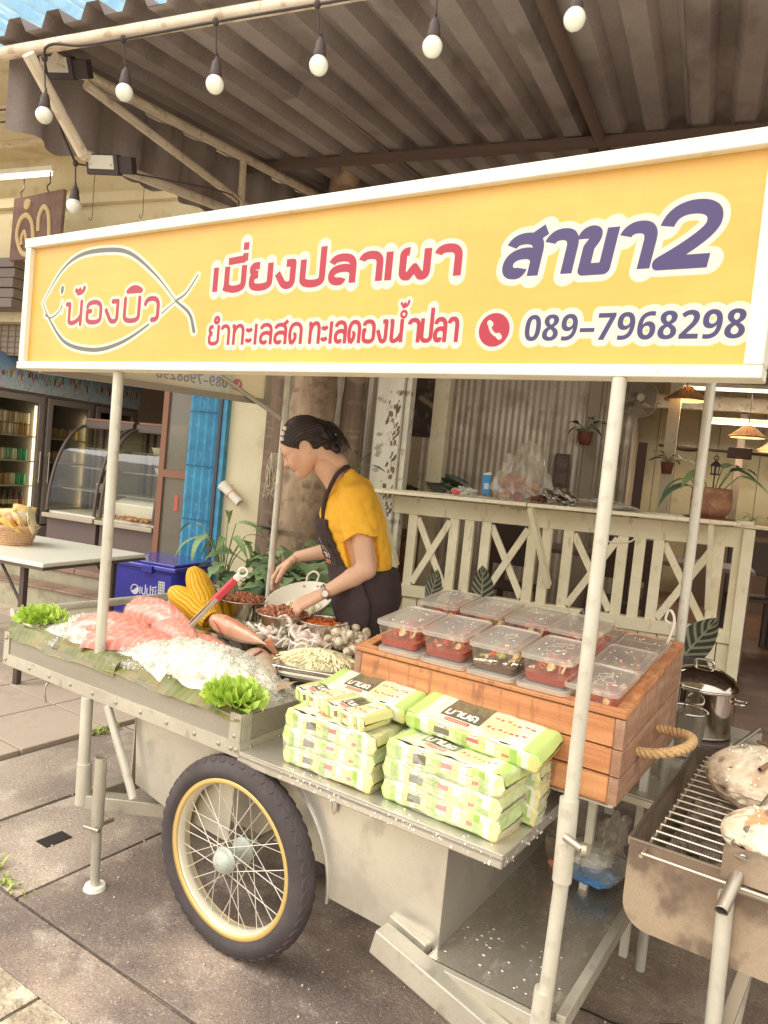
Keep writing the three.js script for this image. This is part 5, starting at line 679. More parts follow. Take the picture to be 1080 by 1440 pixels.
  // folding table with snack basket
  const tb = bthing('folding_table', 'white topped folding table at the left edge holding a snack basket', 'table', [-1.75, 0.02, 1.6]); mesh('tabletop', box(1.34, 0.026, 0.78, [0, 0.668, 0], [0, 0, 0], 0.008), flat(0xe3dfcf, 0.35), tb); mesh('edge_band', [span(-0.672, 0.672, 0.642, 0.655, -0.39, 0.39)], flat(0x5b4d48, 0.5), tb); for (const [a, b] of [[0.48, 0.33], [0.48, -0.33], [-0.6, 0.33], [-0.6, -0.33]]) { mesh('leg', box(0.032, 0.65, 0.032, [a, 0.325, b], [0, 0, 0], 0.003), flat(0x5b4d48, 0.5, 0.3), tb); } for (const b of [0.33, -0.33]) mesh('leg_stay', cyl([0.48, 0.42, b], [0.3, 0.64, b], 0.008), flat(0x5b4d48, 0.5, 0.3), tb); mesh('leg_stretcher', box(0.024, 0.024, 0.66, [0.48, 0.12, 0]), flat(0x5b4d48, 0.5), tb);
  const bk = bthing('snack_basket', 'wicker basket at the left edge filled with snack bags', 'basket', [-1.72, 0.702, 1.62]); const wk = surf({ c1: 0xd9b389, c2: 0xb98f66, size: 0.06, fx: 6, fy: 6, n: 128, rough: [0.6, 0.8], grain: 8 });
  for (let k = 0; k < 7; k++) mesh('wicker_band', torus(0.095 + k * 0.005, 0.0085, [0, 0.01 + k * 0.0145, 0], [Math.PI / 2, 0, 0], 6, 40), wk, bk); const wv = []; for (let k = 0; k < 40; k++) { const a = k / 40 * 6.283; wv.push(cyl([0.094 * Math.cos(a), 0, 0.094 * Math.sin(a)], [0.13 * Math.cos(a), 0.105, 0.13 * Math.sin(a)], 0.0055, 0.0055, 5)); } mesh('wicker_stake', wv, wk, bk).userData.kind = 'stuff'; mesh('basket_floor', cyl([0, 0, 0], [0, 0.012, 0], 0.094, 0.094, 30), wk, bk); mesh('basket_rim', torus(0.131, 0.011, [0, 0.108, 0], [Math.PI / 2, 0, 0], 8, 40), wk, bk);
  const bags = [[-0.06, 0.13, 0, 0.3, 0.25, 0xe9cf8a, 'pale yellow'], [0.06, 0.13, 0.02, -0.5, 0.5, 0xecd79a, 'light yellow'], [0.0, 0.155, -0.05, 0.9, -0.2, 0xe4c477, 'golden'], [-0.04, 0.12, 0.08, 0.2, 0.9, 0xc94f47, 'red'], [0.05, 0.12, 0.085, -0.2, 0.9, 0xf0c24a, 'bright yellow'], [0.11, 0.15, -0.02, -0.9, 0.3, 0xf0dfae, 'cream']];
  bags.forEach(([x0, y, z, ry, rx, c, nm]) => { const o = thing('snack_bag', nm + ' snack bag standing in the wicker basket', 'snack bag', toW(-1.72 + x0, 0.702 + y, 1.62 + z), TH + ry); o.rotation.x = rx; const pl = (s) => grid(10, 12, (u, v) => { const a = (u - 0.5) * 2, b = (v - 0.5) * 2; const puff = 0.02 * Math.sqrt(Math.max(0, (1 - a * a) * (1 - b * b))); return [a * 0.065 + 0.002 * Math.sin(v * 40), b * 0.075, s * puff + 0.003 * vn3(a * 4, b * 4, s, 3)]; }); const m = flat(c, 0.35, 0.1, { clearcoat: 0.5, side: THREE.DoubleSide }); mesh('wrapper', [pl(1), pl(-1)], m, o); mesh('print_patch', grid(6, 6, (u, v) => { const a = (u - 0.5) * 1.1, b = (v - 0.5) * 0.9; return [a * 0.065, b * 0.075, 0.0025 + 0.02 * Math.sqrt(Math.max(0, (1 - a * a) * (1 - b * b))) + 0.003 * vn3(a * 4, b * 4, 1, 3)]; }), flat([0xd9784a, 0xe8e0c8, 0xb8583e][Math.floor(rnd() * 3)], 0.4), o); });
  // blue cooler box
  const cb = document.createElement('canvas'); cb.width = 512; cb.height = 360; const y = cb.getContext('2d'); y.fillStyle = '#3433a0'; y.fillRect(0, 0, 512, 360); y.strokeStyle = '#e9e8f0'; y.lineWidth = 7; y.beginPath(); y.arc(190, 140, 34, 0, 7); y.stroke(); y.fillStyle = '#e9e8f0'; y.beginPath(); y.moveTo(160, 157); y.quadraticCurveTo(195, 140, 220, 110); y.quadraticCurveTo(232, 150, 205, 167); y.quadraticCurveTo(180, 177, 160, 157); y.fill(); thai(y, 'เปป', 232, 167, 52, 108, [['#e9e8f0', 9]]); thai(y, 'ซี', 340, 167, 52, 48, [['#e9e8f0', 8]]); thai(y, '๊', 312, 167, 52, 1, [['#e9e8f0', 5]]); y.fillStyle = '#e6e3da'; y.fillRect(400, 50, 56, 92); y.fillStyle = '#8d8a94'; for (let i = 0; i < 3; i++) for (let j = 0; j < 4; j++) y.fillRect(406 + i * 16, 58 + j * 20, 12, 14);
  const co = bthing('cooler_box', 'blue plastic cooler box with white drink logo standing behind the tray', 'cooler', [-1.35, 0.0, 0.68]); const bl2 = flat(0x3433a0, 0.35); mesh('box_body', [tf(tf(new THREE.CylinderGeometry(0.36, 0.33, 0.55, 4, 1), [0, 0, 0], [0, Math.PI / 4, 0]), [0, 0.275, 0], [0, 0, 0], [1, 1, 0.86])], bl2, co); { const g = new THREE.PlaneGeometry(0.47, 0.33); mesh('printed_front', keep(tf(g, [0.0, 0.36, 0.2165], [0.033, 0, 0])), new THREE.MeshStandardMaterial({ map: canvasTex(cb), roughness: 0.35 }), co); } mesh('lid', [box(0.545, 0.035, 0.47, [0, 0.562, 0], [0, 0, 0], 0.012), box(0.5, 0.02, 0.43, [0, 0.588, 0], [0, 0, 0], 0.009)], flat(0x3a3aa6, 0.25, 0, { clearcoat: 0.6 }), co); mesh('lid_clip', [box(0.09, 0.05, 0.02, [0.05, 0.55, 0.24], [0, 0, 0], 0.006)], bl2, co);
}
// =====================================================================  THINGS ON THE LEDGE
{
  const plast = (c, t = 0.75, r = 0.25) => flat(c, r, 0, { transmission: t, thickness: 0, side: THREE.DoubleSide, clearcoat: 0.6 });
  const crumple = (s, amp, f, sd, sq = [1, 1, 1]) => { const g = new THREE.IcosahedronGeometry(1, 5); const p = g.attributes.position; for (let i = 0; i < p.count; i++) { const x = p.getX(i), y = p.getY(i), z = p.getZ(i); const k = 1 + amp * (Math.abs(vn3(x * f, y * f, z * f, sd)) + 0.6 * Math.abs(vn3(x * f * 2.3, y * f * 2.3, z * f * 2.3, sd + 2)) - 0.4); p.setXYZ(i, x * k * s * sq[0], Math.max(y * k * s * sq[1], -s * sq[1] * 0.8), z * k * s * sq[2]); } return toCreasedNormals(g, 0.35); };
  const bag = bthing('clear_bag', 'large clear plastic bag of red and orange food packets on the ledge', 'plastic bag', [0.93, 1.31, 0.12]); mesh('bag_film', (() => { const g = crumple(0.15, 0.5, 2.2, 4, [1.05, 1, 0.8]); const p = g.attributes.position; for (let i = 0; i < p.count; i++) { const y = p.getY(i); if (y > 0) p.setY(i, y * 1.7 + 0.05 * vn3(p.getX(i) * 30, 2, p.getZ(i) * 30, 3)); } return toCreasedNormals(g, 0.3); })(), plast(0xf2eee2, 0.82, 0.18), bag);
  const pk = [0xc98c62, 0xc0704f, 0xd9ab6a, 0xb8604d, 0xb5836a, 0xcf9d78]; for (let i = 0; i < 26; i++) mesh('food_packet', tf(crumple(0.034, 0.4, 2, i, [1.3, 0.5, 0.8]), [rr(-0.105, 0.105), rr(-0.06, 0.075), rr(-0.06, 0.07)], [rr(-0.6, 0.6), rr(0, 3), rr(-0.8, 0.8)]), flat(pk[i % 6], 0.4), bag);
  const b2 = bthing('clear_bag', 'small clear bag with a red label lying at the left of the ledge', 'plastic bag', [0.575, 1.26, 0.12]); mesh('bag_film', crumple(0.075, 0.4, 2.4, 9, [1.1, 0.5, 0.8]), plast(0xf0ece0, 0.6), b2); mesh('red_label', tf(crumple(0.03, 0.3, 2, 3, [1, 0.7, 0.5]), [-0.045, 0.0, 0.045]), flat(0xd24a4e, 0.5), b2); mesh('bag_tail', tf(crumple(0.05, 0.4, 2.4, 19, [1.8, 0.22, 0.8]), [0.1, -0.02, 0.03]), plast(0xf0ece0, 0.5), b2);
  const bc = bthing('blue_carton', 'small blue carton standing on the ledge beside the clear bag', 'carton', [0.70, 1.24, 0.07], 0.3); mesh('carton_body', box(0.055, 0.13, 0.04, [0, 0.085, 0], [0, 0, 0.06], 0.006), flat(0x3f97cf, 0.35), bc); mesh('carton_top', box(0.05, 0.02, 0.035, [0.0, 0.155, 0], [0, 0, 0.3], 0.004), flat(0xe8eef0, 0.4), bc); mesh('print_patch', box(0.03, 0.04, 0.002, [0, 0.075, 0.021], [0, 0, 0.06]), flat(0xd9e6ec, 0.4), bc);
  const fo = bthing('foil_wrappers', 'heap of crumpled silver snack wrappers on the ledge', 'wrappers', [1.14, 1.245, 0.15]); for (let i = 0; i < 11; i++) mesh('wrapper', tf(crumple(0.045, 0.6, 2.6, i + 30, [1.4, 0.28, 0.7]), [rr(-0.1, 0.12), rr(0.015, 0.07), rr(-0.05, 0.06)], [rr(-0.5, 0.5), rr(0, 3), rr(-0.6, 0.7)]), i % 3 ? flat(0xcdc6ba, 0.2, 0.9) : flat(0x9c6a62, 0.3, 0.5), fo);
  const wb = bthing('white_bags', 'flattened white plastic bags on the ledge behind the near right pole', 'plastic bags', [1.48, 1.25, 0.1]); for (let i = 0; i < 7; i++) mesh('bag_fold', tf(crumple(0.07, 0.5, 2, i + 60, [1.5, 0.12, 0.8]), [rr(-0.18, 0.2), 0.008 + i * 0.006, rr(-0.05, 0.05)], [0, rr(0, 3), rr(-0.1, 0.1)]), plast(0xf1ede0, 0.4, 0.4), wb);
  const tcy = bthing('tin_tray', 'thin grey tray under the white bags on the ledge', 'tray', [1.5, 1.238, 0.08]); mesh('tray_body', box(0.4, 0.008, 0.16, [0, 0.004, 0], [0, 0, 0.017], 0.002), M.dullsteel, tcy);
}
// =====================================================================  SELLER
{
  const o = thing('person', 'person in yellow T-shirt and black apron leaning over the cart, reaching into the bowls', 'person', [-1.64, 0, -2.33], 33 * Math.PI / 180);
  const skinC = lin(0xe2b696), skinD = lin(0xc6957a), lipC = lin(0xa9605a), brow = lin(0x54403a);
  const shN = [0.008, 1.235, 0.14], elN = [0.072, 0.985, 0.168], wrN = [-0.078, 0.882, 0.165], shF = [0.0, 1.235, -0.13], elF = [-0.035, 1.02, -0.165], wrF = [-0.222, 0.962, -0.20];
  // hand: capsules from a wrist, direction d, palm normal n (towards the palm), thumb side t
  const handCaps = (w, d, n, t, curl, L = 0.165) => {
    const D = V(...d).normalize(), T = V(...t).normalize(), N = V(...n).normalize(), W = V(...w), out = [], at = (a, b, c) => W.clone().addScaledVector(D, a).addScaledVector(T, b).addScaledVector(N, c).toArray();
    const pl = L * 0.5; for (const b of [-0.026, -0.009, 0.009, 0.025]) out.push([at(0.012, b * 0.55, 0), at(pl, b, 0), 0.0145, 0.0125]);
    const fl = [0.42, 0.47, 0.44, 0.34];
    [0.027, 0.009, -0.009, -0.026].forEach((b, i) => { let p = [pl, b, 0], ang = 0.12; const segs = [0.46, 0.3, 0.24]; segs.forEach((s, k) => { ang += curl[k] * (1 + 0.1 * i); const l = L * fl[i] * s * 1.25, q = [p[0] + l * Math.cos(ang), p[1] + b * 0.06, p[2] + l * Math.sin(ang)]; out.push([at(...p), at(...q), 0.0098 - k * 0.0009, 0.0092 - k * 0.0011]); p = q; }); });
    let p = [0.03, 0.024, 0.004]; [[0.032, 0.026, 0.014], [0.022, 0.006, 0.012], [0.018, 0.0, 0.01]].forEach((s, k) => { const q = [p[0] + s[0], p[1] + s[1], p[2] + s[2]]; out.push([at(...p), at(...q), 0.0125 - k * 0.0015, 0.011 - k * 0.0017]); p = q; });
    return out;
  };
  const hN = handCaps(wrN, [-0.82, -0.5, -0.05], [0.25, -0.55, -0.75], [-0.35, 0.2, -0.9], [0.25, 0.45, 0.35]), hF = handCaps(wrF, [-0.72, -0.62, -0.05], [0.5, -0.75, 0.1], [-0.25, -0.1, 0.95], [0.3, 0.42, 0.3]);
  const handMesh = (caps_) => { let lo = [9, 9, 9], hi = [-9, -9, -9]; for (const [a, b] of caps_) for (const q of [a, b]) for (let i = 0; i < 3; i++) { lo[i] = Math.min(lo[i], q[i] - 0.03); hi[i] = Math.max(hi[i], q[i] + 0.03); } return nets((x, y, z) => { const p = [x, y, z]; let d = 9; caps_.forEach((c, i) => { const e = caps(p, ...c); d = i < 4 ? smin(d, e, 0.012) : smin(d, e, 0.006); }); return d; }, lo, hi, 0.003); };
  const bodySdf = (x, y, z) => {
    const p = [x, y, z]; let d = caps(p, [-0.02, 1.24, 0], [-0.125, 1.35, 0], 0.058, 0.05);
    d = smin(d, ell(p, [-0.005, 1.15, 0], [0.105, 0.125, 0.14]), 0.06); d = smin(d, ell(p, [0.05, 1.0, 0], [0.1, 0.13, 0.12]), 0.06); d = smin(d, ell(p, [0.085, 0.86, 0], [0.105, 0.11, 0.14]), 0.06); d = smin(d, caps(p, shF, shN, 0.045, 0.045), 0.05);
    for (const [s, e, w] of [[shN, elN, wrN], [shF, elF, wrF]]) { d = smin(d, caps(p, s, e, 0.043, 0.034), 0.02); const m = [lerp(e[0], w[0], 0.3), lerp(e[1], w[1], 0.3), lerp(e[2], w[2], 0.3)]; d = smin(d, caps(p, e, m, 0.034, 0.0345), 0.012); d = smin(d, caps(p, m, w, 0.0345, 0.0225), 0.012); }
    for (const s of [-1, 1]) { d = smin(d, caps(p, [0.085, 0.82, s * 0.075], [0.04, 0.45, s * 0.085], 0.075, 0.05), 0.03); d = smin(d, caps(p, [0.04, 0.45, s * 0.085], [0.09, 0.08, s * 0.085], 0.05, 0.034), 0.02); }
    return d;
  };
  const bodyG = nets(bodySdf, [-0.36, 0.03, -0.30], [0.26, 1.42, 0.26], 0.0095);
  // head in its own upright frame facing -x, then pitched down
  const headSdf = (x, y, z) => {
    const az = Math.abs(z), p = [x, y, z], q = [x, y, az];
    let d = ell(p, [0.008, 0.03, 0], [0.103, 0.094, 0.077]);
    d = smin(d, ell(p, [-0.048, -0.02, 0], [0.052, 0.075, 0.056]), 0.035);
    d = smin(d, caps(q, [-0.072, -0.085, 0.0], [0.0, -0.045, 0.05], 0.017, 0.022), 0.035); // jaw
    d = smin(d, ell(p, [-0.077, -0.086, 0], [0.02, 0.017, 0.02]), 0.02); // chin
    d = smin(d, caps(p, [-0.096, 0.012, 0], [-0.116, -0.02, 0], 0.0075, 0.0098), 0.014); d = smin(d, ell([x, y, az], [-0.098, -0.028, 0.012], [0.012, 0.009, 0.009]), 0.01); // nose
    d = smin(d, ell(p, [-0.0965, -0.051, 0], [0.0105, 0.0058, 0.02]), 0.008); d = smin(d, ell(p, [-0.093, -0.062, 0], [0.0105, 0.0062, 0.017]), 0.007); // lips
    d = smin(d, ell(q, [-0.092, 0.02, 0.03], [0.013, 0.008, 0.024]), 0.02); // brow ridge
    d = -smin(-d, ell(q, [-0.103, -0.0, 0.032], [0.015, 0.011, 0.016]), 0.012); // eye socket
    d = smin(d, ell(q, [-0.082, -0.001, 0.031], [0.0125, 0.0105, 0.0135]), 0.005); d = smin(d, ell(q, [-0.07, -0.03, 0.038], [0.025, 0.022, 0.018]), 0.025); // lid, cheek
    d = smin(d, ell(q, [0.012, -0.004, 0.073], [0.0145, 0.025, 0.009]), 0.008); d = -smin(-d, ell(q, [0.008, 0.0, 0.084], [0.008, 0.015, 0.007]), 0.004); d = smin(d, ell(q, [0.004, -0.03, 0.072], [0.008, 0.009, 0.007]), 0.005); // ear
    d = smin(d, caps(p, [0.035, -0.03, 0], [0.075, -0.13, 0], 0.052, 0.05), 0.03); // neck
    return d;
  };
  const HP = [-0.205, 1.41, 0], HA = 0.62;
  let headG = nets(headSdf, [-0.135, -0.17, -0.1], [0.135, 0.14, 0.1], 0.003);
  headG = paint(headG, (x, y, z) => { let c = mix3(skinC, skinD, clamp(0.25 * smooth(-0.03, -0.09, y) + 0.12 * Math.abs(vn3(x * 30, y * 30, z * 30)))); const az = Math.abs(z); if (x < -0.086 && az < 0.019 && y > -0.069 && y < -0.046) c = mix3(c, lipC, 0.8); if (x < -0.07 && az > 0.012 && az < 0.052 && y > 0.016 + az * 0.06 && y < 0.024 + az * 0.1) c = mix3(c, brow, 0.9); if (x < -0.075 && az > 0.018 && az < 0.047 && y > -0.011 && y < -0.0065) c = mix3(c, brow, 1); if (x > -0.08 && x < -0.04 && az > 0.03 && y < -0.01 && y > -0.05) c = mix3(c, lin(0xd08a72), 0.25); return c; });
  tf(headG, HP, [0, 0, HA], 0.88);
  const fleshy = (g) => paint(g, (x, y, z) => mix3(skinC, skinD, 0.18 + 0.2 * Math.abs(vn3(x * 22, y * 22, z * 22))));
  const skin = new THREE.MeshPhysicalMaterial({ vertexColors: true, roughness: 0.5, sheen: 0.3, sheenRoughness: 0.5 }); skin.sheenColor = new THREE.Color(0.5, 0.25, 0.18);
  mesh('body', [fleshy(bodyG), headG, fleshy(handMesh(hN)), fleshy(handMesh(hF))], skin, o);
  // hair: swept back into a low bun
  const strand = (a, b, f) => Math.sin(a * f) * 0.5 + Math.sin(a * f * 2.3 + b * 20) * 0.3;
  let hair = nets((x, y, z) => {
    const p = [x, y, z], ang = Math.atan2(z, y - 0.0), rg = 0.0035 * strand(ang * 12 + x * 10 - y * 16, x, 3.6) + 0.005 * vn3(x * 20, y * 20, z * 20, 4);
    let d = ell(p, [0.012, 0.034, 0], [0.106, 0.106, 0.087]) + rg; const pl = -((x + 0.099) * 0.66 + (y - 0.07) * 0.75) + 0.004 * Math.sin(z * 60) + (Math.abs(z) > 0.06 && x < 0.035 && x > -0.02 && y < 0.02 ? 0.012 : 0); d = Math.max(d, pl); d = Math.max(d, -ell([x, y, Math.abs(z)], [0.0, -0.006, 0.09], [0.03, 0.034, 0.034]));
    d = smin(d, ell(p, [0.095, -0.02, 0.01], [0.044, 0.052, 0.052]) + 0.005 * Math.sin(Math.atan2(y + 0.03, x - 0.104) * 5 + z * 60 + 3 * vn3(x * 25, y * 25, z * 25, 2)), 0.02); d = smin(d, ell(p, [0.106, 0.03, 0], [0.03, 0.035, 0.045]) + rg, 0.02); d = smin(d, caps(p, [0.105, -0.075, 0.02], [0.085, -0.105, 0.02], 0.022, 0.006), 0.015); return d;
  }, [-0.14, -0.15, -0.12], [0.19, 0.16, 0.12], 0.003);
  tf(hair, HP, [0, 0, HA], 0.88); const hm = surf({ c1: 0x372a28, c2: 0x261d1c, c3: 0x4a3934, at3: 0.62, n: 256, size: 0.15, fx: 2, fy: 14, rough: [0.35, 0.55], grain: 6, bump: 0.001 }); mesh('hair', hair, hm, o);
  const wisps = []; for (let i = 0; i < 60; i++) { const a = rr(-0.9, 0.9), s = rr(-0.06, 0.075); wisps.push(tube([[0.09, 0.06 + s * 0.5, s], [0.14 + rr(0, 0.02), 0.0 + rr(-0.02, 0.03), s], [0.12 + rr(-0.01, 0.05), -0.05 - rr(0, 0.06), s * 1.2]], 0.0009, 10, 4)); } mesh('hair_strands', tf(bake(wisps), HP, [0, 0, HA], 0.88), hm, o).userData.kind = 'stuff';
  const clip = new THREE.Group(); clip.name = 'hair_clip'; o.add(clip); [[-0.036, 0.112, 0.047], [-0.055, 0.098, 0.048], [-0.069, 0.079, 0.047]].forEach((p) => { const g = tf(sph(0.0098, [0, 0, 0], [1, 1, 0.6]), p); tf(g, HP, [0, 0, HA], 0.88); mesh('clip_bead', g, flat(0xf3efe6, 0.25, 0, { clearcoat: 1 }), clip); }); mesh('clip_bar', tf(cyl([-0.038, 0.113, 0.04], [-0.075, 0.072, 0.04], 0.003), HP, [0, 0, HA], 0.88), flat(0xb8a98f, 0.4, 0.7), clip);
  mesh('earring', tf(sph(0.0035, [0.0, -0.034, 0.08]), HP, [0, 0, HA], 0.88), M.steel, o);
  // shirt
  const wr = (x, y, z) => 0.0062 * (1 - 2 * Math.abs(vn3(x * 13 + y * 10, y * 5 - x * 6, z * 11, 8))) * 0.8 + 0.0035 * (1 - 2 * Math.abs(vn3(x * 26 - y * 16, y * 12 + x * 9, z * 24, 9))) + 0.002 * Math.sin((y * 1.1 + x * 0.7) * 55 + 3 * vn3(x * 8, y * 8, z * 8)) * smooth(1.12, 0.98, y);
  const shirtSolid = (x, y, z) => { const p = [x, y, z]; let d = ell(p, [-0.01, 1.155, 0], [0.126, 0.14, 0.158]); d = smin(d, ell(p, [0.048, 1.0, 0], [0.122, 0.15, 0.138]), 0.07); d = smin(d, caps(p, [0.004, 1.243, -0.13], [0.012, 1.243, 0.13], 0.054, 0.054), 0.05); d = smin(d, caps(p, [-0.03, 1.26, 0], [-0.055, 1.305, 0], 0.082, 0.064), 0.04);
    for (const [s, e] of [[shN, elN], [shF, elF]]) d = smin(d, caps(p, s, [lerp(s[0], e[0], 0.6), lerp(s[1], e[1], 0.6), lerp(s[2], e[2], 0.6)], 0.059, 0.07), 0.022); return d + wr(x, y, z); };
  const shirtG = nets((x, y, z) => { let d = shirtSolid(x, y, z);
    d = Math.max(d, 0.955 + 0.05 * (x - 0.05) - y); for (const [s, e, k] of [[shN, elN, 1], [shF, elF, -1]]) { if ((z - s[2] * 0.55) * k > 0) { const dx = e[0] - s[0], dy = e[1] - s[1], dz = e[2] - s[2], L = Math.hypot(dx, dy, dz), t = ((x - s[0]) * dx + (y - s[1]) * dy + (z - s[2]) * dz) / L; const near = caps([x, y, z], s, e, 0.075, 0.075); if (near < 0) d = Math.max(d, t - 0.137 + 0.01 * Math.sin(x * 50)); } }
    const nx = x + 0.085, ny = y - 1.325; d = Math.max(d, -(ell([x, y, z], [-0.09, 1.335, 0], [0.075, 0.07, 0.068]))); return d; }, [-0.2, 0.9, -0.28], [0.24, 1.38, 0.28], 0.0056);
  mesh('t_shirt', shirtG, surf({ c1: 0xfcc440, c2: 0xf2b432, n: 128, size: 0.2, rough: [0.8, 0.95], grain: 5 }), o);
  // trousers + apron
  const blk = surf({ c1: 0x463838, c2: 0x3c3030, n: 128, size: 0.2, rough: [0.8, 0.95], grain: 4 });
  const lowSolid = (p) => { let d = ell(p, [0.085, 0.86, 0], [0.13, 0.14, 0.165]); d = smin(d, ell(p, [0.06, 0.955, 0], [0.118, 0.08, 0.138]), 0.05); for (const s of [-1, 1]) { d = smin(d, caps(p, [0.09, 0.82, s * 0.075], [0.04, 0.45, s * 0.085], 0.088, 0.06), 0.04); d = smin(d, caps(p, [0.04, 0.45, s * 0.085], [0.09, 0.08, s * 0.085], 0.06, 0.046), 0.02); } return d; };
  mesh('trousers', nets((x, y, z) => { const p = [x, y, z]; return Math.max(lowSolid(p) + 0.003 * vn3(x * 20, y * 14, z * 20, 6), 0.07 - y, y - 0.972 - 0.05 * (x - 0.05)); }, [-0.14, 0.05, -0.24], [0.27, 1.04, 0.24], 0.009), blk, o);
  mesh('apron', nets((x, y, z) => { const p = [x, y, z]; const tor = Math.min(shirtSolid(x, y, z), lowSolid([x, Math.max(y, 0.6), z])), d = Math.abs(tor - 0.0085) - 0.0045; const k = y > 0.985 ? (x - lerp(0.035, -0.085, clamp((y - 0.985) / 0.165))) : (x - lerp(0.10, 0.035, clamp((y - 0.86) / 0.125))); let e = Math.max(d, k * 0.9, y - 1.152, 0.42 - y); if (y > 0.98) e = Math.max(e, Math.abs(z) - 0.125); return e; }, [-0.24, 0.4, -0.24], [0.16, 1.18, 0.24], 0.0068), blk, o);
  mesh('apron_strap', [tube([[-0.108, 1.145, 0.088], [-0.112, 1.2, 0.084], [-0.098, 1.26, 0.078], [-0.075, 1.318, 0.066], [-0.05, 1.345, 0.04], [-0.038, 1.352, 0]], 0.0085, 40, 8), tube([[-0.108, 1.145, -0.088], [-0.112, 1.2, -0.084], [-0.098, 1.26, -0.078], [-0.075, 1.318, -0.066], [-0.05, 1.345, -0.04], [-0.038, 1.352, 0]], 0.0085, 40, 8)], blk, o);
  // printed emblem on the bib: follows the cloth
  { const c = document.createElement('canvas'); c.width = 256; c.height = 256; const x = c.getContext('2d'); x.fillStyle = '#423535'; x.fillRect(0, 0, 256, 256); x.strokeStyle = '#dcd0d6'; x.lineWidth = 14; x.lineCap = 'round'; x.beginPath(); x.moveTo(90, 30); x.quadraticCurveTo(130, 40, 120, 90); x.lineTo(150, 130); x.stroke(); x.strokeStyle = '#b8a3b0'; x.lineWidth = 8; x.beginPath(); x.arc(96, 48, 18, 0, 5); x.stroke(); x.strokeStyle = '#8fbf6a'; x.lineWidth = 12; x.beginPath(); x.moveTo(60, 90); x.lineTo(92, 120); x.moveTo(70, 125); x.lineTo(100, 95); x.stroke(); thai(x, 'าผา', 70, 186, 40, 120, [['#f0e6d2', 11]]); thai(x, 'ผ', 112, 186, 40, 40, [['#e87a9a', 11]]); x.strokeStyle = '#f09a5a'; x.lineWidth = 8; thai(x, 'นานา', 64, 236, 32, 130, [['#f0955c', 9]]);
    const f = (u, v) => { const y = lerp(0.975, 1.085, v), z = lerp(0.015, 0.115, u); let lo = -0.3, hi = 0.05; for (let i = 0; i < 22; i++) { const m = (lo + hi) / 2; if (Math.min(shirtSolid(m, y, z), lowSolid([m, y, z])) - 0.0145 > 0) lo = m; else hi = m; } return [lo, y, z, u, v]; }; mesh('apron_print', grid(16, 16, f), new THREE.MeshStandardMaterial({ map: canvasTex(c), roughness: 0.85, side: THREE.DoubleSide }), o); }
  // watch
  const wa = new THREE.Group(); wa.name = 'wrist_watch'; o.add(wa); const dir = V(elN[0] - wrN[0], elN[1] - wrN[1], elN[2] - wrN[2]).normalize(), wp = V(...wrN).addScaledVector(dir, 0.012); wa.position.copy(wp); wa.quaternion.setFromUnitVectors(V(0, 0, 1), dir); mesh('watch_strap', [torus(0.0255, 0.0052, [0, 0, -0.004], [0, 0, 0]), torus(0.0255, 0.0052, [0, 0, 0.004], [0, 0, 0])], M.dullsteel, wa); { const lz = V(0.35, 0.25, 1).applyQuaternion(wa.quaternion.clone().invert()); lz.z = 0; lz.normalize(); const g = new THREE.CylinderGeometry(0.0135, 0.0145, 0.008, 24); g.applyQuaternion(new THREE.Quaternion().setFromUnitVectors(V(0, 1, 0), lz)); g.translate(lz.x * 0.03, lz.y * 0.03, 0); mesh('watch_case', g, M.dullsteel, wa); const g2 = new THREE.CylinderGeometry(0.0112, 0.0112, 0.002, 24); g2.applyQuaternion(new THREE.Quaternion().setFromUnitVectors(V(0, 1, 0), lz)); g2.translate(lz.x * 0.0348, lz.y * 0.0348, 0); mesh('watch_dial', g2, flat(0xf3efe2, 0.2), wa); }
  for (const s of [-1, 1]) mesh('shoe', displace(tf(new RoundedBoxGeometry(0.23, 0.075, 0.085, 3, 0.03), [0.04, 0.045, s * 0.085]), 0.003, 20), flat(0x57484a, 0.7), o);
}
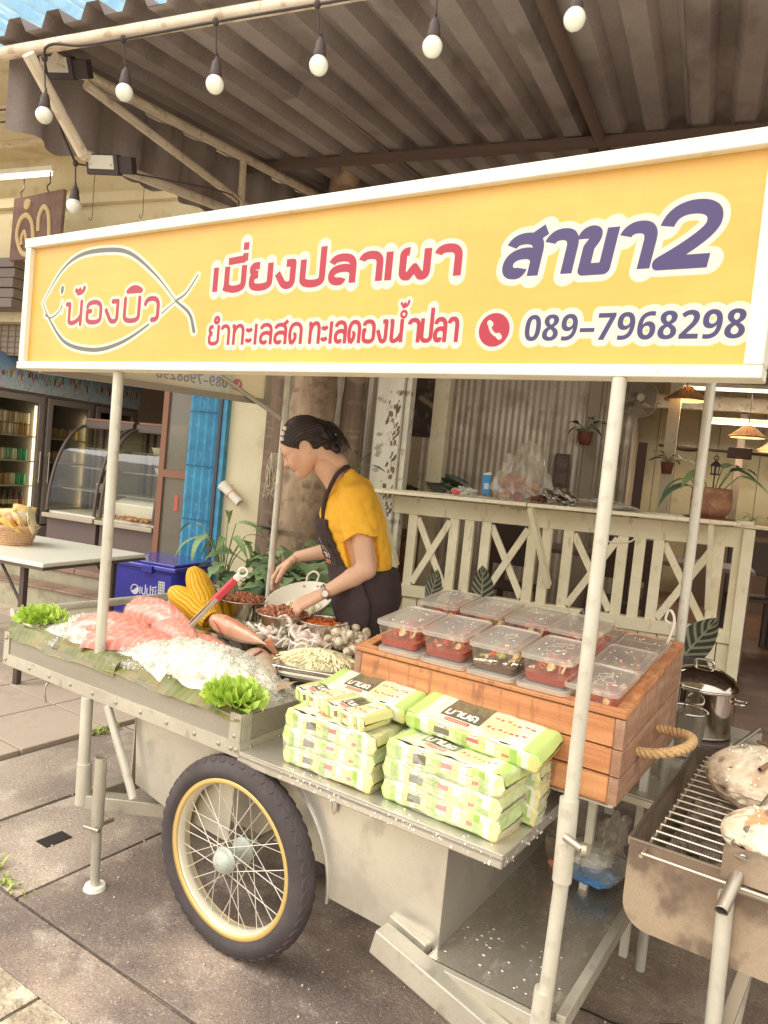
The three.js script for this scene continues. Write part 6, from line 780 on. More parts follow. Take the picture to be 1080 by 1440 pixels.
// =====================================================================  FOOD ON THE TRAY
const jag = (r, sd, f = 1.4, amp = 0.3) => { const g = new THREE.IcosahedronGeometry(r, 1), p = g.attributes.position; for (let i = 0; i < p.count; i++) { const x = p.getX(i) / r, y = p.getY(i) / r, z = p.getZ(i) / r, k = 1 + amp * vn3(x * f + sd * 3.1, y * f, z * f, sd); p.setXYZ(i, x * k * r, y * k * r, z * k * r); } g.computeVertexNormals(); return g; };
{
  // heap profile of crushed ice
  const iceH = (x, z) => { let h = 0.585; const b = (cx, cz, rx, rz, a) => { const d = ((x - cx) / rx) ** 2 + ((z - cz) / rz) ** 2; return a * Math.exp(-d * 1.2); }; h += b(-1.70, -1.64, 0.30, 0.24, 0.135) + b(-1.48, -1.6, 0.2, 0.2, 0.075) + b(-2.33, -1.68, 0.24, 0.3, 0.115) + b(-1.9, -1.54, 0.5, 0.1, 0.02) + b(-2.0, -1.7, 0.3, 0.25, 0.05) + b(-2.0, -2.0, 0.5, 0.2, 0.05); return h + 0.008 * vn3(x * 22, z * 22, 0, 2) + 0.005 * vn3(x * 55, z * 55, 1, 4); };
  const ice = new THREE.MeshPhysicalMaterial({ color: 0xf6f5ee, roughness: 0.12, transmission: 0.7, thickness: 0, clearcoat: 0.3 });
  const bed = grid(90, 60, (u, v) => { const x = lerp(-2.45, -1.335, u), z = lerp(-2.18, -1.465, v); const e = smooth(0, 0.06, Math.min(u, 1 - u, v, 1 - v)); return [x, lerp(0.6, iceH(x, z), e), z]; });
  const pieces = [], vs = [toCreasedNormals(jag(1, 4, 1.6, 0.7), 0.01)], N = 14000, im = new THREE.InstancedMesh(bake(vs[0]), ice, N), mt = new THREE.Matrix4(), q = new THREE.Quaternion();
  for (let i = 0; i < N; i++) { const x = rr(-2.43, -1.35), z = rr(-2.12, -1.475), s = rr(0.0014, 0.0036) * (rnd() < 0.08 ? 2.8 : 1); q.setFromEuler(new THREE.Euler(rr(0, 6), rr(0, 6), 0)); mt.compose(V(x, iceH(x, z) + s * 0.2, z), q, V(s * rr(0.7, 1.4), s * rr(0.6, 1), s * rr(0.7, 1.3))); im.setMatrixAt(i, mt); }
  const io = thing('crushed_ice', 'bed of white crushed ice heaped across the seafood tray', 'ice'); io.userData.kind = 'stuff'; im.name = 'ice_shards'; im.castShadow = im.receiveShadow = true; io.add(im); mesh('ice_bed', bed, flat(0xf7f4e8, 0.35, 0, { clearcoat: 0.4 }), io);
  // banana leaf strips along the front edge
  const bl = (() => { const t = dtex(256, 256, (u, v, o) => { const r = 0.5 + 0.5 * Math.sin(u * 6.283 * 18 + Math.sin(v * 5)), n = fbm(u, v, 8, 3, 4, 71); o[0] = lerp(84, 140, n) + r * 14; o[1] = lerp(92, 136, n) + r * 12; o[2] = lerp(48, 78, n) + r * 7; const dry = smooth(0.55, 0.75, fbm(v, u, 5, 5, 3, 77)); o[0] = lerp(o[0], 150, dry * 0.6); o[1] = lerp(o[1], 128, dry * 0.6); o[2] = lerp(o[2], 84, dry * 0.6); }, true); return new THREE.MeshPhysicalMaterial({ map: t, roughness: 0.45, side: THREE.DoubleSide, transmission: 0.15 }); })();
  const leafStrip = (lab, x0, x1, z, dz, y0, sd, ry = 0) => { const g = grid(50, 10, (u, v) => { const x = lerp(x0, x1, u); const n = 0.012 * vn3(x * 6, sd, 0, sd) + 0.006 * vn3(x * 19, v * 3, sd, 2); const edge = Math.pow(Math.sin(Math.PI * clamp(u * 0.98 + 0.01)), 0.3); return [x + ry * v * 0.1, y0 + n + 0.03 * v - 0.016 * Math.pow(1 - v, 3), z - dz * v * edge + n * 0.4, u * (x1 - x0) * 2.2, v * 0.3]; }); tag(mesh('banana_leaf', g, bl), lab, 'banana leaf'); };
  leafStrip('banana leaf strip hanging over the left half of the tray front edge', -2.455, -1.86, -1.454, 0.055, 0.656, 3); leafStrip('banana leaf strip with ragged edge in the middle of the tray front edge', -1.98, -1.38, -1.457, 0.085, 0.66, 8); leafStrip('curled banana leaf end hanging at the right front corner under the lettuce', -1.66, -1.33, -1.45, 0.11, 0.66, 13); leafStrip('green banana leaf strip lying in front of the steel bowls', -2.16, -1.66, -1.985, 0.1, 0.705, 21, 0.3); leafStrip('green banana leaf strip under the corn cobs', -2.3, -1.98, -2.06, 0.08, 0.70, 27, 0.3);
  // salmon fillets
  const salm = (() => { const t = dtex(512, 256, (u, v, o) => { const ch = Math.abs(((u * 9 + Math.abs(v - 0.5) * 3.4 + fbm(u, v, 4, 4, 3, 91) * 1.1) % 1) - 0.5) * 2, l = smooth(0.6, 0.95, ch), n = fbm(u, v, 6, 6, 4, 93); o[0] = lerp(lerp(214, 238, n), 246, l * 0.6); o[1] = lerp(lerp(104, 160, n), 196, l * 0.55); o[2] = lerp(lerp(88, 138, n), 176, l * 0.55); }, true); return new THREE.MeshPhysicalMaterial({ map: t, roughness: 0.32, clearcoat: 0.5, clearcoatRoughness: 0.2 }); })();
  const skinM = flat(0xb9b5aa, 0.3, 0.3);
  const film = new THREE.MeshPhysicalMaterial({ color: 0xfffaf2, roughness: 0.15, transparent: true, opacity: 0.05, side: THREE.DoubleSide, clearcoat: 1 });
  const fillet = (lab, p, ry, rz, L, W, H, sd, rx = 0) => {
    const o = thing('salmon_fillet', lab, 'salmon', p, ry, undefined); o.rotation.order = 'YXZ'; o.rotation.z = rz; o.rotation.x = rx;
    const top = (u, v) => { const s = (v - 0.5) * 2, wv = W * 0.5 * (0.6 + 0.4 * Math.sin(Math.PI * clamp(u * 0.85 + 0.15))) * (1 + 0.05 * vn3(u * 5, sd, 0, sd)), hh = H * Math.pow(Math.max(0, 1 - s * s * s * s * 0.985), 0.4) * (1 - 0.28 * s) * (0.45 + 0.55 * Math.sin(Math.PI * clamp(u * 0.8 + 0.18))) * smooth(0, 0.05, u) ** 0.4 * Math.pow(smooth(1, 0.97, u), 0.5); return [(u - 0.5) * L, hh + 0.006 * Math.sin(u * 6 + sd) + 0.0025 * vn3(u * 16, v * 8, sd, 2), s * wv]; };
    mesh('flesh', grid(48, 20, top), salm, o); mesh('skin_side', grid(40, 4, (u, v) => { const a = top(u, v < 0.5 ? 0.0 : 1.0), s = v * 2 - 1, b = top(u, 0.5 + s * 0.5); return [b[0], 0.006 * Math.sin(u * 6 + sd) - 0.004 - (1 - s * s) * 0.006, b[2] * 0.99]; }), skinM, o);
    mesh('wrap_film', grid(40, 24, (u, v) => { const q = top(clamp(u * 1.0, 0.01, 0.99), clamp(v, 0.01, 0.99)), f = 0.003 + 0.006 * Math.abs(vn3(u * 9 + v * 7, v * 4 - u * 3, sd, 6)); return [q[0] * 1.03, q[1] + f, q[2] * 1.05]; }), film, o); return o;
  };
  fillet('orange salmon fillet wrapped in film, nearest the tray front edge', [-1.97, 0.688, -1.60], 0.66, 0.04, 0.31, 0.105, 0.055, 3); fillet('salmon fillet wrapped in film at the left, beside the ice', [-2.17, 0.69, -1.67], 0.52, 0.08, 0.28, 0.10, 0.055, 11); fillet('broad salmon fillet on top of the pile at the back', [-2.11, 0.722, -1.83], -0.12, -0.05, 0.36, 0.11, 0.06, 17, 0.3); fillet('thin salmon fillet lying between the top one and the ice', [-1.93, 0.715, -1.745], -0.34, 0.05, 0.29, 0.09, 0.05, 23); fillet('narrow salmon piece at the right end of the pile', [-1.83, 0.70, -1.74], 0.25, 0.02, 0.26, 0.09, 0.035, 29);
  // lettuces
  const lm = surf({ c1: 0xd3e46c, c2: 0xb0d24e, c3: 0xebf2a6, at3: 0.6, n: 128, size: 0.1, fx: 4, fy: 4, rough: [0.35, 0.5], grain: 8, extra: { phys: 1, side: THREE.DoubleSide, transmission: 0.25 } });
  const lettuce = (lab, p, R, ry, n) => { const o = thing('lettuce', lab, 'lettuce', p, ry); for (let k = 0; k < n; k++) { const a = k * 2.4, el = lerp(-0.1, 0.95, k / n), L = R * lerp(1.1, 0.75, k / n), ph = rr(0, 6); const g = grid(60, 14, (u, v) => { const s = (u - 0.5) * 2, w = L * 0.78 * Math.pow(v, 0.6) * 1.05, rf = Math.pow(v, 2.2) * L * 0.16; const ruff = rf * 0.75 * (Math.sin(s * 10 + ph) + 0.7 * Math.sin(s * 21 + ph * 2 + v * 5) + 0.3 * Math.sin(s * 43 + ph + v * 14)) + 0.006 * vn3(s * 4, v * 5, ph, 3); let x = L * v * (1 - 0.32 * s * s) + rf * 0.12 * Math.sin(s * 24 + ph), y = ruff + L * 0.25 * v * v, z = s * w + rf * 0.18 * Math.sin(s * 21 + ph + 1); return [x, y, z]; }); tf(g, [0, 0, 0], [0, 0, el]); tf(g, [0, 0.0, 0], [0, a, 0]); mesh('leaf', g, lm, o); } return o; };
  lettuce('ruffled green lettuce hanging over the right front corner of the tray', [-1.405, 0.668, -1.505], 0.088, 0.4, 16); lettuce('ruffled green lettuce at the left front corner of the tray', [-2.42, 0.685, -1.565], 0.085, 1.0, 14);
  // reddish fish and brown fish half buried in ice
  const fishG = (L, H, W) => { const N = 40, R = 16; return grid(N, R, (u, v) => { const pr = Math.pow(Math.sin(Math.PI * Math.pow(clamp(u, 0.003, 0.997), 0.62)), 0.75) * (u > 0.8 ? lerp(1, 0.55, (u - 0.8) / 0.2) : 1), a = v * 2 * Math.PI; return [(u - 0.5) * L, H * 0.5 * pr * Math.sin(a), W * 0.5 * pr * Math.cos(a)]; }); };
  const fish = (lab, p, r, L, H, W, cTop, cBelly, eye) => { const o = thing('whole_fish', lab, 'fish', p); o.rotation.set(...r, 'YXZ'); const a = lin(cTop), b = lin(cBelly); mesh('fish_body', keep(paint(displace(fishG(L, H, W), 0.0015, 60), (x, y, z) => mix3(b, a, clamp(0.5 + y / H * 1.2 + 0.25 * vn3(x * 40, y * 40, z * 40))))), new THREE.MeshPhysicalMaterial({ vertexColors: true, roughness: 0.25, clearcoat: 0.8 }), o);
    mesh('tail_fin', grid(6, 8, (u, v) => [L * 0.48 + 0.055 * u, (v - 0.5) * H * (0.3 + 0.9 * u), 0.002 * Math.sin(v * 30)]), flat(cTop, 0.5, 0, { side: THREE.DoubleSide }), o); mesh('dorsal_fin', grid(12, 4, (u, v) => [(u - 0.55) * L * 0.5, H * 0.42 + v * 0.02 * Math.sin(Math.PI * u) - 0.01 * Math.abs(u - 0.5), 0.001 * Math.sin(u * 60)]), flat(cTop, 0.5, 0, { side: THREE.DoubleSide }), o); for (const s of [-1, 1]) mesh('eye', [sph(0.0085, [-L * 0.40, H * 0.14, s * W * 0.26], [1, 1, 0.5])], flat(eye, 0.1), o); mesh('gill', grid(6, 8, (u, v) => { const t = (v - 0.5) * 2; return [-L * 0.24 + u * 0.04 - 0.03 * t * t, t * H * 0.36, W * 0.42 * (1 - 0.3 * t * t) + u * 0.01]; }), flat(0xd2444a, 0.3, 0, { side: THREE.DoubleSide, clearcoat: 0.6 }), o); return o; };
  fish('orange pink fish with red gills lying behind the ice heap', [-1.80, 0.735, -1.915], [0.5, -0.2, -0.05], 0.34, 0.085, 0.07, 0xe29a78, 0xf0cdb2, 0x3f3532); fish('brownish grey fish half buried in the ice near the wide foil tray', [-1.555, 0.685, -1.78], [-1.1, -0.52, -0.06], 0.34, 0.1, 0.055, 0xa68d72, 0xd9cdb5, 0x332c2a);
  // baby octopus heap
  const om = new THREE.MeshPhysicalMaterial({ vertexColors: true, roughness: 0.3, clearcoat: 0.7 }); const og = [0, 1, 2].map((k) => { const gs = []; gs.push(paint(keepOff(displace(sph(0.015, [0, 0.012, 0], [1, 1.1, 1], 16, 12), 0.003, 40, k)), (x, y, z) => mix3(lin(0xeadccb), lin(0xcfb2a4), 0.5 + 0.5 * vn3(x * 60, y * 60, z * 60)))); for (let i = 0; i < 7; i++) { const a = i / 7 * 6.283 + k, pts = []; for (let j = 0; j <= 10; j++) { const t = j / 10, r = 0.012 + 0.03 * Math.min(1, t * 1.6), c = a + t * (2.6 + 0.9 * Math.sin(i * 3 + k)); const cur = t > 0.45 ? (t - 0.45) * 1.8 : 0; pts.push([r * Math.cos(c) - 0.014 * cur * Math.cos(c + 1), 0.004 + 0.012 * Math.sin(t * 3) + 0.016 * cur * Math.sin(cur * 4), r * Math.sin(c) - 0.014 * cur * Math.sin(c + 1)]); } const cv = new THREE.CatmullRomCurve3(pts.map((p) => V(...p))), t = new THREE.TubeGeometry(cv, 26, 0.0068, 8), p = t.attributes.position; for (let j = 0; j <= 26; j++) { const c = cv.getPointAt(j / 26), k = 1 - 0.7 * j / 26; for (let q = 0; q < 9; q++) { const n = j * 9 + q; p.setXYZ(n, c.x + (p.getX(n) - c.x) * k, c.y + (p.getY(n) - c.y) * k, c.z + (p.getZ(n) - c.z) * k); } } gs.push(paint(t, (x, y, z) => mix3(lin(0xf6ecdc), lin(0xcfb0a4), smooth(0.1, 0.7, vn3(x * 90, y * 90, z * 90))))); } return bake(gs); });
  function keepOff(g) { return g; }
  const sp = [[-1.83, -2.03], [-1.76, -2.0], [-1.70, -2.04], [-1.78, -2.08], [-1.66, -1.98], [-1.60, -2.03], [-1.72, -2.11], [-1.62, -2.10], [-1.56, -1.98], [-1.85, -2.1], [-1.68, -2.06, 1], [-1.75, -2.04, 1], [-1.61, -2.05, 1], [-1.80, -2.07, 1], [-1.66, -2.1, 1], [-1.57, -2.08, 0.6], [-1.72, -2.07, 1.8], [-1.53, -2.04, 0.5]];
  sp.forEach(([x, z, l = 0], i) => { const o = new THREE.Mesh(og[i % 3], om); o.name = numbered('baby_octopus'); o.position.set(x, 0.70 + 0.026 * l, z); o.rotation.set(rr(-0.8, 0.8), rr(0, 6), rr(-0.8, 0.8)); o.scale.setScalar(rr(1.05, 1.35)); o.castShadow = o.receiveShadow = true; scene.add(o); tag(o, 'pale curled baby octopus in the heap beside the cockles', 'octopus', 'baby octopuses heaped behind the ice'); });
  const op = thing('steel_dish', 'oval steel dish under the octopus heap', 'dish', [-1.68, 0.655, -2.05], 0.2); mesh('dish_body', lathe([[0, 0], [0.17, 0], [0.2, 0.02], [0.203, 0.022], [0.198, 0.024], [0.168, 0.005], [0, 0.005]], 40), M.steel, op); op.scale.set(1.1, 1, 0.75);
  // cockles
  const cm = new THREE.MeshPhysicalMaterial({ vertexColors: true, roughness: 0.45, clearcoat: 0.25 }); const ckg = [0, 1].map((k) => bake(paint((() => { const g = new THREE.SphereGeometry(0.0165, 22, 16), p = g.attributes.position; for (let i = 0; i < p.count; i++) { const x = p.getX(i), y = p.getY(i), z = p.getZ(i), a = Math.atan2(z, x), rb = 1 + 0.035 * Math.cos(a * 18), sq = y > 0 ? 0.85 : 0.85; p.setXYZ(i, x * rb * (1 + 0.15 * Math.cos(a)), y * sq * (1 - 0.25 * Math.exp(-((Math.abs(y) / 0.003) ** 2))), z * rb); } g.computeVertexNormals(); return g; })(), (x, y, z) => { const a = Math.atan2(z, x); return mix3(lin(k ? 0xf0e2c6 : 0xe4d3b6), lin(0x8f7a66), clamp(0.05 + 0.5 * Math.max(0, Math.cos(a * 18)) + 0.5 * Math.exp(-((y / 0.0025) ** 2)))); })));
  for (let i = 0; i < 105; i++) { const a = rr(0, 6.28), r = Math.sqrt(rnd()), l = i < 62 ? 0 : i < 90 ? 1 : 2, rx = 0.125 * (1 - l * 0.25), rz = 0.17 * (1 - l * 0.25); const o = new THREE.Mesh(ckg[i % 2], cm); o.name = numbered('cockle'); const dx = r * Math.cos(a) * rx, dz = r * Math.sin(a) * rz; o.position.set(-1.495 + dx, 0.725 + l * 0.021 + rr(-0.003, 0.003), -2.18 + dz); o.rotation.set(rr(0, 6), rr(0, 6), rr(0, 6)); o.scale.setScalar(rr(0.85, 1.15)); o.castShadow = o.receiveShadow = true; scene.add(o); tag(o, 'ribbed beige cockle shell in the heap left of the food boxes', 'cockle', 'cockles heaped behind the foil tray'); }
  const cp = thing('steel_plate', 'round steel plate under the cockles', 'plate', [-1.495, 0.69, -2.18]); mesh('plate_body', lathe([[0, 0], [0.12, 0], [0.15, 0.018], [0.152, 0.02], [0.12, 0.006], [0, 0.006]], 40), M.steel, cp); cp.scale.set(0.9, 1, 1.1);
  // wide foil tray heaped with pale shreds
  const ft = thing('wide_tray', 'wide steel tray heaped with pale shredded noodles in front of the cockles', 'tray', [-1.43, 0.668, -1.91], 0.35); mesh('tray_body', (() => { const s = new RoundedBoxGeometry(0.26, 0.05, 0.19, 3, 0.03), p = s.attributes.position; for (let i = 0; i < p.count; i++) { const k = p.getY(i) > 0 ? 1.12 : 0.85; p.setXYZ(i, p.getX(i) * k, p.getY(i) + 0.01, p.getZ(i) * k); } s.computeVertexNormals(); return s; })(), M.dullsteel, ft); mesh('tray_rim', tube([[-0.145, 0.037, -0.08], [0, 0.037, -0.107], [0.145, 0.037, -0.08], [0.15, 0.037, 0.08], [0, 0.037, 0.107], [-0.15, 0.037, 0.08]], 0.0045, 60, 6, true), M.steel, ft);
  const nd = []; for (let i = 0; i < 260; i++) { const a = rr(0, 6.28), r = Math.sqrt(rnd()) * 0.9, x = 0.125 * r * Math.cos(a), z = 0.085 * r * Math.sin(a), h = 0.04 + 0.04 * (1 - r * r), t = rr(0, 6.28), l = rr(0.02, 0.05); nd.push(tube([[x - l * Math.cos(t), h - 0.008, z - l * Math.sin(t)], [x, h + 0.004, z], [x + l * Math.cos(t + 0.5), h - 0.006, z + l * Math.sin(t + 0.5)]], 0.0028, 6, 5)); } mesh('noodles', [...nd, tf(sph(0.1, [0, 0.035, 0], [1.25, 0.4, 0.85]))], flat(0xf6ecc2, 0.4), ft).userData.kind = 'stuff';
  // steel bowls
  const bowl = (lab, p, R, H, fillC, kind, lab2) => { const o = thing('steel_bowl', lab, 'bowl', p); mesh('bowl_wall', lathe([[0, 0], [R * 0.86, 0], [R * 0.93, 0.006], [R * 0.95, H * 0.3], [R * 0.97, H * 0.34], [R * 0.97, H - 0.004], [R * 1.05, H], [R * 1.06, H + 0.003], [R * 1.03, H + 0.004], [R * 0.955, H], [R * 0.93, H * 0.3], [R * 0.85, 0.008], [0, 0.008]], 48), M.steel, o);
    const gs = [], N = kind === 'nuts' ? 150 : 130; for (let i = 0; i < N; i++) { const a = rr(0, 6.28), r = Math.sqrt(rnd()) * R * 0.88, h = H * (kind === 'nuts' ? 0.92 : 0.72) + 0.025 * (1 - (r / R) ** 2) + rr(-0.004, 0.004); if (kind === 'nuts') gs.push(tf(jag(rr(0.006, 0.011), i % 9, 2, 0.4), [r * Math.cos(a), h, r * Math.sin(a)], [rr(0, 3), rr(0, 3), 0], [1.5, 0.8, 1])); else gs.push(box(rr(0.012, 0.035), 0.004, 0.004, [r * Math.cos(a), h, r * Math.sin(a)], [rr(-0.5, 0.5), rr(0, 3), rr(-0.5, 0.5)])); } gs.push(tf(new THREE.CylinderGeometry(R * 0.92, R * 0.9, 0.02, 30), [0, H * (kind === 'nuts' ? 0.85 : 0.66), 0])); const f = mesh(lab2, gs, surf({ c1: fillC[0], c2: fillC[1], n: 64, size: 0.04, fx: 5, fy: 5, con: 2, grain: 20, rough: [0.35, 0.6] }), o); f.userData.kind = 'stuff'; return o; };
  bowl('steel bowl heaped with brown dried shrimp and nuts, left of the three', [-2.005, 0.685, -2.155], 0.095, 0.105, [0xb06a3e, 0x7d4528], 'nuts', 'nut_filling'); bowl('steel bowl half filled with chopped nuts, middle of the three', [-1.765, 0.69, -2.115], 0.098, 0.095, [0xc07c58, 0x8a5238], 'nuts', 'nut_filling'); bowl('steel bowl of shredded orange carrot, right of the three', [-1.61, 0.69, -2.165], 0.092, 0.09, [0xe8853f, 0xd96a30], 'carrot', 'carrot_filling');
  const st = box(0.035, 0.026, 0.001, [-1.955, 0.72, -2.063]); tag(mesh('price_sticker', st, flat(0xece6d4, 0.6)), 'small white sticker on the front of the left steel bowl', 'sticker');
  // pale wok
  const wk = thing('enamel_wok', 'pale cream round wok with loop handle behind the bowls', 'wok', [-1.80, 0.80, -2.255], 0); wk.rotation.set(0.42, 0.3, 0); mesh('wok_shell', lathe([[0, -0.045], [0.06, -0.04], [0.105, -0.015], [0.135, 0.02], [0.139, 0.024], [0.134, 0.024], [0.103, -0.01], [0.06, -0.033], [0, -0.038]], 44), flat(0xece5d0, 0.35, 0, { clearcoat: 0.4 }), wk); mesh('wok_handle', tube([[-0.022, 0.02, -0.134], [-0.024, 0.035, -0.165], [0, 0.045, -0.18], [0.024, 0.035, -0.165], [0.022, 0.02, -0.134]], 0.005, 30, 8), flat(0xece5d0, 0.35), wk); mesh('rivet', [sph(0.005, [-0.03, 0.012, -0.118]), sph(0.005, [0.03, 0.012, -0.118])], flat(0xc9bfa6, 0.4), wk); const gr = []; for (let i = 0; i < 60; i++) gr.push(tf(jag(rr(0.008, 0.014), i % 7, 2, 0.4), [rr(-0.06, 0.08), rr(-0.03, -0.012), rr(-0.05, 0.07)])); mesh('garlic_cloves', gr, flat(0xf3ecd2, 0.5), wk).userData.kind = 'stuff';
  // corn cobs
  const cobM = surf({ c1: 0xf6c73a, c2: 0xeab42a, c3: 0xfbdc74, n: 128, size: 0.05, fx: 6, fy: 6, rough: [0.25, 0.4], grain: 8 });
  const cob = (lab, p, r, L, R) => { const o = thing('corn_cob', lab, 'corn'); o.position.set(...p); o.rotation.set(...r, 'ZYX'); const prof = (t) => R * Math.pow(clamp(1 - Math.pow(clamp((t - 0.5) / 0.52), 3.2)), 0.55) * (0.9 + 0.1 * Math.sin(t * 3)) ; const rows = 16, kn = 34, gs = [], k0 = new THREE.SphereGeometry(1, 8, 6); for (let j = 0; j < kn; j++) { const t = (j + 0.5) / kn, rad = prof(t); const n = rows; for (let i = 0; i < n; i++) { const a = (i / n) * 6.283 + 0.06 * Math.sin(j * 0.5), w = rad * 3.1416 / n * 1.12; const g = k0.clone(); g.scale(0.0045, (L / kn) * 0.56, Math.max(0.002, w)); g.translate(rad - 0.0012, 0, 0); g.rotateY(a); g.translate(0, t * L, 0); gs.push(g); } } mesh('kernels', gs, cobM, o).userData.kind = 'stuff'; mesh('cob_core', lathe([...Array.from({ length: 16 }, (_, i) => [Math.max(0.001, prof(i / 15) - 0.004), L * i / 15])], 24), flat(0xe5c35c, 0.6), o); return o; };
  cob('thick yellow corn cob standing tallest of the three, leaning left', [-1.985, 0.715, -1.975], [0, 0, 0.60], 0.235, 0.042); cob('yellow corn cob behind, its tip between the other two', [-2.03, 0.70, -2.03], [-0.15, 0.1, 0.72], 0.25, 0.043); cob('yellow corn cob lying lowest, leaning left behind the salmon', [-1.96, 0.735, -1.94], [0.0, 0, 1.22], 0.235, 0.044);
  // tongs with a red grip
  const tg = thing('tongs', 'steel tongs with a red plastic grip sticking up from the salmon dish', 'tongs'); const A = V(-1.862, 0.765, -1.741), B = V(-1.727, 0.966, -1.84); const at = (t, dx = 0, dz = 0) => { const p = A.clone().lerp(B, t); return [p.x + dx, p.y, p.z + dz]; }; mesh('tong_arm', bar(at(0), at(0.5), 0.014, 0.0025, [1, 0.2, 0.3], 0.001), M.steel, tg); mesh('tong_arm', bar(at(0, 0.022, 0.01), at(0.5, 0.012, 0.004), 0.014, 0.0025, [1, 0.2, 0.3], 0.001), M.steel, tg); mesh('grip', bar(at(0.42, 0.004), at(0.86, 0.003), 0.026, 0.02, [1, 0.2, 0.3], 0.007), flat(0xd23a48, 0.4, 0, { clearcoat: 0.5 }), tg); mesh('end_cap', bar(at(0.84, 0.003), at(0.93, 0.003), 0.024, 0.019, [1, 0.2, 0.3], 0.006), flat(0xf1ece0, 0.4), tg); mesh('hang_ring', torus(0.015, 0.0035, at(0.985, 0.003), [0, 0.6, 0]), flat(0xf1ece0, 0.35), tg);
  const sd = thing('salmon_dish', 'shallow shiny steel dish at the right of the salmon pile', 'dish', [-1.90, 0.70, -1.80], 0); mesh('dish_body', lathe([[0, 0], [0.06, 0], [0.085, 0.012], [0.087, 0.014], [0.06, 0.004], [0, 0.004]], 36), M.steel, sd);
}
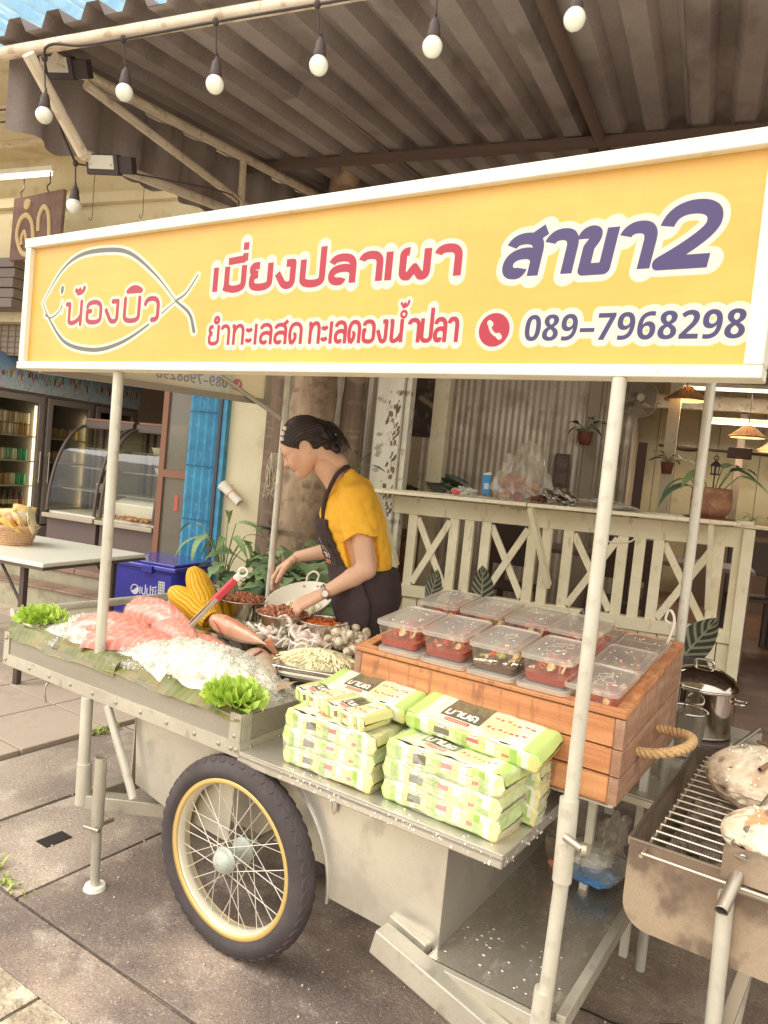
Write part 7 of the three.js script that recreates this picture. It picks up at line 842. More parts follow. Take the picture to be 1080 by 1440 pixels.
// =====================================================================  WOODEN DISPLAY BOX AND FOOD BOXES
{
  const wood = surf({ c1: 0xd19766, c2: 0xb4744a, c3: 0x8a5a3e, at3: 0.6, n: 512, fx: 2, fy: 18, oct: 6, size: 0.9, sy: 0.45, rough: [0.35, 0.6], grain: 8, con: 1.4, bump: 0.0008 });
  const woodSide = surf({ c1: 0xb08c70, c2: 0x967058, c3: 0x805c4a, at3: 0.56, n: 512, fx: 3, fy: 12, oct: 6, size: 0.7, sy: 0.4, rough: [0.5, 0.75], grain: 12, con: 1.5, bump: 0.0014 });
  const wx = thing('wooden_box', 'orange brown wooden plank display box with rope handle and sloping top holding food boxes', 'wooden box');
  const x0 = -1.146, x1 = -0.396, zf = -1.70, zb = -2.292, y0 = 0.644, yf = 0.842, yb = 0.924, KC = (p) => V(p[0] * 1.086, 1.35 + (p[1] - 1.35) * 1.086, p[2] * 1.086);
  // front planks
  const fy = [y0, 0.707, 0.771, yf]; for (let k = 0; k < 3; k++) { const b = span(x0 + 0.0222, x1 - 0.0222, fy[k] + (k ? 0.003 : 0), fy[k + 1], zf - 0.02, zf, 0.003); b.userData.ou = rr(0, 3); b.userData.ov = rr(0, 3); mesh('front_plank', b, wood, wx); const b2 = span(x0 + 0.0222, x1 - 0.0222, fy[k] + 0.003, fy[k + 1] + (k === 2 ? 0.07 : 0), zb, zb + 0.02, 0.003); mesh('back_plank', b2, wood, wx); }
  // side boards: trapezoid planks
  for (const [sx, lab] of [[x1 - 0.0215, 'r'], [x0, 'l']]) { const L = zf - zb; const ys = [[0, 0], [0.063, 0.067], [0.127, 0.163], [yf - y0, yb - y0]]; for (let k = 0; k < 3; k++) { const [a0, a1] = ys[k], [b0, b1] = ys[k + 1]; const g = extr([[0, a0 + (k ? 0.003 : 0)], [L, a1 + (k ? 0.003 : 0)], [L, b1], [0, b0]], 0.0215); const m4 = new THREE.Matrix4().makeBasis(V(0, 0, -1), V(0, 1, 0), V(1, 0, 0)).setPosition(sx, y0, zf); g.applyMatrix4(m4); g.userData.ou = rr(0, 3); g.userData.ov = rr(0, 3); mesh('side_plank', g, woodSide, wx); } }
  // top rim boards following the slope
  const sl = Math.atan2(yb - yf, zf - zb), W = x1 - x0, Ls = Math.hypot(yb - yf, zf - zb); const rim = (w, d, x, s) => { const b = box(w, 0.014, d, [0, 0, 0], [0, 0, 0], 0.004); tf(b, [x, lerp(yf, yb, s) + 0.0085, lerp(zf, zb, s)], [sl, 0, 0]); b.userData.ou = rr(0, 3); mesh('rim_board', b, wood, wx); };
  rim(W + 0.004, 0.034, (x0 + x1) / 2, 0.024); rim(W + 0.004, 0.034, (x0 + x1) / 2, 0.972); rim(0.034, Ls - 0.07, x1 - 0.015, 0.5); rim(0.034, Ls - 0.07, x0 + 0.015, 0.5);
  mesh('inner_liner', [tf(box(W - 0.07, 0.004, Ls - 0.06, [0, 0, 0]), [(x0 + x1) / 2, lerp(yf, yb, 0.5) - 0.055, (zf + zb) / 2], [sl, 0, 0]), tf(box(0.004, 0.06, Ls - 0.065, [0, 0, 0]), [x1 - 0.035, lerp(yf, yb, 0.5) - 0.028, (zf + zb) / 2], [sl, 0, 0]), tf(box(W - 0.07, 0.06, 0.004, [0, 0, 0]), [(x0 + x1) / 2, lerp(yf, yb, 0.06) - 0.02, lerp(zf, zb, 0.065)], [sl, 0, 0])], flat(0xd9d4c6, 0.35, 0.2), wx);
  mesh('bottom_board', span(x0 + 0.02, x1 - 0.023, y0 - 0.012, y0 - 0.001, zb + 0.02, zf - 0.02), woodSide, wx);
  // rope handle: two twisted strands
  const hp = new THREE.CatmullRomCurve3([[-0.375, 0.782, -1.70], [-0.335, 0.785, -1.705], [-0.285, 0.797, -1.735], [-0.268, 0.805, -1.79], [-0.285, 0.802, -1.85], [-0.33, 0.792, -1.885], [-0.375, 0.787, -1.89]].map(KC)); const fr = hp.computeFrenetFrames(120); const rs = [0, 1, 2].map((k) => { const pts = []; for (let i = 0; i <= 120; i++) { const a = i * 0.42 + k * 2.094, p = hp.getPoint(i / 120); pts.push(p.addScaledVector(fr.normals[i], 0.006 * Math.cos(a)).addScaledVector(fr.binormals[i], 0.006 * Math.sin(a)).toArray()); } return tube(pts, 0.0072, 220, 7); }); mesh('rope_handle', rs, surf({ c1: 0xd7b583, c2: 0xb38d5f, n: 128, size: 0.03, fx: 6, fy: 6, rough: [0.85, 0.95], grain: 12 }), wx);
  // support legs under the right part of the box
  const sr = thing('box_stand', 'white steel stand legs under the right end of the wooden box', 'stand'); for (const z of [-1.80, -2.2]) mesh('stand_rail', span(-0.62, -0.42, 0.606, 0.6305, z, z + 0.03, 0.003), M.white, sr); for (const [x, z] of [[-0.53, -2.02], [-0.44, -2.19]]) mesh('leg', span(x - 0.011, x + 0.011, 0.02, 0.606, z - 0.011, z + 0.011, 0.002), M.white, sr);
  // ---- food boxes
  const pl = new THREE.MeshPhysicalMaterial({ color: 0xf4f1e8, roughness: 0.12, transmission: 0.93, thickness: 0, side: THREE.DoubleSide, clearcoat: 0.2 }), pl2 = new THREE.MeshPhysicalMaterial({ color: 0xf3efe4, roughness: 0.3, transmission: 0.72, thickness: 0, side: THREE.DoubleSide, clearcoat: 0.5 });
  const rrect = (w, d, r) => { const s = new THREE.Shape(); s.moveTo(-w / 2 + r, -d / 2); s.lineTo(w / 2 - r, -d / 2); s.quadraticCurveTo(w / 2, -d / 2, w / 2, -d / 2 + r); s.lineTo(w / 2, d / 2 - r); s.quadraticCurveTo(w / 2, d / 2, w / 2 - r, d / 2); s.lineTo(-w / 2 + r, d / 2); s.quadraticCurveTo(-w / 2, d / 2, -w / 2, d / 2 - r); s.lineTo(-w / 2, -d / 2 + r); s.quadraticCurveTo(-w / 2, -d / 2, -w / 2 + r, -d / 2); return s; };
  const ringPts = (w, d, r, n = 8) => { const o = []; for (const [sx, sz, a0] of [[1, 1, 0], [-1, 1, 1], [-1, -1, 2], [1, -1, 3]]) for (let k = 0; k <= n; k++) { const a = (a0 + k / n) * Math.PI / 2; o.push([sx * (w / 2 - r) + r * Math.cos(a), sz * (d / 2 - r) + r * Math.sin(a)]); } return o; };
  const loft = (secs) => { const n = secs[0].p.length, pos = [], idx = []; for (const s of secs) for (const [x, z] of s.p) pos.push(x, s.y, z); for (let j = 0; j < secs.length - 1; j++) for (let i = 0; i < n; i++) { const a = j * n + i, b = j * n + (i + 1) % n; idx.push(a, b, b + n, a, b + n, a + n); } const g = new THREE.BufferGeometry(); g.setAttribute('position', new THREE.Float32BufferAttribute(pos, 3)); g.setIndex(idx); return toCreasedNormals(g, 0.7); };
  const BW = 0.1325, BD = 0.187, BH = 0.065;
  const capf = (w, d, y, r) => tf(new THREE.ShapeGeometry(rrect(w, d, r), 6), [0, y, 0], [-Math.PI / 2, 0, 0]);
  const bodyG = bake([loft([{ y: 0.001, p: ringPts(BW * 0.84, BD * 0.88, 0.014) }, { y: BH * 0.6, p: ringPts(BW * 0.91, BD * 0.94, 0.016) }, { y: BH - 0.008, p: ringPts(BW * 0.95, BD * 0.965, 0.018) }, { y: BH - 0.006, p: ringPts(BW * 0.995, BD * 0.997, 0.02) }, { y: BH, p: ringPts(BW * 0.995, BD * 0.997, 0.02) }]), capf(BW * 0.84, BD * 0.88, 0.0015, 0.014)]);
  const lidG = bake([loft([{ y: BH - 0.004, p: ringPts(BW * 1.02, BD * 1.015, 0.02) }, { y: BH + 0.005, p: ringPts(BW * 1.015, BD * 1.01, 0.02) }, { y: BH + 0.0065, p: ringPts(BW * 0.96, BD * 0.97, 0.018) }, { y: BH + 0.0025, p: ringPts(BW * 0.91, BD * 0.935, 0.016) }, { y: BH + 0.0025, p: ringPts(BW * 0.72, BD * 0.8, 0.014) }, { y: BH + 0.004, p: ringPts(BW * 0.68, BD * 0.77, 0.012) }]), capf(BW * 0.68, BD * 0.77, BH + 0.004, 0.012)]);
  const sauceG = (h) => bake([loft([{ y: 0.003, p: ringPts(BW * 0.82, BD * 0.86, 0.013) }, { y: h, p: ringPts(BW * (0.82 + 0.1 * h / 0.036), BD * (0.86 + 0.07 * h / 0.036), 0.014) }]), capf(BW * (0.82 + 0.1 * h / 0.036), BD * (0.86 + 0.07 * h / 0.036), h, 0.014)]);
  const sg = [sauceG(0.022), sauceG(0.027), sauceG(0.018)], sm = [flat(0xb8300f, 0.25, 0, { clearcoat: 0.8 }), flat(0xa82a12, 0.25, 0, { clearcoat: 0.8 }), flat(0x633c28, 0.25, 0, { clearcoat: 0.8 }), flat(0xcf5a36, 0.25, 0, { clearcoat: 0.8 })];
  const bitG = [0, 1, 2].map((k) => bake(Array.from({ length: 34 }, () => { const x = rr(-0.045, 0.045), z = rr(-0.066, 0.066); return paint(tf(rnd() < 0.4 ? box(rr(0.012, 0.03), 0.004, 0.005) : jag(rr(0.005, 0.011), 3, 2, 0.4), [x, 0.025 + rr(0, 0.008) + 0.006 * Math.cos(x * 30), z], [rr(0, 3), rr(0, 3), rr(-0.4, 0.4)]), ((c) => () => c)(lin([0xe9c27a, 0xd8552f, 0xf0d9a8, 0xc9402c, 0xe07a40, 0xb9c06a][Math.floor(rnd() * 6)]))); }))), bm = new THREE.MeshPhysicalMaterial({ vertexColors: true, roughness: 0.3, clearcoat: 0.5 });
  const foodBox = (lab, x, s, lift, k, kind, ry = 0) => { // s: 0 front .. 1 back along the slope
    const y = lerp(yf, yb, s) + lift, z = lerp(zf, zb, s); const o = thing('food_box', lab, 'food box', [x, y, z], ry); o.rotation.order = 'XYZ'; o.rotation.set(sl * 0.85, ry, 0); const dk = kind === 'dark';
    share('box_body', bodyG, pl, o); share('sauce', sg[k % 3], dk ? sm[2] : sm[k % 2 ? 1 : 0], o); share('food_pieces', bitG[k % 3], bm, o).userData.kind = 'stuff'; share('lid', lidG, pl2, o);
    if (kind !== 'plain') { const ps = []; for (let i = 0; i < 16; i++) ps.push(sph(rr(0.0012, 0.003), [rr(-0.045, 0.045), BH + 0.004, rr(-0.065, 0.065)], [1, 0.5, 1], 6, 5)); mesh('lid_drops', ps, flat(0xfaf6ea, 0.1), o).userData.kind = 'stuff'; }
    if (kind === 'squig' || dk) { const q = []; for (let i = 0; i < 4; i++) { const a = rr(0, 6), cx = rr(-0.02, 0.02), cz = rr(-0.04, 0.04); q.push(tube(Array.from({ length: 8 }, (_, j) => [cx + (0.012 + 0.006 * Math.sin(j * 2 + i)) * Math.cos(a + j), BH + 0.0055, cz + (0.018 + 0.008 * Math.cos(j * 1.7)) * Math.sin(a + j)]), 0.0011, 40, 5)); } mesh('lid_ripple', q, pl2, o).userData.kind = 'stuff'; } return o; };
  const up = 0.024, lo = -0.045, colU = [-1.026, -0.885, -0.742, -0.6];
  const nm = ['first', 'second', 'third', 'fourth'];
  colU.forEach((x, i) => foodBox('red curry food box with clear lid, ' + nm[i] + ' from the seller in front upper row', x, 0.175 + 0.005 * (i % 2), up, i, i === 2 ? 'dark' : i === 3 ? 'squig' : 'drops', rr(-0.03, 0.03)));
  colU.forEach((x, i) => foodBox('clear food box in the back upper row, ' + nm[i] + ' from the seller', x - 0.005 + (i === 3 ? -0.005 : 0), 0.55 + (i === 3 ? -0.03 : 0.01), up + (i === 3 ? 0.006 : 0), i + 1, 'drops', rr(-0.03, 0.03)));
  [-1.01, -0.874, -0.739, -0.603].forEach((x, i) => foodBox('lower clear food box under the ' + nm[i] + ' box of the front upper row', x, 0.165, lo, i + 2, 'plain', rr(-0.02, 0.02)));
  [-1.01, -0.874, -0.739, -0.603].forEach((x, i) => foodBox('lower clear food box under the ' + nm[i] + ' box of the back upper row', x, 0.51, lo, i + 1, 'plain'));
  foodBox('uncovered lower food box at the right front corner of the wooden box', -0.486, 0.19, lo + 0.02, 1, 'squig', -0.03); foodBox('lower food box at the right side, behind the corner one', -0.488, 0.53, lo + 0.01, 2, 'drops'); foodBox('lower food box at the far right rear corner', -0.489, 0.83, lo - 0.006, 0, 'drops'); foodBox('lower food box in the rear row left of the right rear corner', -0.63, 0.84, lo - 0.006, 2, 'plain'); foodBox('lower food box in the middle of the rear row', -0.77, 0.84, lo - 0.006, 1, 'plain');
}
// =====================================================================  GREEN SNACK PACKS
{
  const packCanvas = (v) => { const c = document.createElement('canvas'); c.width = 512; c.height = 256; const x = c.getContext('2d'); const A = ['#d3dc98', '#d9dfa0', '#dfd99c'][v], B = ['#b9d07a', '#c3d284', '#d3cd88'][v]; x.fillStyle = A; x.fillRect(0, 0, 512, 256); x.fillStyle = B; x.fillRect(0, 0, 60, 256); x.fillRect(452, 0, 60, 256); x.fillRect(0, 205, 512, 51); x.fillStyle = '#e6e4c8'; x.fillRect(64, 8, 384, 192); x.fillStyle = B; x.globalAlpha = 0.5; x.beginPath(); x.ellipse(330, 100, 70, 60, 0.5, 0, 7); x.fill(); x.globalAlpha = 1;
    x.fillStyle = '#5d5a48'; x.fillRect(120, 14, 150, 120); for (let i = 0; i < 240; i++) { x.fillStyle = `rgba(${rr(90, 160)},${rr(100, 160)},${rr(70, 110)},0.7)`; x.fillRect(rr(122, 262), rr(16, 76), rr(3, 10), rr(2, 5)); } thai(x, 'มายชด', 128, 122, 34, 134, [['#f4f0e0', 8]]); x.fillStyle = '#d2574a'; x.fillRect(150, 138, 90, 18); x.fillStyle = '#e9b7a0'; for (let i = 0; i < 9; i++) x.fillRect(154 + i * 9, 142, 5, 10); x.fillStyle = '#c96a5e'; for (let i = 0; i < 14; i++) x.fillRect(292 + (i % 7) * 21, 60 + (i > 6 ? 56 : 0) + rr(-6, 6), rr(10, 19), rr(7, 13)); x.fillStyle = '#9a8f7c'; for (let i = 0; i < 5; i++) x.fillRect(84, 162 + i * 8, rr(120, 320), 3); for (let i = 0; i < 16; i++) { x.fillStyle = [B, '#9dbb58', '#e9e7cf', '#e3d98a', '#f1efdf', '#cfdc9a'][i % 6]; x.fillRect(20 + i * 30 + rr(-8, 8), 180 + rr(0, 14), rr(22, 60), rr(26, 66)); } x.fillStyle = '#8f8a72'; for (let i = 0; i < 9; i++) x.fillRect(60 + rr(0, 200), 192 + i * 6, rr(40, 150), 2); x.fillStyle = '#cf6a58'; x.fillRect(250, 196, 46, 14); x.fillRect(380, 214, 26, 10); x.fillStyle = '#6f6a55'; x.fillRect(128, 200, 60, 22); x.fillStyle = 'rgba(255,255,255,0.55)'; for (let i = 0; i < 22; i++) x.fillRect(406 + i * 1.9, 150, (i * 7) % 3 ? 1 : 0.6, 40); return canvasTex(c); };
  const tex = [0, 1, 2].map(packCanvas), foil = tex.map((t) => new THREE.MeshPhysicalMaterial({ map: t, roughness: 0.3, clearcoat: 0.7, clearcoatRoughness: 0.2 })), filmM = new THREE.MeshPhysicalMaterial({ color: 0xfffdf4, roughness: 0.12, transparent: true, opacity: 0.2, side: THREE.DoubleSide, clearcoat: 1, clearcoatRoughness: 0.06, bumpMap: roughCurb.bumpMap, bumpScale: 0.02 });
  // soft pillow pack L x H x D with crimped ends
  const packG = (L, H, D, sd) => { const nu = 44, nv = 40; return grid(nu, nv, (u, v) => { const a = v * Math.PI * 2 + Math.PI / 4, e = 0.17, ca = Math.cos(a), sa = Math.sin(a), k = Math.pow(Math.pow(Math.abs(ca), 2 / e) + Math.pow(Math.abs(sa), 2 / e), -e / 2); const x = (u - 0.5) * L, en = Math.min(u, 1 - u), pin = smooth(0, 0.035, en), hh = H * 0.5 * (0.12 + 0.88 * Math.pow(pin, 0.5)), dd = D * 0.5 * (0.96 + 0.04 * pin); const cr = 0.0022 * vn3(u * 16, v * 9, sd, 3) + 0.0035 * vn3(u * 6, v * 4, sd, 5) + 0.0016 * Math.sin(v * 90) * (1 - pin); const y = sa * k * hh + cr * (0.5 + pin), z = ca * k * dd + cr; return [x + 0.003 * vn3(v * 8, sd, 0, 7) * (1 - pin), y, z, u * 0.98 + 0.01, Math.abs(sa) >= Math.abs(ca) ? (sa > 0 ? 0.3 + 0.65 * clamp(0.5 - ca * k * 0.5) : 0.04) : ca > 0 ? 0.3 - 0.25 * clamp(0.5 - sa * k * 0.5) : 0.96]; }); };
  const pgs = {}; const PG = (L, H, D, v) => { const k = [L, H, D, v].join(); return pgs[k] || (pgs[k] = bake(packG(L, H, D, v * 5 + 2))); };
  const film = (w, h, d, sd) => { const g = new THREE.BoxGeometry(w, h, d, 56, 30, 36), p = g.attributes.position; for (let i = 0; i < p.count; i++) { const x = p.getX(i), y = p.getY(i), z = p.getZ(i); const f = 1 + 0.012 * vn3(x * 40, y * 40, z * 40, sd), s = 0.009 * Math.abs(vn3(x * 22 + y * 34, y * 18 - z * 22, z * 26, sd + 2)) + 0.004 * Math.abs(vn3(x * 60 - y * 40, y * 60, z * 60, sd + 4)) - 0.002; const rx = Math.abs(x) / (w / 2), ry = Math.abs(y) / (h / 2), rz = Math.abs(z) / (d / 2), c = 1 - 0.02 * (rx * ry + ry * rz + rx * rz) * (rx > 0.9 || 1 ? 1 : 0); p.setXYZ(i, x * f * c + s, Math.max(-h / 2, y * c + s), z * f * c + s); } return toCreasedNormals(g, 0.6); };
  const bundle = (lab, [x, y, z], ry, L, H, D, n, cols, v) => { const o = thing('snack_bundle', lab, 'snack packs', [x, y, z], ry); const h = H / n; for (let k = 0; k < n; k++) for (let c = 0; c < cols; c++) { const m = share('snack_pack', PG(L, h * 1.17, D / cols * 0.99, (k + c) % 3), foil[(v + (k === 1 ? 1 : 0)) % 3], o); m.position.set(rr(-0.004, 0.004), h * (k + 0.5) + 0.003, (c - (cols - 1) / 2) * D / cols); m.rotation.set(rr(-0.02, 0.02), rr(-0.02, 0.02), rr(-0.015, 0.015)); } mesh('clear_film', tf(film(L * 1.015, H * 1.04, D * 1.02, v * 7 + 3), [0, H / 2 + 0.004, 0]), filmM, o); return o; };
  bundle('film-wrapped bundle of yellowish green snack packs nearest the tray', [-1.06, 0.566, -1.565], 0.0, 0.285, 0.138, 0.16, 3, 1, 2); bundle('film-wrapped bundle of bright green snack packs nearest the shelf front edge', [-0.735, 0.566, -1.565], -0.03, 0.315, 0.145, 0.15, 3, 1, 0); bundle('film-wrapped bundle of green snack packs at the right rear, behind the front pole', [-0.625, 0.566, -1.655], 0.04, 0.15, 0.135, 0.075, 3, 1, 1);
  // hidden filler row that carries the loose packs
  bundle('film-wrapped bundle of green snack packs in the back row against the wooden box', [-0.98, 0.566, -1.715], 0, 0.36, 0.075, 0.10, 2, 1, 1);
  const loose = (lab, p, r, L, H, D, v) => { const o = new THREE.Mesh(PG(L, H, D, v), foil[v]); o.name = numbered('snack_pack'); o.position.set(...p); o.rotation.set(...r, 'YXZ'); o.castShadow = o.receiveShadow = true; scene.add(o); tag(o, lab, 'snack pack'); return o; };
  loose('loose snack pack with green corner lying at the left on the yellowish bundle', [-1.145, 0.733, -1.585], [0.05, -0.28, 0.02], 0.14, 0.04, 0.11, 2); loose('loose snack pack on the yellowish bundle, nearest the shelf front', [-1.015, 0.733, -1.545], [0.08, -0.22, 0.0], 0.15, 0.04, 0.10, 2); loose('loose green snack pack lying against the wooden box behind the two short packs', [-1.045, 0.752, -1.65], [0.25, -0.05, 0.0], 0.29, 0.045, 0.11, 0); loose('long bright green snack pack tilted on top of the right bundles', [-0.715, 0.752, -1.635], [0.22, -0.06, -0.02], 0.37, 0.05, 0.13, 0);
}
// =====================================================================  CHARCOAL GRILL AND ITS FISH
{
  const burnt = surf({ c1: 0xb8a791, c2: 0x8f7b69, c3: 0x65544a, at3: 0.55, n: 512, fx: 3, fy: 3, oct: 6, size: 0.6, rough: [0.3, 0.6], metal: 0.45, grain: 10, con: 1.4, bump: 0.0012 });
  const g = thing('charcoal_grill', 'stained steel trough grill with round bottom corners on tube legs', 'grill'); const X0 = -0.357, X1 = 0.32, ZN = -1.70, ZF = -2.5, YT = 0.586, YB = 0.388, R = 0.06;
  const prof = [[X0, YT]]; for (let k = 0; k <= 8; k++) { const a = Math.PI + k / 8 * Math.PI / 2; prof.push([X0 + R + R * Math.cos(a) - 0 * R, YB + R + R * Math.sin(a)]); } for (let k = 0; k <= 8; k++) { const a = 1.5 * Math.PI + k / 8 * Math.PI / 2; prof.push([X1 - R + R * Math.cos(a), YB + R + R * Math.sin(a)]); } prof.push([X1, YT]);
  const end = (z, h = 0) => { const s = extr(prof, 0.003); tf(s, [0, 0, z]); return s; }; mesh('end_wall', end(ZN - 0.003), burnt, g); mesh('end_wall', end(ZF), burnt, g);
  mesh('trough_shell', grid(prof.length - 1, 4, (u, v) => { const p = prof[Math.round(u * (prof.length - 1))]; return [p[0], p[1], lerp(ZN - 0.003, ZF + 0.003, v), p[0] + p[1], v * 0.8]; }), (() => { const m = burnt.clone(); m.side = THREE.DoubleSide; return m; })(), g);
  mesh('rim_strip', [span(X0 - 0.004, X0 + 0.002, YT - 0.016, YT + 0.002, ZF, ZN - 0.004), span(X0, X1, YT - 0.001, YT + 0.003, ZN - 0.004, ZN + 0.0015)], M.dullsteel, g);
  // grate
  const gr = new THREE.Group(); gr.name = 'grate'; g.add(gr); const GY = 0.572, rod = flat(0xcbc1ae, 0.3, 0.85); mesh('grate_rail', [cyl([-0.322, GY, -1.66], [-0.312, GY, -2.46], 0.0045, 0.0045, 8)], rod, gr); mesh('grate_rail', [cyl([0.28, GY, -1.66], [0.28, GY, -2.46], 0.0045, 0.0045, 8)], rod, gr);
  const rg = new THREE.CylinderGeometry(0.0042, 0.0042, 0.6, 8); rg.rotateZ(Math.PI / 2); for (let k = 0; k < 18; k++) { const m = share('grate_bar', rg, rod, gr); m.position.set(-0.018 - 0.003, GY + 0.006, -1.662 - k * 0.0455); }
  // ash and embers
  const ash = grid(40, 40, (u, v) => { const x = lerp(X0 + 0.02, X1 - 0.02, u), z = lerp(ZN - 0.02, ZF + 0.02, v); return [x, 0.43 + 0.02 * vn3(x * 14, z * 14, 0, 3) + 0.01 * vn3(x * 40, z * 40, 0, 5), z]; }); const am = mesh('charcoal_ash', [ash, ...Array.from({ length: 60 }, (_, i) => tf(jag(rr(0.012, 0.026), i % 9, 1.5, 0.5), [rr(X0 + 0.05, X1 - 0.05), 0.445, rr(ZF + 0.05, ZN - 0.05)]))], surf({ c1: 0xb9a596, c2: 0x7a665c, c3: 0xd9cdbd, at3: 0.55, n: 256, size: 0.25, fx: 6, fy: 6, con: 1.7, grain: 22, rough: [0.9, 1] }), g); am.userData.kind = 'stuff';
  for (const [a, b] of [[-0.150, ZN + 0.02], [0.27, ZN + 0.02], [-0.30, ZF + 0.05], [0.27, ZF + 0.05]]) mesh('leg', cyl([a + 0.012, 0.0, b], [a, b > -2 ? 0.55 : 0.42, b], 0.0165, 0.0165, 16), M.pole, g);
  mesh('leg_brace', [cyl([-0.1, 0.36, -1.86], [-0.128, 0.0, -1.90], 0.011)], M.pole, g); mesh('leg_brace', bar([-0.10, 0.38, -1.75], [-0.145, 0.14, -1.71], 0.028, 0.006, [0, 0, 1]), M.dullsteel, g);
  // handle pipe, plate and rails on the near side
  mesh('clamp_plate', span(-0.165, -0.055, 0.585, 0.655, -1.672, -1.668), burnt, g); mesh('handle_pipe', [cyl([-0.148, 0.55, -1.60], [-0.128, 0.615, -1.70], 0.0135, 0.0135, 18, true), cyl([-0.148, 0.55, -1.60], [-0.128, 0.615, -1.70], 0.0112, 0.0112, 18, true), torus(0.0124, 0.0014, [-0.148, 0.55, -1.60], [0.5, 0, 0])], (() => { const m = M.dullsteel.clone(); m.side = THREE.DoubleSide; return m; })(), g);
  mesh('side_rail', cyl([-0.15, 0.565, -1.685], [0.3, 0.563, -1.685], 0.011, 0.011, 14), M.dullsteel, g); mesh('side_rail', cyl([-0.11, 0.585, -1.68], [0.3, 0.583, -1.68], 0.006, 0.006, 12), M.dullsteel, g); mesh('ring_bolt', torus(0.012, 0.003, [-0.06, 0.545, -1.68], [0, 0.4, 0]), M.dullsteel, g); mesh('clamp_bolt', [cyl([-0.14, 0.64, -1.665], [-0.115, 0.645, -1.645], 0.005), sph(0.008, [-0.128, 0.643, -1.662])], M.dullsteel, g);
  mesh('raised_bar', cyl([-0.30, GY + 0.012, -2.36], [-0.20, 0.66, -2.60], 0.006, 0.006, 10), M.dullsteel, g);
  mesh('end_plate', [span(-0.19, 0.05, 0.57, 0.66, -2.60, -2.595)], burnt, g);
  // salt-crusted fish held in wire clamps
  const crust = (a, b) => new THREE.MeshPhysicalMaterial({ vertexColors: true, roughness: 0.75, bumpMap: roughCurb.bumpMap, bumpScale: 0.006 });
  const gfish = (lab, p, r, L, H, W, sd, ember) => { const o = thing('grilled_fish', lab, 'grilled fish', p); o.rotation.set(...r, 'YXZ'); const gg = grid(90, 60, (u, v) => { const a = v * Math.PI * 2, pr = Math.pow(Math.sin(Math.PI * Math.pow(clamp(u, 0.002, 0.998), 0.72)), 0.62) * (1 - 0.35 * smooth(0.72, 0.95, u)); const k = 1 + 0.05 * vn3(u * 9, v * 9, sd, 2) + 0.04 * vn3(u * 34, v * 34, sd, 4) + 0.03 * vn3(u * 80, v * 80, sd, 5); return [(u - 0.5) * L, H * 0.5 * pr * k * Math.sin(a), W * 0.5 * pr * k * Math.cos(a), u * 0.5, v * 0.8]; });
    mesh('salt_crust', keep(paint(gg, (x, y, z) => { let c = mix3(lin(0xf3e5ca), lin(0xdcc3a4), clamp(0.4 + 0.6 * vn3(x * 30, y * 30, z * 30, 2))); const br = smooth(0.05, 0.5, vn3(x * 20, y * 22, z * 22, sd) + 0.5 * vn3(x * 60, y * 60, z * 60, 7) + 0.3 * vn3(x * 140, y * 140, z * 140, 8)); c = mix3(c, lin(ember ? 0xd98a4c : 0xb98f70), br * (ember ? 0.8 : 0.55)); const ch = smooth(0.35, 0.6, vn3(x * 24 + 5, y * 24, z * 24, sd + 2)); return mix3(c, lin(0x6b4a3c), ch * 0.75); })), crust(), o);
    mesh('eye', [sph(0.012, [-L * 0.37, H * 0.22, W * 0.26], [1, 1, 0.6]), sph(0.007, [-L * 0.375, H * 0.225, W * 0.275])], flat(0x7a6a5e, 0.5), o); mesh('gill_cover', tube(Array.from({ length: 9 }, (_, i) => { const t = (i / 8 - 0.5) * 2.2; return [-L * 0.24 - 0.03 * t * t + 0.03, H * 0.5 * Math.cos(t * 0.5) * 0.93, W * 0.42 * t * 0.8]; }), 0.006, 30, 6), flat(0x8f6e58, 0.8), o); mesh('tail_fin', grid(8, 8, (u, v) => [L * 0.46 + 0.06 * u, (v - 0.5) * H * (0.35 + 0.8 * u), 0.004 * Math.sin(v * 20)]), flat(0xbf9c7c, 0.8, 0, { side: THREE.DoubleSide }), o); mesh('fin', grid(10, 4, (u, v) => [(u - 0.5) * L * 0.3, -0.004 + v * 0.012, W * 0.46 + v * 0.02]), flat(0x8a6a55, 0.8, 0, { side: THREE.DoubleSide }), o); mesh('salt_grains', Array.from({ length: 120 }, () => { const u = rr(0.1, 0.85), a = rr(0.2, 2.9), pr = Math.pow(Math.sin(Math.PI * Math.pow(u, 0.72)), 0.62) * (1 - 0.35 * smooth(0.72, 0.95, u)); return jag(rr(0.0018, 0.004), 2).translate((u - 0.5) * L, H * 0.52 * pr * Math.sin(a), W * 0.52 * pr * Math.cos(a)); }), flat(0xfaf3e0, 0.7), o).userData.kind = 'stuff'; return o; };
  gfish('whole salt-crusted fish farther back on the grill', [-0.03, 0.655, -2.16], [0, 0.12, 0.04], 0.5, 0.16, 0.33, 3, false); gfish('browned salt-crusted fish nearest the handle pipe', [0.03, 0.635, -1.82], [0, 0.05, 0.0], 0.44, 0.13, 0.24, 9, true);
  const wc = thing('wire_clamp', 'thin steel skewer wires clamped across the grilled fish', 'skewer'); mesh('skewer', cyl([-0.155, 0.635, -1.73], [-0.085, 0.73, -2.01], 0.0042), M.dullsteel, wc); mesh('skewer', cyl([-0.06, 0.60, -1.69], [-0.05, 0.70, -1.80], 0.0042), M.dullsteel, wc); mesh('skewer', cyl([-0.07, 0.73, -2.1], [-0.03, 0.77, -2.2], 0.004), M.dullsteel, wc);
}
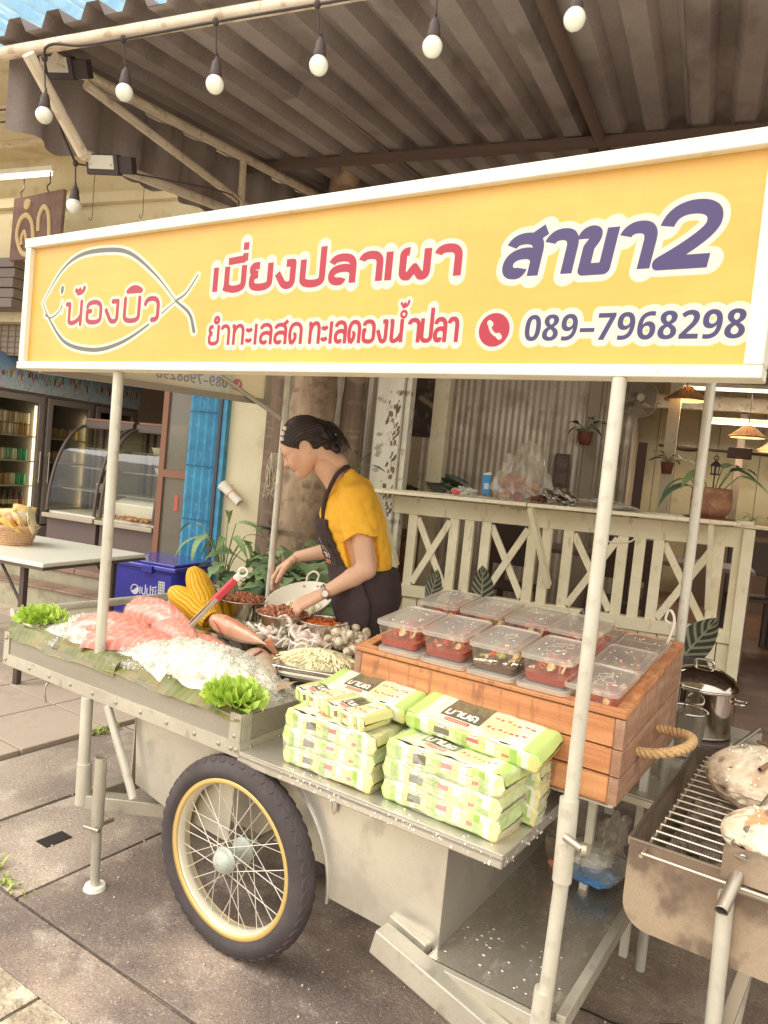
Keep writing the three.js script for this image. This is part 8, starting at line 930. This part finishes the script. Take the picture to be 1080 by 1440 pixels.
// =====================================================================  REAR RIGHT: rack, pot, strainer; lower shelf bag; basket edge
{
  const t = thing('steel_rack', 'stainless steel table with raised edge behind the wooden box carrying the pot', 'table'); mesh('rack_top', span(-0.78, -0.12, 0.455, 0.47, -3.15, -2.5, 0.003), M.sheet, t); mesh('rack_lip', [span(-0.78, -0.12, 0.4705, 0.495, -3.15, -3.14), span(-0.13, -0.12, 0.4705, 0.53, -3.139, -2.5)], M.sheet, t); mesh('rack_apron', span(-0.78, -0.12, 0.40, 0.4545, -2.512, -2.5), M.sheet, t); for (const [x, z] of [[-0.75, -2.53], [-0.15, -2.53], [-0.75, -3.12], [-0.15, -3.12]]) mesh('leg', span(x - 0.016, x + 0.016, 0.02, 0.3995, z - 0.016, z + 0.016, 0.002), M.pole, t);
  const s2 = thing('steel_shelf', 'plain steel tray shelf below and behind the right end of the wooden box', 'shelf'); mesh('tray_sheet', span(-0.66, -0.37, 0.505, 0.513, -2.46, -2.14, 0.002), M.sheet, s2); mesh('tray_lip', [span(-0.66, -0.37, 0.485, 0.5045, -2.146, -2.14)], M.sheet, s2); for (const [x, z] of [[-0.385, -2.16], [-0.64, -2.16], [-0.385, -2.44]]) mesh('leg', cyl([x, 0.02, z], [x, 0.5, z], 0.014), M.pole, s2);
  const p = thing('cooking_pot', 'shiny stainless steel cooking pot with domed lid and dark base', 'pot', [-0.43, 0.471, -2.95]); const R = 0.118; mesh('pot_body', lathe([[0, 0.03], [R * 0.97, 0.03], [R, 0.045], [R, 0.20], [R * 1.05, 0.205], [R * 1.05, 0.212], [R * 0.97, 0.21], [R * 0.96, 0.05], [0, 0.045]], 56), flat(0xcfc6ba, 0.1, 1), p); mesh('pot_base', lathe([[0, 0], [R * 0.9, 0], [R * 0.98, 0.01], [R * 0.985, 0.03], [0, 0.03]], 56), flat(0x6a5c55, 0.45, 0.4), p); mesh('lid', lathe([[R * 1.06, 0.213], [R * 1.04, 0.222], [R * 0.9, 0.245], [R * 0.55, 0.268], [0.02, 0.276], [0, 0.276]], 56), flat(0xbdb2a8, 0.12, 1), p); mesh('lid_knob', tube([[-0.03, 0.272, 0], [-0.026, 0.298, 0], [0.026, 0.298, 0], [0.03, 0.272, 0]], 0.006, 24, 8), flat(0xcfc6ba, 0.2, 1), p); for (const s of [-1, 1]) mesh('pot_handle', tube([[s * R, 0.17, -0.03], [s * (R + 0.03), 0.172, -0.025], [s * (R + 0.03), 0.172, 0.025], [s * R, 0.17, 0.03]], 0.005, 24, 8), M.steel, p);
  const b = thing('strainer_basket', 'perforated steel noodle strainer basket standing in front of the pot', 'strainer', [-0.44, 0.471, -2.755]); const dots = dtex(256, 256, (u, v, o) => { const a = u * 28, c = v * 22, du = a - Math.floor(a) - 0.5, dv = c - Math.floor(c) - 0.5; const k = Math.hypot(du, dv) < 0.33 ? 0 : 255; o[0] = o[1] = o[2] = k; }); const perf = new THREE.MeshPhysicalMaterial({ color: 0xc9c0b0, roughness: 0.3, metalness: 0.8, alphaMap: dots, alphaTest: 0.5, side: THREE.DoubleSide }); mesh('mesh_wall', grid(40, 6, (u, v) => { const a = u * 6.2832, r = 0.058 + 0.008 * v; return [r * Math.cos(a), 0.012 + 0.14 * v, r * Math.sin(a), u * 3, v]; }), perf, b); mesh('rim', torus(0.067, 0.0042, [0, 0.153, 0], [Math.PI / 2, 0, 0]), M.steel, b); mesh('base', lathe([[0, 0], [0.06, 0], [0.061, 0.014], [0, 0.014]], 36), M.dullsteel, b); mesh('hanging_wire', tube([[0.0, 0.153, 0.066], [0.002, 0.19, 0.07], [0.012, 0.21, 0.07]], 0.003, 10, 6), M.steel, b);
  // bag on the lower shelf
  const o = thing('plastic_bag', 'knotted clear plastic bag with blue and white packets on the lower steel shelf', 'plastic bag', [-0.525, 0.27, -2.05]); const cr = (s, sq, sd, amp) => { const gg = new THREE.IcosahedronGeometry(1, 5), q = gg.attributes.position; for (let i = 0; i < q.count; i++) { const x = q.getX(i), y = q.getY(i), z = q.getZ(i), k = 1 + amp * (Math.abs(vn3(x * 2.2, y * 2.2, z * 2.2, sd)) + 0.6 * Math.abs(vn3(x * 5, y * 5, z * 5, sd + 1)) - 0.4); q.setXYZ(i, x * k * s * sq[0], Math.max(y, -0.75) * k * s * sq[1], z * k * s * sq[2]); } return toCreasedNormals(gg, 0.35); };
  mesh('bag_film', [tf(cr(0.075, [1.15, 0.85, 1.0], 3, 0.3), [0, 0.062, 0]), tf(cr(0.04, [0.9, 1.6, 0.9], 8, 0.5), [0.05, 0.15, 0.0], [0.2, 0, -0.35])], new THREE.MeshPhysicalMaterial({ color: 0xf1eee6, roughness: 0.15, transmission: 0.85, thickness: 0, side: THREE.DoubleSide, clearcoat: 1 }), o); mesh('white_packet', tf(cr(0.06, [1.1, 0.5, 0.9], 5, 0.25), [-0.01, 0.075, 0]), flat(0xdfe0de, 0.4), o); mesh('blue_packet', tf(cr(0.062, [1.15, 0.4, 0.95], 6, 0.25), [0.005, 0.032, 0.008]), flat(0x5b8fc4, 0.4), o); mesh('orange_packet', tf(cr(0.026, [1.3, 0.6, 0.8], 7, 0.3), [-0.07, 0.035, 0.045]), flat(0xd58a6a, 0.45), o);
  // rim of a pale basin at the very bottom edge
  const bs = thing('pale_basin', 'pale plastic basin rim on the ground beside the foot of the right front pole', 'basin', [-0.32, 0.0, -1.39]); mesh('basin_wall', lathe([[0, 0.0], [0.06, 0], [0.085, 0.165], [0.092, 0.17], [0.09, 0.174], [0.08, 0.168], [0.056, 0.008], [0, 0.008]], 40), flat(0xe9d9b4, 0.5), bs);
  // hook string at the rear right pole
  tag(mesh('cord_tie', tube([[-0.43, 0.985, -2.27], [-0.45, 1.0, -2.265], [-0.44, 1.03, -2.26], [-0.425, 1.0, -2.262], [-0.435, 0.94, -2.262], [-0.445, 0.92, -2.262]], 0.004, 40, 6), flat(0xe3dcc8, 0.7)), 'short white cord tied to the rear right pole above the wooden box', 'cord');
}
const renderer = new THREE.WebGLRenderer({ antialias: true });
renderer.setSize(768, 1024); renderer.toneMapping = THREE.LinearToneMapping; renderer.toneMappingExposure = EXPOSURE;
renderer.shadowMap.enabled = true; renderer.shadowMap.type = THREE.PCFSoftShadowMap;
renderer.render(scene, camera);
